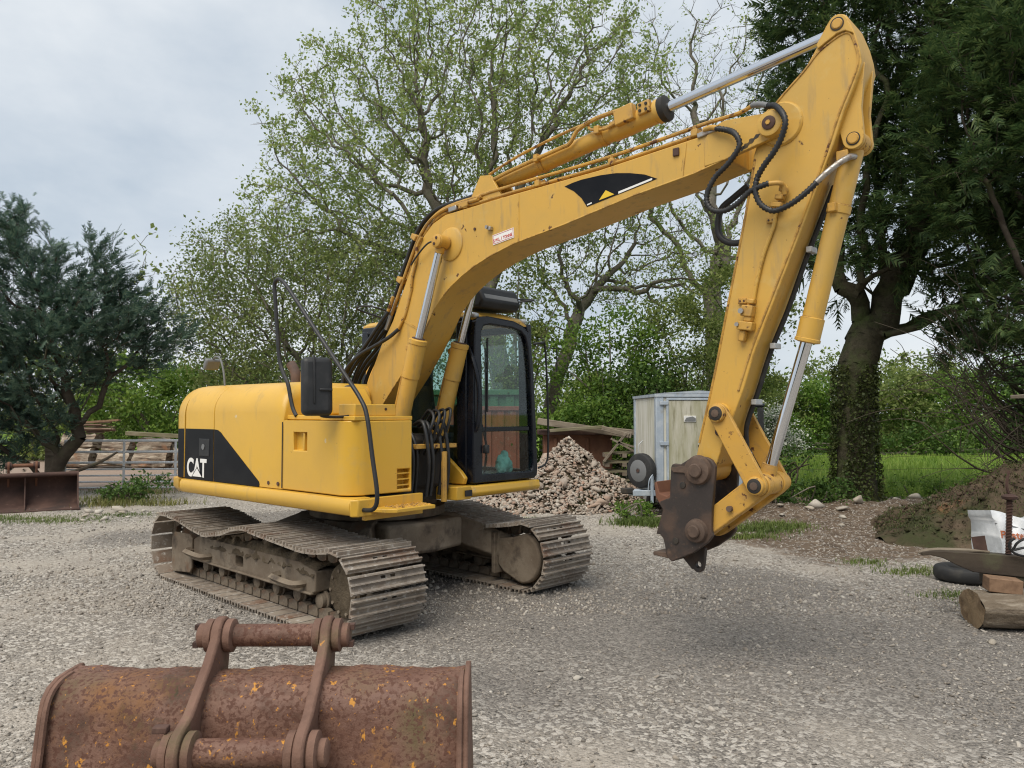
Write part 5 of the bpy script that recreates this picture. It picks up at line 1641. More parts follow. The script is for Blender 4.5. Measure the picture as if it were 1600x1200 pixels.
# bosses, plugs and the pipe with valve on the near face
for (bx_, bz_, br, mt) in ((3.78, 1.696, .062, 'yellow'), (3.752, 1.60, .0, None)):
    if mt:
        MB().lathe((bx_, -.222, bz_), (bx_, -.20, bz_), [(0, br), (.02, br + .006)], 24).build('boss_plate', mt, stick)
MB().lathe((3.765, -.222, 1.575), (3.765, -.20, 1.575), [(0, .022), (.004, .026), (.02, .027)], 14).build('plug', 'rust_dark', stick)
MB().tube([(4.235, -.25, 3.10), (4.245, -.24, 3.06), (4.195, -.23, 3.0), (4.165, -.222, 2.93), (4.15, -.220, 2.86), (4.085, -.218, 2.70), (4.035, -.218, 2.52), (4.015, -.218, 2.42)], .013, 8).build('hydraulic_pipe', 'yellow', stick)
for (vx, vz, w_, h_, dd) in ((4.005, 2.405, .05, .03, .05), (3.985, 2.345, .075, .07, .06), (3.985, 2.295, .05, .035, .05), (3.972, 2.25, .10, .055, .065), (3.945, 2.19, .042, .07, .045)):
    MB().box((vx, -.205 - dd / 2, vz), (w_, dd, h_), Matrix.Rotation(R(10), 3, 'Y')).build('valve', 'yellow_worn', stick, bevel=.006)
MB().cyl((3.955, -.285, 2.345), (3.955, -.25, 2.345), .018, n=8).build('valve', 'steel_fitting', stick)
MB().cyl((3.925, -.28, 2.262), (3.925, -.20, 2.262), .014, n=8).build('valve', 'steel_fitting', stick)
for (vx, vz) in ((3.94, 2.415), (4.135, 2.905)):
    MB().box((vx, -.214, vz), (.055, .022, .034), Matrix.Rotation(R(4), 3, 'Y')).build('bracket', 'yellow_worn', stick, bevel=.003)
    for k in (-1, 1):
        MB().cyl((vx + k * .013, -.228, vz), (vx + k * .013, -.222, vz), .007, n=6).build('bolt', 'rust_dark', stick)
for (vx, vz, w_, h_) in ((4.225, 3.085, .034, .045), (4.205, 3.03, .05, .03), (4.185, 2.985, .075, .03)):
    MB().box((vx, -.245, vz), (w_, .05, h_), Matrix.Rotation(R(12), 3, 'Y')).build('valve', 'yellow_worn', stick, bevel=.005)
# cable run on the front face of the stick
MB().tube([(4.46, -.03, 3.1), (4.30, -.03, 2.72), (4.16, -.03, 2.36), (4.045, -.03, 2.10), (3.955, -.03, 1.84), (3.87, -.02, 1.62), (3.86, 0, 1.48)], .017, 8).build('cable', 'hose', stick)
for (vx, vz) in ((4.315, 2.72), (4.075, 2.13), (3.945, 1.77)):
    MB().box((vx, -.03, vz), (.035, .10, .035)).build('cable_clamp', 'galvanised', stick, bevel=.003)

# ---- bucket cylinder
b0, b1, b2 = Vector((4.60, YB, 3.335)), Vector((4.292, YB, 2.135)), Vector((4.015, YB, 1.245))
ax = (b1 - b0).normalized()
Lb = (b1 - b0).length
bc = MB().lathe(b0, b1, [(0, .04), (.06, .064), (Lb * .31, .064), (Lb * .31 + .004, .071), (Lb * .31 + .05, .071), (Lb * .31 + .054, .064), (Lb - .16, .064), (Lb - .155, .073), (Lb - .03, .073), (Lb - .026, .078), (Lb - .008, .078), (Lb, .05)], 28).build('bucket_cylinder', 'yellow', EX)
MB().cyl((4.618, YB - .055, 3.322), (4.618, YB + .055, 3.322), .06, n=20).build('foot_eye', 'yellow_worn', bc, bevel=.005)
MB().cyl(b1 - ax * .1, b2, .0365, n=24).build('rod', 'chrome', bc)
MB().box(b0 + ax * (Lb * .31 + .027) + Vector((-.01, -.078, 0)), (.05, .04, .055)).build('clamp', 'yellow_worn', bc, bevel=.005)
MB().box(b0 + ax * .12 + Vector((-.02, -.068, .02)), (.07, .05, .06)).build('port_block', 'yellow_worn', bc, bevel=.006)
lk = (4.035, 1.245)
MB().cyl((lk[0], -.145, lk[1]), (lk[0], .005, lk[1]), .068, n=24).build('rod_eye', 'yellow_worn', bc, bevel=.006)
MB().cyl(b2 - ax * .13, b2 - ax * .02, .05, .055, 20).build('rod_end', 'yellow_worn', bc)

# ---- linkage
for y0, y1, nm in ((-.262, -.228, 'near'), (.088, .122, 'far')):
    lo = MB().prism(capsule((3.78, 1.696), lk, .066, .066), y0, y1).build('side_link', 'yellow_worn', EX, bevel=.005)
    for p_ in ((3.78, 1.696), lk):
        yy0, yy1 = (y0 - .028, y0) if nm == 'near' else (y1, y1 + .028)
        MB().lathe((p_[0], yy0, p_[1]), (p_[0], yy1, p_[1]), [(0, .050), (.004, .056), (.028, .060)], 24).build('boss', 'yellow_worn', lo)
        MB().lathe((p_[0], yy0 - .006 if nm == 'near' else yy1 - .004, p_[1]), (p_[0], yy0 + .004 if nm == 'near' else yy1 + .006, p_[1]), [(0, .040), (.003, .046), (.010, .047)], 24).build('seal_ring', 'dark_machinery', lo)
        MB().lathe((p_[0], yy0 - .012, p_[1]), (p_[0], yy0 + .01, p_[1]), [(0, .012), (.002, .026), (.022, .028)], 8).build('pin_end', 'rust_pin', lo)
pl_ = MB()
for y0, y1 in ((-.222, -.150), (.012, .084)):
    pl_.prism(capsule(lk, (3.63, .93), .075, .07), y0, y1)
pl_.box((3.82, YB, 1.078), (.20, .16, .06), Matrix.Rotation(R(-36), 3, 'Y'))
pw = pl_.build('power_link', 'yellow_worn', EX, bevel=.008)
MB().cyl((lk[0], -.262, lk[1]), (lk[0], .125, lk[1]), .034, n=16).build('pin', 'rust_pin', pw)
MB().cyl((3.845, -.25, 1.085), (3.845, -.215, 1.085), .019, n=10).build('plug', 'rust_pin', pw)

# ---- quick hitch
h_out = [(3.436, 1.336), (3.445, 1.352), (3.461, 1.358), (3.505, 1.353), (3.567, 1.391), (3.610, 1.408), (3.652, 1.414), (3.70, 1.408), (3.734, 1.392), (3.759, 1.351), (3.75, 1.243), (3.731, 1.06), (3.726, .942), (3.735, .901), (3.699, .854), (3.597, .777), (3.437, .70), (3.405, .722), (3.393, .745), (3.385, .80), (3.37, .85), (3.345, .875), (3.317, .873), (3.37, 1.041), (3.335, 1.09), (3.425, 1.13), (3.429, 1.237)]
hi = None
for y0, y1 in ((-.258, -.222), (.082, .118)):
    o = MB().prism(h_out, y0, y1).build('quick_hitch' if hi is None else 'side_plate', 'hitch_steel', EX if hi is None else hi, bevel=.006)
    hi = hi or o
cup = MB().prism([(3.303, 1.216), (3.32, 1.232), (3.345, 1.15), (3.40, 1.135), (3.435, 1.16), (3.44, 1.09), (3.37, 1.041), (3.313, 1.126)], -.256, .116).build('front_hook', 'rust_orange', hi, bevel=.006)
MB().prism([(3.33, .99), (3.50, 1.09), (3.52, .80), (3.44, .72), (3.40, .78), (3.385, .86), (3.32, .88)], -.20, .06).build('cross_block', 'hitch_steel', hi, bevel=.01)
MB().prism([(3.257, .716), (3.257, .740), (3.40, .748), (3.44, .70)], -.20, .06).build('latch_jaw', 'rust_pin', hi, bevel=.006)
MB().prism([(3.42, .715), (3.50, .635)] + arc((3.545, .655), .037, 210, 350, 6) + [(3.590, .70), (3.60, .785), (3.50, .80)], -.10, -.06).build('lifting_eye', 'hitch_steel', hi, bevel=.004)
cut(bpy.data.objects['lifting_eye'], MB().cyl((3.548, -.2, .672), (3.548, .1, .672), .021, n=14))
for (p_, r1, r2) in (((3.640, 1.322), .088, .046), ((3.625, .925), .072, .042)):
    MB().lathe((p_[0], -.295, p_[1]), (p_[0], -.25, p_[1]), [(0, r1 * .86), (.006, r1), (.02, r1), (.045, r1 + .012)], 28).build('pin_boss', 'rust_pin', hi)
    MB().lathe((p_[0], -.318, p_[1]), (p_[0], -.28, p_[1]), [(0, r2 * .85), (.006, r2), (.038, r2)], 22).build('pin_end', 'rust_pin', hi)
    MB().cyl((p_[0], -.25, p_[1]), (p_[0], .14, p_[1]), r2, n=20).build('pin', 'rust_pin', hi)
for (x_, z_) in ((3.466, 1.322), (3.525, 1.218), (3.468, .842)):
    MB().lathe((x_, -.266, z_), (x_, -.255, z_), [(0, .014), (.001, .021), (.011, .024)], 14).build('bolt', 'dark_machinery', hi)
MB().prism([(3.44, 1.33), (3.62, 1.36), (3.60, 1.30), (3.46, 1.30)], -.272, -.257).build('retainer', 'rust_pin', hi, bevel=.003)

# ---- hoses at the boom tip
def hose(name, pts, r, mat='hose', ribs=0.0, n=8, parent=EX):
    return MB().tube(pts, r, n, 6, ribs=ribs).build(name, mat, parent, angle=60)


h1 = [(4.13, 3.61), (4.2, 3.59), (4.27, 3.51), (4.29, 3.44), (4.26, 3.36), (4.21, 3.29), (4.14, 3.22), (4.09, 3.15), (4.08, 3.07), (4.11, 2.99), (4.18, 2.94), (4.26, 2.95), (4.33, 2.98), (4.4, 3.03), (4.46, 3.09), (4.52, 3.14), (4.58, 3.19), (4.62, 3.22)]
ys = [-.27, -.30, -.35, -.36, -.35, -.34, -.33, -.32, -.32, -.31, -.30, -.30, -.30, -.29, -.27, -.24, -.20, -.15]
hose('hydraulic_hose', [(x, y_, z) for (x, z), y_ in zip(h1, ys)][:-3], .021, ribs=.022)
hose('hose_end', [(4.03, -.24, 3.655), (4.09, -.26, 3.64), (4.15, -.28, 3.61)], .019, 'grey_plastic')
hose('hose_end', [(4.44, -.28, 3.07), (4.50, -.26, 3.125), (4.56, -.22, 3.18), (4.60, -.17, 3.215), (4.61, -.12, 3.225)], .019, 'steel_fitting')
h2 = [(3.8, 3.55), (3.88, 3.52), (3.95, 3.47), (3.98, 3.4), (3.95, 3.34), (3.89, 3.28), (3.81, 3.22), (3.76, 3.14), (3.75, 3.07), (3.79, 3.01), (3.87, 2.99), (3.96, 3.02), (4.04, 3.08), (4.11, 3.1), (4.17, 3.11)]
hose('hydraulic_hose', [(x, -.32 + (.03 if i < 2 else 0), z) for i, (x, z) in enumerate(h2)], .021, ribs=.022)
hose('hose_end', [(3.70, -.25, 3.575), (3.76, -.27, 3.572), (3.82, -.29, 3.548)], .018, 'yellow_worn')
hose('hose_end', [(4.16, -.32, 3.108), (4.22, -.30, 3.105), (4.235, -.27, 3.09), (4.235, -.25, 3.04)], .016, 'yellow_worn')
hose('hydraulic_hose', [(3.85, .09, 3.25), (3.74, .1, 3.19), (3.65, .1, 3.13), (3.62, .1, 3.04), (3.63, .1, 2.94), (3.70, .1, 2.88), (3.80, .1, 2.87), (3.92, .08, 2.90)], .023)

# ---- hoses at the boom foot
rh = random.Random(4)
for i in range(9):
    y_ = -.30 + i * .05
    k = rh.uniform(-.03, .03)
    hose('hydraulic_hose', [(.50 + k, y_ + .02, 2.66 + k), (.36 + k, y_, 2.50), (.18 + k, y_ - .01, 2.36 + k * 2), (.02 + k, y_ - .03, 2.20 + k), (-.06 + k * 2, y_ - .06, 2.0), (-.02 + k, y_ - .10, 1.82), (.14, y_ - .12, 1.70 + k), (.30, y_ - .1, 1.58)], .019)
    hose('hose_end', [(.47 + k, y_ + .02, 2.63 + k), (.52 + k, y_ + .02, 2.70 + k), (.57 + k, y_ + .015, 2.79 + k)], .016, 'steel_fitting' if i % 2 else 'yellow_worn')
for i in range(4):
    y_ = -.20 + i * .055
    k = .03 * (i % 2)
    hose('hydraulic_hose', [(.30 - k, y_, 2.46), (.46 - k, y_, 2.76 + k), (.60 - k, y_, 3.03), (.72 - k, y_, 3.25 + k), (.86 - k, y_, 3.43 + k), (1.06, y_ + .02, 3.535 + k), (1.34, y_ + .04, 3.565), (1.60, YB + (i - 1.5) * .03, 3.60)], .0175)
hose('hydraulic_hose', [(.62, -.27, 2.47), (.52, -.30, 2.40), (.36, -.33, 2.33), (.16, -.36, 2.25), (-.02, -.38, 2.12), (-.06, -.40, 1.94), (.02, -.42, 1.80), (.20, -.43, 1.74)], .018)
hose('hose_end', [(.60, -.27, 2.455), (.64, -.26, 2.52), (.69, -.25, 2.60), (.73, -.25, 2.70), (.78, -.25, 2.84)], .016, 'yellow_worn')
hose('hose_end', [(.78, -.262, 2.84), (.80, -.262, 2.95), (.85, -.262, 3.08), (.86, -.262, 3.2), (.92, -.262, 3.28)], .013, 'yellow_worn')
hose('hydraulic_hose', [(1.17, -.30, 3.20), (1.05, -.30, 3.20), (.92, -.30, 3.12), (.80, -.28, 3.04)], .008)
for i in range(3):
    hose('hydraulic_hose', [(.10 + i * .06, -.50 - i * .02, 1.66), (.16 + i * .05, -.56, 1.86 - i * .03), (.34, -.62, 1.93 - i * .04), (.50, -.66, 1.82 - i * .03), (.56 + i * .02, -.68, 1.62)], .022)
# hoses in the gap beside the cab
for i in range(8):
    y_ = -.44 + i * .062
    x_ = .92 + rh.uniform(-.05, .05)
    hose('hydraulic_hose', [(x_ - .2, y_ + .05, 1.62 - i * .01), (x_ - .02, y_, 1.52 + rh.uniform(-.05, .12)), (x_ + .05, y_, 1.35), (x_ + .04, y_ + .01, 1.15), (x_ + .02, y_, .96)], .017)
for i in range(4):
    y_ = -.20 + i * .07
    hose('hydraulic_hose', [(.80, y_, 1.30), (.98, y_ - .02, 1.52), (1.0, y_ + .02, 1.66 + i * .02), (.90, y_ + .05, 1.72), (.78, y_ + .07, 1.62)], .014)

# ---- upper frame, hood, counterweight
def yz(r=.26, w=1.2, top=1.98, low=1.04):
    c = [(-w, low)] + [(-w + r - r * math.cos(R(a)), top - r + r * math.sin(R(a))) for a in range(0, 91, 10)]
    return c + [(-y_, z_) for y_, z_ in reversed(c)]


def loft(stations, cap=True):
    """stations: list of (x, outline yz) with equal counts"""
    m = MB()
    n = len(stations[0][1])
    vs = [(x, y_, z_) for x, o_ in stations for y_, z_ in o_]
    fs = [(k * n + i, k * n + (i + 1) % n, (k + 1) * n + (i + 1) % n, (k + 1) * n + i) for k in range(len(stations) - 1) for i in range(n)]
    if cap:
        fs += [tuple(range(n - 1, -1, -1)), tuple(range((len(stations) - 1) * n, len(stations) * n))]
    return m.add(vs, fs)


fr = MB().prism([(-1.7, -1.1), (1.12, -1.1), (1.12, -.55), (.80, -.45), (.80, 1.05), (-1.7, 1.05)], .90, 1.03, 'z').build('turntable_frame', 'dark_machinery', EX)
core = MB().box((-1.28, 0, 1.45), (.6, 2.3, .8)).box((-.44, -.46, 1.44), (1.1, 1.38, .78)).build('inner_bulkhead', 'dark_machinery', EX)
MB().box((.55, -.16, 1.25), (.55, .62, .5)).build('swing_motor', 'dark_machinery', EX, bevel=.05)
rail = [(-1.195, 1.035), (-1.235, 1.03), (-1.252, 1.0), (-1.252, .945), (-1.225, .905), (-1.17, .89), (-1.05, .89), (-1.05, 1.035)]
ra = MB().prism(rail, -1.60, 1.215, 'x').build('side_skirt', 'yellow_clean', EX, bevel=.004)
MB().prism([(1.215, -1.252), (1.26, -1.20), (1.26, -1.02), (1.215, -1.0)], .895, 1.03, 'z').build('skirt_end', 'yellow_clean', ra, bevel=.01)
loftc = []
for x, k in ((-1.605, 1.0), (-1.75, .99), (-1.87, .95), (-1.97, .87), (-2.05, .72), (-2.10, .5), (-2.12, .25)):
    o_ = yz(.30, 1.205 * k, 1.975 - .03 * (1 - k), 1.045)
    loftc.append((x, o_))
cw = loft(loftc).build('counterweight', 'yellow_clean', EX, angle=50)
lo_ = []
for x, k in ((-1.62, 1.0), (-1.75, .99), (-1.87, .95), (-1.97, .87), (-2.06, .72), (-2.11, .5), (-2.13, .25)):
    w_ = 1.252 * k
    lo_.append((x, [(-w_, 1.035), (-w_ - .0, .95), (-w_ + .05, .90), (-w_ + .2, .885), (w_ - .2, .885), (w_ - .05, .90), (w_, .95), (w_, 1.035)]))
loft(lo_).build('counterweight_base', 'yellow_clean', cw, angle=50)
rear = loft([(-1.592, yz(.28)), (-1.012, yz(.28))]).build('rear_hood', 'yellow_clean', EX, bevel=.006)
def half(*a):
    o_ = yz(*a)
    return o_[:len(o_) // 2] + [(.27, o_[len(o_) // 2][1]), (.27, 1.04)]


ho = loft([(-1.0, half(.28)), (.02, half(.28)), (.08, half(.28, 1.2, 1.975)), (.13, half(.27, 1.195, 1.955)), (.17, half(.26, 1.19, 1.915)), (.185, half(.24, 1.185, 1.85))]).build('engine_hood', 'yellow_clean', EX, bevel=.004, angle=45)
# black livery panel and lettering
bp_ = MB().prism([(-1.592, 1.540), (-1.012, 1.540), (-1.012, 1.04), (-1.592, 1.035)], -1.2035, -1.2005).build('black_panel', 'black_paint', rear)
MB().prism([(-1.745, 1.537), (-1.612, 1.540), (-1.612, 1.045), (-1.735, 1.045)], -1.206, -1.2052).build('black_panel', 'black_paint', cw)
MB().prism([(-1.0, 1.540), (-.93, 1.534), (-.87, 1.512), (-.82, 1.478), (-.177, 1.085), (-.168, 1.06), (-.176, 1.04), (-1.0, 1.04)], -1.2035, -1.2005).build('black_panel', 'black_paint', ho)
MB().box((-1.19, -1.205, 1.36), (.20, .008, .17)).build('latch', 'plastic_black', rear, bevel=.004)
MB().cyl((-1.20, -1.215, 1.365), (-1.20, -1.205, 1.365), .028, n=12).build('lock', 'grey_plastic', rear)
Mx = Matrix.Translation((-1.545, -1.2045, 1.072)) @ Matrix.Rotation(R(90), 4, 'X')
text('CAT', 'lettering', 'white_decal', bp_, .245, Mx, .008, sx=.83)
MB().prism([(-1.44, 1.062), (-1.325, 1.165), (-1.21, 1.062)], -1.2075, -1.2056).build('emblem_border', 'black_paint', bp_)
MB().prism([(-1.42, 1.068), (-1.325, 1.150), (-1.23, 1.068)], -1.2088, -1.2076).build('emblem_triangle', 'white_decal', bp_)
for x_ in (-.02, .13):
    MB().cyl((x_, -1.206, 1.085), (x_, -1.198, 1.085), .017, n=10).build('bolt', 'rust_dark', ho)
MB().bar((.19, -1.2, 1.05), (.19, -1.2, 1.62), .004, .012).build('seam', 'dark_machinery', ho)
# side compartment with recessed handle and louvre
plan = [(.205, -1.2), (.93, -1.2)] + arc((.98, -1.03), .175, -85, -8, 7) + [(1.19, -.60), (.205, -.60)]
sb = MB().prism(plan, 1.045, 1.635, 'z').build('side_compartment', 'yellow_clean', EX)
cut(sb, MB().box((.46, -1.2, 1.46), (.20, .09, .155)))
cut(sb, MB().box((1.17, -.68, 1.155), (.14, .13, .165)))
b = sb.modifiers.new('bevel', 'BEVEL')
b.width, b.segments, b.limit_method, b.angle_limit = .016, 3, 'ANGLE', R(40)
sb.data.polygons.foreach_set('use_smooth', [True] * len(sb.data.polygons))
sb.data.set_sharp_from_angle(angle=R(40))
MB().box((.50, -1.175, 1.46), (.02, .03, .15)).build('handle', 'yellow_clean', sb, bevel=.004)
for k in range(3):
    MB().box((1.165, -.68, 1.105 + k * .048), (.02, .13, .010)).build('louvre', 'yellow_clean', sb)
MB().box((.47, -.80, 1.66), (.58, .70, .04)).build('deck_plate', 'yellow_clean', EX, bevel=.008)
MB().box((.92, -.86, 1.655), (.46, .60, .035)).build('deck_plate', 'yellow_clean', EX, bevel=.006)
bx0 = MB().box((.98, -.90, 1.72), (.22, .42, .10)).build('battery_box', 'yellow_clean', EX, bevel=.008)
for yy_ in (-1.02, -.80):
    MB().cyl((1.088, yy_, 1.73), (1.096, yy_, 1.73), .012, n=8).build('bolt', 'rust_dark', bx0)
MB().prism([(.19, 1.68), (.19, 1.94), (.50, 1.93), (.60, 1.80), (.62, 1.68)], -1.0, -.55).build('pump_cover', 'yellow_clean', EX, bevel=.02)
MB().cyl((-.05, -.78, 1.96), (-.05, -.78, 2.09), .075, n=20).build('fuel_filler', 'yellow_worn', EX, bevel=.01)
MB().tube([(-.62, -.55, 1.95), (-.62, -.55, 2.06), (-.65, -.55, 2.13), (-.70, -.56, 2.19)], .05, 12).build('exhaust_pipe', 'exhaust', EX)
am = MB().tube([(-1.22, -.98, 1.93), (-1.25, -.98, 2.10), (-1.32, -.98, 2.24), (-1.42, -.98, 2.275), (-1.50, -.98, 2.23)], .010, 7).build('rear_mirror', 'grey_plastic', EX)
MB().box((-1.50, -.98, 2.20), (.06, .16, .12), Matrix.Rotation(R(25), 3, 'Y')).build('mirror_head', 'grey_plastic', am, bevel=.02)
# step, hand rail, mirror
stp = MB().prism([(1.20, -1.10), (1.40, -1.05), (1.46, -.98), (1.46, -.58), (1.20, -.52)], .925, .955, 'z').build('step', 'yellow_clean', EX, bevel=.005)
MB().prism([(1.20, -1.12), (1.24, -1.12), (1.24, -.52), (1.20, -.52)], .86, 1.03, 'z').build('step_back', 'yellow_clean', stp, bevel=.004)
for i in range(7):
    for j in range(4):
        MB().lathe((1.27 + j * .045, -.93 + i * .055, .953), (1.27 + j * .045, -.93 + i * .055, .966), [(0, .016), (.010, .011), (.011, .006)], 8).build('tread_stud', 'yellow_worn', stp)
hr = [(1.222, .946), (1.38, .965), (1.425, 1.076), (1.363, 1.365), (1.293, 1.675), (1.212, 1.808), (1.016, 1.998), (.60, 2.39), (.173, 2.793), (.06, 2.875), (0.0, 2.885), (-.045, 2.84), (-.025, 2.68), (.0, 2.50), (.049, 2.18), (.12, 2.04), (.189, 1.95), (.235, 1.82), (.275, 1.73), (.326, 1.673)]
MB().tube([(x, -1.15, z) for x, z in hr], .0175, 10, 5).build('hand_rail', 'plastic_black', EX)
mr = MB().box((0, 0, 0), (.11, .24, .46)).build('mirror', 'plastic_black', EX, bevel=.045, seg=4, loc=(.95, -1.375, 1.905), rot=(0, R(-4), R(-22)))
MB().box((.052, -.03, .05), (.03, .016, .38)).build('mirror_rib', 'plastic_black', mr, bevel=.006)
MB().box((.052, .06, -.03), (.035, .10, .02)).build('mirror_rib', 'plastic_black', mr, bevel=.006)
MB().box((-.054, 0, 0), (.006, .20, .40)).build('mirror_glass', 'chrome', mr)
MB().tube([(.97, -1.36, 1.70), (.98, -1.33, 1.672), (1.0, -1.15, 1.668), (1.0, -1.0, 1.69)], .012, 8).build('mirror_arm', 'plastic_black', EX)
MB().box((1.0, -1.03, 1.70), (.05, .10, .07)).build('mirror_mount', 'plastic_black', EX, bevel=.008)
# boom foot brackets
for y0, y1, zt, dx in ((-.315, -.275, 1.95, 0), (.135, .175, 2.30, -.40)):
    MB().prism([(-.35, 1.0), (.62, 1.0), (.42 + dx * .4, 1.5), (.22 + dx, zt - .12)] + arc((.12 + dx, zt - .1), .1, 0, 180, 6) + [(-.15 + dx * .7, 1.6)], y0, y1).build('boom_bracket', 'yellow', EX, bevel=.006)
for x_, z_ in ((-.30, 2.03), (-.22, 2.02)):
    MB().cyl((x_, .125, z_), (x_, .136, z_), .018, n=8).build('bolt', 'rust_dark', EX)
MB().prism([(.30, .92), (.80, .92), (.66, 1.2), (.45, 1.25)], -.42, -.37).build('cylinder_bracket', 'yellow_worn', EX, bevel=.006)
MB().prism([(.30, .92), (.86, .92), (.68, 1.2), (.45, 1.25)], .07, .11).build('cylinder_bracket', 'yellow_worn', EX, bevel=.006)
MB().box((.93, -.12, 1.40), (.10, .50, .04)).build('hose_clamp_bar', 'yellow_worn', EX, bevel=.004)
MB().cyl((1.0, -.05, .90), (1.0, -.05, 1.35), .028, n=10).build('support_tube', 'yellow_worn', EX)

# ---- cab
cabr = MB()
outer = [(.10, 1.035), (.96, 1.03), (1.0, 1.06), (1.01, 1.12), (.985, 1.6), (.95, 2.10), (.915, 2.38), (.87, 2.50), (.79, 2.565), (.66, 2.60), (.30, 2.615), (.18, 2.60), (.125, 2.55), (.115, 2.40), (.105, 1.9), (.095, 1.4)]
inner = [(.225, 1.115), (.905, 1.105), (.932, 1.125), (.942, 1.18), (.925, 1.6), (.895, 2.08), (.862, 2.35), (.825, 2.45), (.755, 2.505), (.62, 2.53), (.32, 2.535), (.24, 2.515), (.205, 2.46), (.202, 2.33), (.218, 1.9), (.228, 1.4)]
cab = MB().ring_prism(outer, inner, 1.13, 1.225, 'x').build('cab', 'black_cab', EX, bevel=.014, seg=3, loc=(-.2, .20, -.01), scale=(1, 1.04, 1.01))
def cabp(name, m, mat='black_cab', bevel=.012, **k):
    return m.build(name, mat, cab, bevel=bevel, **k)


cabp('window_bar', MB().box((1.175, .56, 1.535), (.05, .70, .045)), bevel=.006)
ui = [p for p in inner]
up_ = [p for p in inner if p[1] > 1.55]
MB().prism([(.226, 1.555), (.925, 1.555)] + [p for p in inner[5:]] [:-1], 1.185, 1.190, 'x').build('windscreen', 'glass', cab)
MB().prism([(.225, 1.115), (.905, 1.105), (.932, 1.125), (.942, 1.18), (.927, 1.515), (.226, 1.515)], 1.185, 1.190, 'x').build('lower_windscreen', 'glass', cab)
# sides: y = .10 faces the boom, y = 1.0 the door side
for ys_, sx in ((.115, -1), (.985, 1)):
    for (xa, xb, xc, xd) in ((1.02, 1.14, 1.14, 1.00), (.22, .30, .26, .17), (-.46, -.36, -.36, -.46)):
        cabp('pillar', MB().prism([(xa, 1.05), (xb, 1.05), (xc if sx < 0 else xc, 2.56), (xd, 2.56)], ys_ - .03, ys_ + .03))
    cabp('roof_rail', MB().box((.34, ys_ - .01 * sx, 2.56), (1.60, .07, .08)))
    cabp('sill', MB().box((.34, ys_, 1.07), (1.60, .06, .09)))
    MB().box((.62, ys_, 1.80), (.80, .006, 1.46)).build('side_window', 'glass_tint', cab)
    MB().box((-.10, ys_, 1.95), (.60, .006, 1.16)).build('side_window', 'glass_tint', cab)
    cabp('lower_panel', MB().box((-.08, ys_, 1.24), (.66, .05, .34)))
cabp('rear_wall', MB().box((-.44, .55, 1.45), (.05, .86, .85)))
MB().box((-.44, .55, 2.2), (.008, .80, .66)).build('rear_window', 'glass_tint', cab)
cabp('floor', MB().box((.35, .55, 1.06), (1.55, .86, .05)), bevel=0)
rf = loft([(-.48, [(.12, 2.585), (.12, 2.62), (.2, 2.665), (.55, 2.685), (.85, 2.66), (.93, 2.61), (.93, 2.585)]), (.9, [(.12, 2.585), (.12, 2.62), (.2, 2.67), (.55, 2.69), (.85, 2.665), (.92, 2.61), (.92, 2.585)]),
           (1.14, [(.14, 2.575), (.14, 2.605), (.2, 2.645), (.55, 2.665), (.82, 2.64), (.89, 2.59), (.89, 2.575)]), (1.21, [(.17, 2.56), (.17, 2.58), (.22, 2.60), (.55, 2.615), (.78, 2.60), (.85, 2.57), (.85, 2.56)])]).build('roof', 'yellow', cab, angle=50)
for yy_ in (.17, .84):
    MB().box((1.12, yy_, 2.615), (.16, .07, .05)).build('roof_corner', 'galvanised', rf, bevel=.02)
vz_ = MB().prism([(.78, 2.71), (1.20, 2.69), (1.25, 2.76), (1.18, 2.90), (.95, 2.95), (.80, 2.90)], .20, .74).build('roof_guard', 'plastic_black', cab, bevel=.03, seg=3)
MB().box((1.222, .47, 2.80), (.02, .46, .05), Matrix.Rotation(R(-25), 3, 'Y')).build('guard_trim', 'grey_plastic', vz_, bevel=.006)
MB().tube([(1.20, .74, 2.80), (1.28, .86, 2.82), (1.22, .92, 2.84), (1.0, .86, 2.86), (.9, .74, 2.86)], .010, 6).build('guard_wire', 'plastic_black', vz_)
MB().tube([(.9, .2, 2.80), (.78, -.02, 2.84), (.55, -.05, 2.86), (.50, .1, 2.82), (.7, .2, 2.76)], .010, 6).build('guard_wire', 'plastic_black', vz_)
MB().tube([(.1, .15, 2.70), (-.05, -.1, 2.78), (-.3, -.1, 2.78), (-.2, .15, 2.70)], .010, 6).build('guard_wire', 'plastic_black', vz_)
for (y_, z0_, z1_) in ((.265, 1.55, 2.42),):
    MB().tube([(1.235, .25, 1.35), (1.24, .24, 1.9), (1.24, .235, 2.30)], .008, 6).build('wiper_arm', 'plastic_black', cab)
    MB().box((1.232, .272, 2.05), (.012, .016, .70)).build('wiper_blade', 'rubber', cab)
    MB().box((1.24, .25, 1.35), (.05, .05, .08)).build('wiper_motor', 'plastic_black', cab, bevel=.01)
MB().tube([(1.05, .13, 2.45), (1.20, .115, 2.20), (1.265, .125, 1.95), (1.26, .13, 1.62), (1.22, .13, 1.52)], .022, 10).build('grab_handle', 'black_cab', cab)
gr_ = MB().tube([(1.235, .93, 2.39), (1.28, 1.0, 2.40), (1.27, 1.07, 2.37), (1.26, 1.12, 1.9), (1.26, 1.13, 1.35), (1.25, 1.11, 1.18), (1.22, 1.02, 1.13)], .011, 8).build('mirror_rail', 'plastic_black', cab)
MB().tube([(1.27, 1.08, 2.36), (1.27, 1.24, 2.36), (1.27, 1.26, 2.33), (1.27, 1.26, 2.12)], .007, 6).build('mirror_bracket', 'plastic_black', gr_)
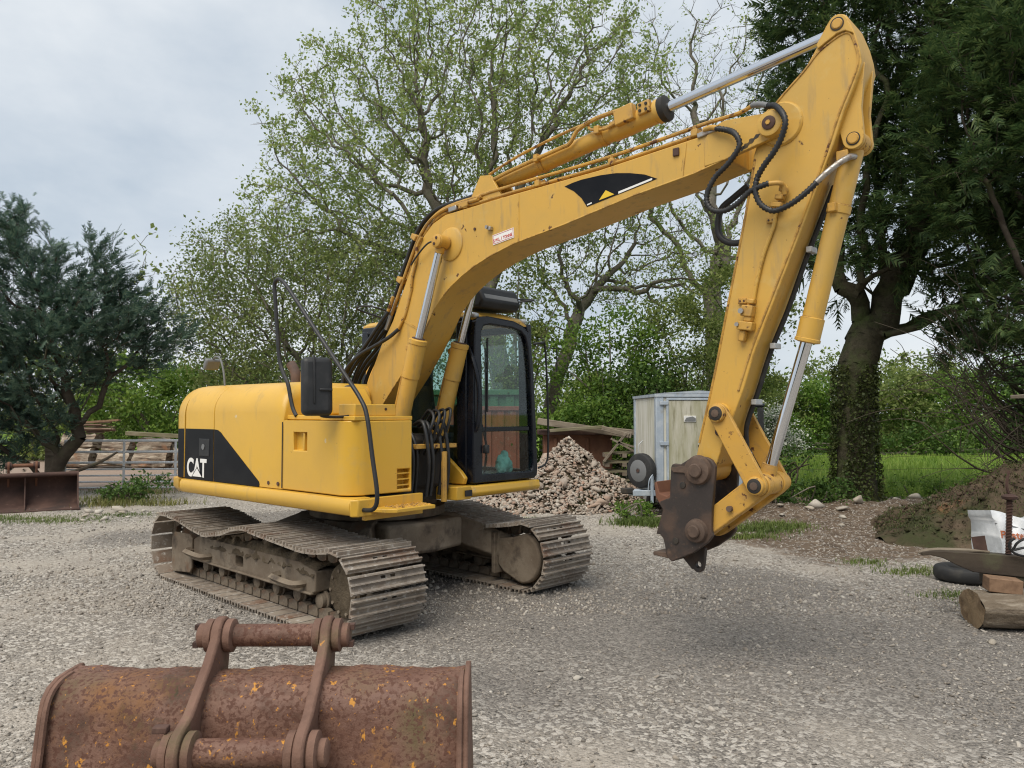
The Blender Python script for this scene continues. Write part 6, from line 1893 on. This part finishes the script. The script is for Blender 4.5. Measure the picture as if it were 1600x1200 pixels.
# skirt under the cab and plates facing the boom
MB().prism([(-.45, .92), (1.12, .905), (1.26, .93), (1.285, .965), (1.27, 1.03), (-.45, 1.03)], .03, .985).build('cab_skirt', 'yellow_clean', EX, bevel=.015, seg=3, loc=(-.2, .20, -.01), scale=(1, 1.04, 1))
MB().prism([(.62, .90), (1.27, .915), (1.275, 1.035), (.62, 1.02)], -.16, .025).build('skirt_plate', 'yellow_clean', EX, bevel=.006, loc=(-.2, .20, -.01))
MB().box((1.284, -.02, .972), (.012, .085, .055)).build('name_plate', 'plastic_black', EX, loc=(-.2, .20, -.01))
MB().prism([(.62, 1.035), (1.16, 1.04), (1.18, 1.10), (1.12, 1.16), (.86, 1.34), (.76, 1.36), (.66, 1.34)], .03, .075).build('side_shield', 'yellow_clean', EX, bevel=.008, loc=(-.2, .20, -.01), scale=(1, 1.04, 1))
# inside the cab
seat = MB()
seat.box((.15, .56, 1.42), (.48, .46, .12))
seat.box((-.10, .56, 1.78), (.12, .44, .66), Matrix.Rotation(R(-10), 3, 'Y'))
seat.box((-.16, .56, 2.18), (.09, .26, .18), Matrix.Rotation(R(-10), 3, 'Y'))
seat.box((.12, .56, 1.22), (.40, .40, .30))
seat.build('seat', 'seat_fabric', cab, bevel=.05, seg=3)
for y_ in (.28, .84):
    c_ = MB().box((.28, y_, 1.46), (.42, .12, .20)).build('console', 'plastic_black', cab, bevel=.02)
    MB().tube([(.42, y_, 1.55), (.45, y_, 1.68), (.44, y_, 1.80)], .013, 7).build('joystick', 'rubber', c_)
for y_ in (.48, .62):
    MB().tube([(.85, y_, 1.08), (.88, y_, 1.35), (.80, y_, 1.60)], .012, 7).build('travel_lever', 'plastic_black', cab)
MB().box((.92, .22, 1.50), (.10, .10, .55)).build('monitor_post', 'plastic_black', cab, bevel=.02)
MB().box((1.05, .25, 1.28), (.02, .04, .12)).build('paper_note', 'white_paint', cab)
cl = MB()
rc = np.random.default_rng(6)
for k in range(5):
    n_, q_ = 12, 9
    cx, cy, cz, s_ = [(.86, .90, 1.19, .09), (.85, .97, 1.17, .07), (.87, .86, 1.15, .07), (.86, .92, 1.26, .055), (.85, 1.0, 1.13, .05)][k]
    vs_ = []
    for i in range(q_ + 1):
        for j in range(n_):
            a, b2_ = math.pi * i / q_, 2 * math.pi * j / n_
            rr_ = s_ * (1 + .16 * math.sin(3 * b2_ + k) * math.sin(2 * a) + .10 * math.sin(5 * b2_ + 4 * a))
            vs_.append((cx + rr_ * .6 * math.sin(a) * math.cos(b2_), cy + rr_ * math.sin(a) * math.sin(b2_), cz + rr_ * math.cos(a)))
    cl.add(vs_, [(i * n_ + j, i * n_ + (j + 1) % n_, (i + 1) * n_ + (j + 1) % n_, (i + 1) * n_ + j) for i in range(q_) for j in range(n_)])
cl.build('cloth', 'teal_cloth', None, angle=80, loc=(-1.33, 7.68, 0), rot=(0, 0, R(-41.5)))
tag(bpy.data.objects['cloth'], 'crumpled turquoise cloth behind the lower windscreen of the cab', 'cloth')

# ---- undercarriage (turned slightly against the upper body)
UR = R(-2.5)
uc = MB()
uc.lathe((0, 0, .70), (0, 0, .90), [(0, .62), (.02, .66), (.10, .66), (.11, .58), (.20, .58)], 40)
cb = uc.build('slew_ring', 'track_frame', EX, rot=(0, 0, UR))
# carbody: a centre box and four curved legs
ctr = MB().prism([(-.75, -.45), (.75, -.45), (.85, 0), (.75, .45), (-.75, .45), (-.85, 0)], .42, .70, 'z').build('carbody', 'track_frame', EX, bevel=.03, rot=(0, 0, UR))
for sy in (-1, 1):
    for sx in (-1, 1):
        m = MB()
        pts_ = [(.28 * sx, .25 * sy, .58, .30), (.45 * sx, .50 * sy, .575, .28), (.66 * sx, .72 * sy, .46, .28), (.88 * sx, .86 * sy, .37, .26)]
        vs_ = []
        for (px, py, pz, hh) in pts_:
            for dx, dz in ((-.17, -.5), (.17, -.5), (.15, .5), (-.15, .5)):
                vs_.append((px + dx, py, pz + dz * hh))
        m.add(vs_, [(k * 4 + i, k * 4 + (i + 1) % 4, (k + 1) * 4 + (i + 1) % 4, (k + 1) * 4 + i) for k in range(3) for i in range(4)] + [(3, 2, 1, 0), (12, 13, 14, 15)])
        m.build('carbody_leg', 'track_frame', ctr, bevel=.015)
# shoe
PITCH = .156
sh = MB()
prof = [(-.070, 0), (-.070, .010), (-.066, .012), (-.062, .040), (-.050, .040), (-.044, .012), (-.008, .011), (-.004, .034), (.007, .034), (.012, .011), (.044, .010), (.048, .038), (.059, .038), (.064, .010), (.070, .008), (.070, 0)]
sh.prism(prof, -.345, .345, 'y')
shoe_me = sh.mesh('track_shoe', 'track_steel', True, 30)
shoe_b = place(shoe_me, 'track_shoe')
holes = MB()
for yy_ in (-.045, .045):
    holes.box((.028, yy_, .01), (.022, .045, .08))
cut(shoe_b, holes)
shoe_me = shoe_b.data
shoe_me.polygons.foreach_set('use_smooth', [False] * len(shoe_me.polygons))
bpy.data.objects.remove(shoe_b)
link_me = MB().prism([(-.07, -.012), (.066, -.012), (.070, -.035), (.062, -.078), (.030, -.092), (-.030, -.092), (-.062, -.078), (-.070, -.035)], -.026, .026).mesh('chain_link', 'track_frame')

XF, XR, ZC, RR = 1.272, -1.75, .348, .302


def track_path(sag):
    p = [(x, .046) for x in np.linspace(XR, XF, 60)]
    p += [(XF + RR * math.sin(a), ZC - RR * math.cos(a)) for a in np.linspace(.02, math.pi - .15, 40)]
    xs = np.linspace(XF - .05, XR + .05, 80)
    p += [(x, np.interp(x, [q[0] for q in sag], [q[1] for q in sag])) for x in xs]
    p += [(XR - RR * math.sin(a), ZC + RR * math.cos(a)) for a in np.linspace(.15, math.pi - .02, 40)]
    return np.array(p)


sag_n = [(-1.75, .645), (-1.45, .625), (-1.1, .565), (-.84, .535), (-.5, .585), (-.25, .655), (-.07, .675), (.15, .655), (.52, .628), (.85, .605), (1.06, .612), (1.30, .645)]
sag_f = [(-1.75, .645), (-1.3, .61), (-.8, .60), (-.3, .66), (-.07, .675), (.3, .62), (.74, .555), (.95, .585), (1.05, .60), (1.17, .62), (1.3, .648)]
for yc, sag, near in ((-1.045, sag_n, True), (1.035, sag_f, False)):
    sgn = -1 if near else 1                       # outer side
    fm = MB()
    fm.prism([(-1.42, .245), (.80, .245), (.86, .27), (.86, .43), (.60, .475), (-1.30, .475), (-1.42, .42)], -.19, .19)
    fm.prism([(-1.42, .237), (.82, .237), (.82, .259), (-1.42, .259)], -.212, .212)
    tf = fm.build('track', 'track_frame', EX, bevel=.012, loc=(-yc * math.sin(UR), yc * math.cos(UR), 0), rot=(0, 0, UR))
    cut(tf, MB().prism([(-.49, .295), (-.37, .295), (-.355, .31), (-.355, .375), (-.37, .39), (-.49, .39), (-.505, .375), (-.505, .31)], -.5, .5))
    P = track_path(sag)
    P = np.vstack([P, P[:1]])
    sl_ = np.concatenate([[0], np.cumsum(np.hypot(*np.diff(P, axis=0).T))])
    n = int(round(sl_[-1] / PITCH))
    for i in range(n):
        t0, t1 = sl_[-1] * ((i - .5) % n) / n, sl_[-1] * ((i + .5) % n) / n
        tm = sl_[-1] * i / n
        f_ = lambda t: np.array([np.interp(t, sl_, P[:, 0]), np.interp(t, sl_, P[:, 1])])
        a, b, c = f_(t0), f_(t1), f_(tm)
        d = b - a
        ang = -math.atan2(d[1], d[0])
        # shoe local: x along travel, z outward; outward is to the right of travel -> flip
        o = place(shoe_me, 'track_shoe', tf, (c[0], 0, c[1]), (math.pi, ang, 0) if False else (0, 0, 0))
        M = Matrix.Rotation(ang, 4, 'Y') @ Matrix.Rotation(math.pi, 4, 'X')
        o.rotation_euler = M.to_euler()
        o.location = (c[0], 0, c[1])
        for yy_ in (-.115, .115):
            l_ = place(link_me, 'chain_link', tf, (c[0], yy_, c[1]))
            l_.rotation_euler = M.to_euler()
    # rollers, carrier roller, end wheels
    for x_ in np.linspace(-1.22, .84, 7):
        MB().lathe((x_, -.15, .188), (x_, .15, .188), [(0, .035), (.01, .058), (.045, .062), (.05, .078), (.065, .078), (.07, .055), (.23, .055), (.235, .078), (.25, .078), (.255, .062), (.29, .058), (.30, .035)], 18).build('roller', 'track_frame', tf)
    MB().lathe((-.07, -.14, .52), (-.07, .14, .52), [(0, .03), (.01, .06), (.10, .065), (.18, .065), (.27, .06), (.28, .03)], 16).build('carrier_roller', 'track_frame', tf)
    # sprocket at the front with drive cover, idler at the rear
    ot = []
    for k in range(42):
        a = 2 * math.pi * k / 42
        rr_ = .235 if k % 2 else .205
        ot.append((XF + rr_ * math.cos(a), ZC + rr_ * math.sin(a)))
    sw = MB().prism(ot, -.03, .03).build('sprocket', 'track_frame', tf, bevel=.008)
    if near:
        MB().lathe((XF - .03, -.185, ZC - .01), (XF - .03, -.02, ZC - .01), [(0, .17), (.012, .205), (.10, .21), (.165, .21)], 36).build('drive_cover', 'mud', sw)
        for k in range(10):
            a = 2 * math.pi * k / 10
            MB().cyl((XF - .03 + .165 * math.cos(a), -.195, ZC - .02 + .165 * math.sin(a)), (XF - .03 + .165 * math.cos(a), -.18, ZC - .02 + .165 * math.sin(a)), .014, n=6).build('bolt', 'track_frame', sw)
    else:
        tear = arc((XF - .06, ZC - .03), .245, 75, -95, 14) + [(.98, .15), (.90, .22), (.90, .47), (1.1, .50)]
        MB().prism(tear, -.26, -.19).build('drive_guard', 'track_frame', tf, bevel=.02)
        MB().box((.88, -.24, .33), (.05, .12, .40)).build('guard_rib', 'track_frame', tf, bevel=.008)
    MB().lathe((XR, -.10, ZC), (XR, .10, ZC), [(0, .10), (.02, .20), (.05, .225), (.07, .225), (.075, .25), (.125, .25), (.13, .225), (.15, .225), (.18, .20), (.20, .10)], 32).build('idler', 'track_frame', tf)
    for s_ in (-1, 1):
        MB().prism([(-1.82, .06), (-1.42, .10), (-1.38, .16), (-1.38, .44), (-1.44, .48), (-1.80, .47), (-1.86, .40), (-1.86, .12)], s_ * .20 - .012, s_ * .20 + .012).build('idler_guard', 'track_frame', tf, bevel=.008)
    if near:
        for x_ in (-1.20, .50):
            b_ = MB()
            b_.tube([(x_ - .20, -.19, .335), (x_ - .19, -.265, .33), (x_ - .12, -.285, .325), (x_ + .12, -.285, .315), (x_ + .19, -.265, .315), (x_ + .20, -.19, .315)], .030, 4, 3)
            b_.build('step_bracket', 'track_frame', tf, angle=20)
        # packed mud on the frame
        rm = np.random.default_rng(12)
        V_, F_ = [], []
        nn_ = 46
        for i in range(nn_ + 1):
            for j in range(9):
                xx_ = -1.15 + 2.0 * i / nn_
                base_ = max(0, math.sin(math.pi * i / nn_)) ** .5
                u_ = j / 8
                V_.append((xx_ + rm.normal() * .012, -.20 + .38 * u_ + rm.normal() * .01, .455 + base_ * (.035 + .055 * math.sin(math.pi * min(1, u_ * 1.3 + .08)) * (1 + .6 * math.sin(i * .8) * math.sin(i * .31))) + rm.normal() * .010 - (.09 if j == 0 else 0)))
        for i in range(nn_):
            for j in range(8):
                F_.append((i * 9 + j, (i + 1) * 9 + j, (i + 1) * 9 + j + 1, i * 9 + j + 1))
        MB().add(V_, F_).build('packed_mud', 'mud', tf, angle=70)

# ================================================================== FOREGROUND GRADING BUCKET
def frame_pt(u, v, w, th):
    return u, v, w


B = empty('grading_bucket', (-.912, 2.95, 0), R(1.0))
# profile in (y,z): lip on top, back bulging towards the viewer, floor running away to the edge
pf = [(.03, .715), (-.03, .718), (-.095, .715), (-.14, .702), (-.17, .675), (-.185, .635), (-.198, .57), (-.215, .49), (-.238, .40), (-.24, .30), (-.225, .19), (-.18, .09), (-.10, .035), (.05, .012), (.45, .006)]
wd = .733
rr_ = np.random.default_rng(2)
m = MB()
NXb = 44
vs_ = []
for k, th in ((0, 0.0), (1, .016)):
    for i in range(NXb + 1):
        x_ = -wd + 2 * wd * i / NXb
        for j, (py, pz) in enumerate(pf):
            a, b2_ = pf[max(j - 1, 0)], pf[min(j + 1, len(pf) - 1)]
            ty, tz = b2_[0] - a[0], b2_[1] - a[1]
            l_ = math.hypot(ty, tz)
            dent = .004 * math.sin(x_ * 7 + j) + .003 * math.sin(x_ * 17 - j * 1.3) + (.006 * math.sin(x_ * 23) * math.sin(x_ * 41) if j == 0 else 0)
            vs_.append((x_, py - tz / l_ * th * 1 + (dent if j else 0), pz + ty / l_ * th * -1 * -1 * (-1) + (dent if j == 0 else 0)))
n_ = len(pf)
bl = (NXb + 1) * n_
fs_ = []
for i in range(NXb):
    for j in range(n_ - 1):
        q = (i * n_ + j, (i + 1) * n_ + j, (i + 1) * n_ + j + 1, i * n_ + j + 1)
        fs_ += [q, tuple(bl + t for t in reversed(q))]
    for j in (0, n_ - 1):
        fs_.append((i * n_ + j, bl + i * n_ + j, bl + (i + 1) * n_ + j, (i + 1) * n_ + j))
for i in (0, NXb):
    for j in range(n_ - 1):
        fs_.append((i * n_ + j, i * n_ + j + 1, bl + i * n_ + j + 1, bl + i * n_ + j))
m.add(vs_, fs_)
shell = m.build('shell', 'rust', B, angle=60)
sp_ = [(.07, .738), (-.03, .740), (-.10, .737), (-.152, .721), (-.187, .688), (-.204, .642), (-.217, .58), (-.234, .49), (-.258, .40), (-.26, .30), (-.243, .18), (-.195, .075), (-.11, .015), (.0, .0), (.46, .0), (.42, .10), (.16, .52)]
for sx in (-1, 1):
    MB().prism(sp_, sx * (wd + .001), sx * (wd + .022), 'x').build('side_plate', 'rust_ear', B, bevel=.006)
    MB().tube([(sx * (wd - .008), y_ * .985 - .006, z_ * .985 + .002) for y_, z_ in sp_[1:11]], .011, 6, 3).build('weld_seam', 'rust_ear', B)
MB().box((0, .42, .012), (2 * wd + .06, .14, .022)).build('cutting_edge', 'rust_dark', B, bevel=.004)
for sx, bend in ((-1, 0), (1, 0)):
    xc = sx * .205
    up, dn = (.045, .845), (-.325, .560)
    ear = arc(up, .072, -35, 175, 10) + [(-.09, .79), (-.19, .72), (-.27, .665)] + arc(dn, .085, 115, 250, 8) + [(-.345, .36), (-.30, .22), (-.22, .25), (-.19, .62), (-.10, .69), (.08, .70)]
    e_ = MB().prism(ear, xc - .019, xc + .019, 'x').build('ear', 'rust_ear', B, bevel=.009)
    for (py, pz), r_ in ((up, .062), (dn, .070)):
        MB().lathe((xc - .055 * 1, py, pz), (xc + .055, py, pz), [(0, r_ * .8), (.006, r_), (.03, r_), (.034, r_ * .9), (.076, r_ * .9), (.08, r_), (.104, r_), (.11, r_ * .8)], 24).build('boss', 'rust_ear', e_)
        MB().lathe((xc + sx * .05, py, pz), (xc + sx * .085, py, pz), [(0, .045), (.028, .045), (.034, .036)], 18).build('pin_end', 'rust_ear', e_)
    MB().tube([(xc - .022, -.10, .703), (xc - .022, -.16, .665), (xc - .022, -.205, .59), (xc - .022, -.235, .45)], .010, 5, 3).build('weld_seam', 'rust', e_)
for (py, pz), r_ in (((.045, .845), .044), ((-.325, .560), .048)):
    MB().lathe((-.18, py, pz), (.18, py, pz), [(0, r_ * 1.0), (.02, r_ * 1.0), (.024, r_ * .95), (.18, r_ * .97), (.336, r_ * .95), (.34, r_ * 1.0), (.36, r_)], 26).build('pin', 'rust', B)
MB().box((-.27, -.325, .640), (.05, .035, .022)).build('lock_plate', 'rust_dark', B, bevel=.004)
for sx in (-1, 1):
    for ang in (0, 1):
        MB().box((sx * .295, .045 + .02 * ang - .01, .845 + (.03 if ang else -.03)), (.02, .03, .02)).build('bolt', 'rust_dark', B)
tag(B, 'rusty red-brown grading bucket with two pin ears in the foreground', 'bucket')

# ================================================================== OLD BUCKET AT THE LEFT
Q = empty('old_bucket', (-8.75, 13.45, 0), math.atan2(.72, .69) - R(14))
wq = 1.05
pq = [(-.42, .012), (-.25, .015), (-.05, .03), (.12, .08), (.23, .18), (.27, .32), (.25, .46), (.18, .56), (.08, .61), (.0, .60)]
m = MB()
for th in (0, 1):
    pass
out_ = pq + [(y_ + (.02 if 3 <= i <= 8 else 0), z_ - (.012 if i < 3 else -.012 if i > 7 else 0)) for i, (y_, z_) in reversed(list(enumerate(pq)))]
m.prism(out_, -wq, wq, 'x')
m.build('shell', 'rust_dark', Q, angle=50)
MB().cyl((-wq, .03, .60), (wq, .03, .60), .042, n=14).build('top_tube', 'rust_dark', Q)
for x_ in (-wq, wq - .02, .22):
    MB().prism([(-.42, .0), (.12, .0), (.26, .16), (.29, .32), (.26, .48), (.17, .60), (.02, .65), (-.02, .60), (-.06, .40), (-.16, .20), (-.30, .08)] if abs(x_) > .5 else [(-.30, .03), (.12, .06), (.24, .2), (.26, .4), (.1, .6), (.02, .58), (.08, .40), (-.02, .16), (-.14, .07)], x_, x_ + .022, 'x').build('side_plate', 'rust_dark', Q, bevel=.004)
MB().box((0, -.44, .012), (2 * wq + .02, .12, .022)).build('cutting_edge', 'rust_dark', Q, bevel=.004)
for x_ in (-.02, .40):
    e_ = MB().prism(capsule((.22, .76), (.32, .46), .075, .10), x_ - .018, x_ + .018, 'x').build('ear', 'rust_orange', Q, bevel=.006)
    MB().cyl((x_ - .05, .22, .76), (x_ + .05, .22, .76), .06, n=16).build('boss', 'rust_dark', e_)
MB().cyl((-.02, .22, .76), (.40, .22, .76), .035, n=14).build('pin', 'rust_orange', Q)
tag(Q, 'dark rusty ditching bucket lying under the conifer at the left edge', 'bucket')

# ================================================================== RIGHT EDGE: LOG, BEAM, SCREW, BAG, TYRE
lg = MB()
rl = np.random.default_rng(8)
n_, k_ = 26, 14
vs_ = []
for i in range(k_ + 1):
    for j in range(n_):
        a = 2 * math.pi * j / n_
        rr2 = .155 * (1 + .05 * math.sin(a * 3 + .6) + .04 * math.sin(a * 7) + rl.normal() * .012)
        vs_.append((1.0 * i / k_ + (rl.normal() * .005 + .006 * math.sin(5 * a) - .012 if i in (0, k_) else 0), rr2 * math.cos(a) * 1.35, .135 + rr2 * math.sin(a) * .9))
lg.add(vs_, [(i * n_ + j, i * n_ + (j + 1) % n_, (i + 1) * n_ + (j + 1) % n_, (i + 1) * n_ + j) for i in range(k_) for j in range(n_)])
L_ = empty('log', (3.70, 6.22, 0), R(-8))
lg.build('bark', 'log_bark', L_, angle=70)
ce = MB()
ce.add([(-.022 + rl.normal() * .008, .222 * math.cos(t) * q, .135 + .150 * math.sin(t) * q) for q in (1.0, .6) for t in np.linspace(0, 2 * math.pi, 22, endpoint=False)] + [(-.022, 0, .135)],
       [(i, (i + 1) % 22, 22 + (i + 1) % 22, 22 + i) for i in range(22)] + [(22 + i, 22 + (i + 1) % 22, 44) for i in range(22)])
ce.build('cut_end', 'log_cut', L_, angle=80)
tag(L_, 'short thick sawn log lying on the gravel at the right edge', 'log')
tag(MB().box((0, 0, 0), (.24, .16, .11)).build('wood_block', 'fresh_wood', None, bevel=.006, loc=(3.93, 6.22, .325), rot=(0, R(4), R(-14))), 'reddish sawn wood block on top of the log', 'wood block')
tag(MB().box((0, 0, 0), (.38, .24, .10)).build('wood_block', 'dark_wood', None, bevel=.008, loc=(4.12, 6.42, .325), rot=(0, 0, R(-10))), 'dark wide timber block behind the reddish block on the log', 'wood block')
tag(MB().box((0, 0, 0), (.30, .20, .085)).build('wood_block', 'dark_wood', None, bevel=.008, loc=(4.12, 6.42, .418), rot=(0, 0, R(-16))), 'dark timber block stacked uppermost under the beam', 'wood block')
bmk = MB()
prf = [(0, .0, .03), (.06, .015, .035), (.16, .01, .06), (.26, -.01, .11), (.38, -.03, .155), (.50, -.03, .165), (2.0, -.03, .165)]
vs_ = []
for (t, zc, hh) in prf:
    for (dy, dz) in ((-.055, -.5), (.055, -.5), (.055, .5), (-.055, .5)):
        vs_.append((t, dy * (1 if t > .2 else .7), zc + dz * hh))
bmk.add(vs_, [(k * 4 + i, k * 4 + (i + 1) % 4, (k + 1) * 4 + (i + 1) % 4, (k + 1) * 4 + i) for k in range(len(prf) - 1) for i in range(4)] + [(3, 2, 1, 0), (24, 25, 26, 27)])
BM = bmk.build('beam', 'dark_wood', None, bevel=.006, loc=(3.44, 6.52, .52), rot=(0, R(3.0), R(-15)))
tag(BM, 'heavy dark timber beam with splintered tip at the right edge', 'beam')
MB().box((.43, -.02, .115), (.10, .006, .14), Matrix.Rotation(R(-12), 3, 'Y')).build('steel_angle', 'rust_dark', BM)
MB().tube([(-.02, 0, .0), (.1, .0, .035), (.35, -.02, .06), (.5, -.03, .065)], [.012, .016, .02, .022, .022, .022, .022, .022, .022, .02, .02, .018, .018, .015, .012, .01, .01, .01, .01], 6).build('splinter', 'old_wood', BM)
SC = MB().tube([(0, 0, 0), (0.02, 0, .46)], .027, 12, ribs=.012, smooth=False).build('threaded_rod', 'rust_dark', None, loc=(4.06, 6.34, .545), angle=20)
MB().lathe((.02, 0, .44), (.02, 0, .50), [(0, .03), (.01, .055), (.03, .06), (.05, .03)], 14).build('collar', 'rust_dark', SC)
MB().tube([(.02, 0, .48), (.0, 0, .56), (.02, .0, .68)], .012, 6).build('bar', 'rust_dark', SC)
tag(SC, 'rusty threaded screw standing on the timber beam', 'screw')
cbp = []
for i in range(26):
    a = i / 25 * 2 * math.pi * 1.15
    cbp.append((4.12 + .13 * math.cos(a + 2.4) + i * .002, 6.20 + .04 * math.sin(a), .64 + .085 * math.sin(a + 2.4) - i * .001))
cbp += [(4.28, 6.2, .66), (4.5, 6.2, .63), (4.8, 6.2, .62)]
tag(MB().tube(cbp, .010, 7, 3).build('cable', 'hose', None), 'black rubber cable looped around the threaded screw', 'cable')
# builders' bag
bg_ = MB()
NU, NV = 40, 22
vs_ = []
for j in range(NV + 1):
    for i in range(NU + 1):
        u, v = i / NU, j / NV
        w_ = 1.0 - .05 * math.sin(math.pi * v) + .04 * (v > .9)
        sag_ = -.09 * math.sin(math.pi * u * 1.25) ** 2 * v
        fold = .022 * math.sin(u * 19 + v * 5) * math.sin(v * 7 + 1) + .014 * math.sin(u * 41 - v * 13)
        vs_.append(((u - .5) * .95 * w_, -.05 - .10 * math.sin(math.pi * v) + fold, v * .745 + sag_))
bg_.add(vs_, [(j * (NU + 1) + i, j * (NU + 1) + i + 1, (j + 1) * (NU + 1) + i + 1, (j + 1) * (NU + 1) + i) for j in range(NV) for i in range(NU)])
vs2 = [(x, .32 - y_ * .5, z * .97) for x, y_, z in vs_]
bg_.add(vs2, [(j * (NU + 1) + i, (j + 1) * (NU + 1) + i, (j + 1) * (NU + 1) + i + 1, j * (NU + 1) + i + 1) for j in range(NV) for i in range(NU)])
nq = (NU + 1) * (NV + 1)
bg_.f += [(j * (NU + 1), (j + 1) * (NU + 1), nq + (j + 1) * (NU + 1), nq + j * (NU + 1)) for j in range(NV)]
bg_.f += [(NV * (NU + 1) + i, NV * (NU + 1) + i + 1, nq + NV * (NU + 1) + i + 1, nq + NV * (NU + 1) + i) for i in range(NU)]
BG = bg_.build('builders_bag', 'bag_white', None, angle=80, loc=(5.17, 7.55, 0), rot=(R(-4), 0, R(-4)))
tag(BG, 'white woven builders bag with orange print behind the beam', 'bag')
for body_, px_, pz_, s_ in (('Only', .0, .575, .105), ('Plasterboard', -.45, .485, .10)):
    tx = text(body_, 'print', 'orange_print', BG, s_, Matrix.Translation((px_, -.196, pz_)) @ Matrix.Rotation(R(90), 4, 'X') @ Matrix.Rotation(R(-3), 4, 'Z'), .002, sx=.92)
    for v_ in tx.data.vertices:                 # the print follows the folds of the cloth
        u, v = v_.co.x / .93 + .5, min(1, v_.co.z / .70)
        v_.co.y = -.05 - .10 * math.sin(math.pi * v) + .022 * math.sin(u * 19 + v * 5) * math.sin(v * 7 + 1) + .014 * math.sin(u * 41 - v * 13) - .012
for zz_ in (.62, .24):
    MB().tube([(-.47 + .94 * t, -.05 - .10 * math.sin(math.pi * zz_ / .7) - .012, zz_ - .075 * math.sin(math.pi * t * 1.25) ** 2 * zz_ / .7) for t in np.linspace(0, 1, 12)], .005, 5).build('seam', 'grey_plastic', BG)
# tyre
ty = MB()
NA, NB = 40, 14
vs_ = []
for i in range(NA):
    a = 2 * math.pi * i / NA
    for j in range(NB):
        b_ = 2 * math.pi * j / NB
        cx_ = math.copysign(abs(math.cos(b_)) ** .6, math.cos(b_))
        cz_ = math.copysign(abs(math.sin(b_)) ** .6, math.sin(b_))
        vs_.append(((.19 + .075 * cx_) * math.cos(a), (.19 + .075 * cx_) * math.sin(a), .072 + .07 * cz_))
ty.add(vs_, [(i * NB + j, ((i + 1) % NA) * NB + j, ((i + 1) % NA) * NB + (j + 1) % NB, i * NB + (j + 1) % NB) for i in range(NA) for j in range(NB)])
tag(ty.build('tyre', 'rubber', None, loc=(4.56, 7.85, .01), angle=60), 'old black tyre lying flat behind the splintered beam tip', 'tyre')
# timber stand at the right edge
W_ = empty('timber_stand', (4.35, 6.5, 0))
MB().box((.22, 0, .85), (.08, .08, 1.7)).build('post', 'dark_wood', W_, bevel=.005)
MB().box((.14, 0, 1.85), (.42, .22, .03), Matrix.Rotation(R(-4), 3, 'Y')).build('board', 'old_wood', W_, bevel=.004)
MB().box((.25, .02, 1.92), (.26, .18, .03), Matrix.Rotation(R(-6), 3, 'Y')).build('board', 'old_wood', W_, bevel=.004)
MB().box((.22, 0, 1.78), (.06, .06, .12)).build('bracket', 'dark_wood', W_)
tag(W_, 'weathered timber shelf on a post at the right edge', 'stand')
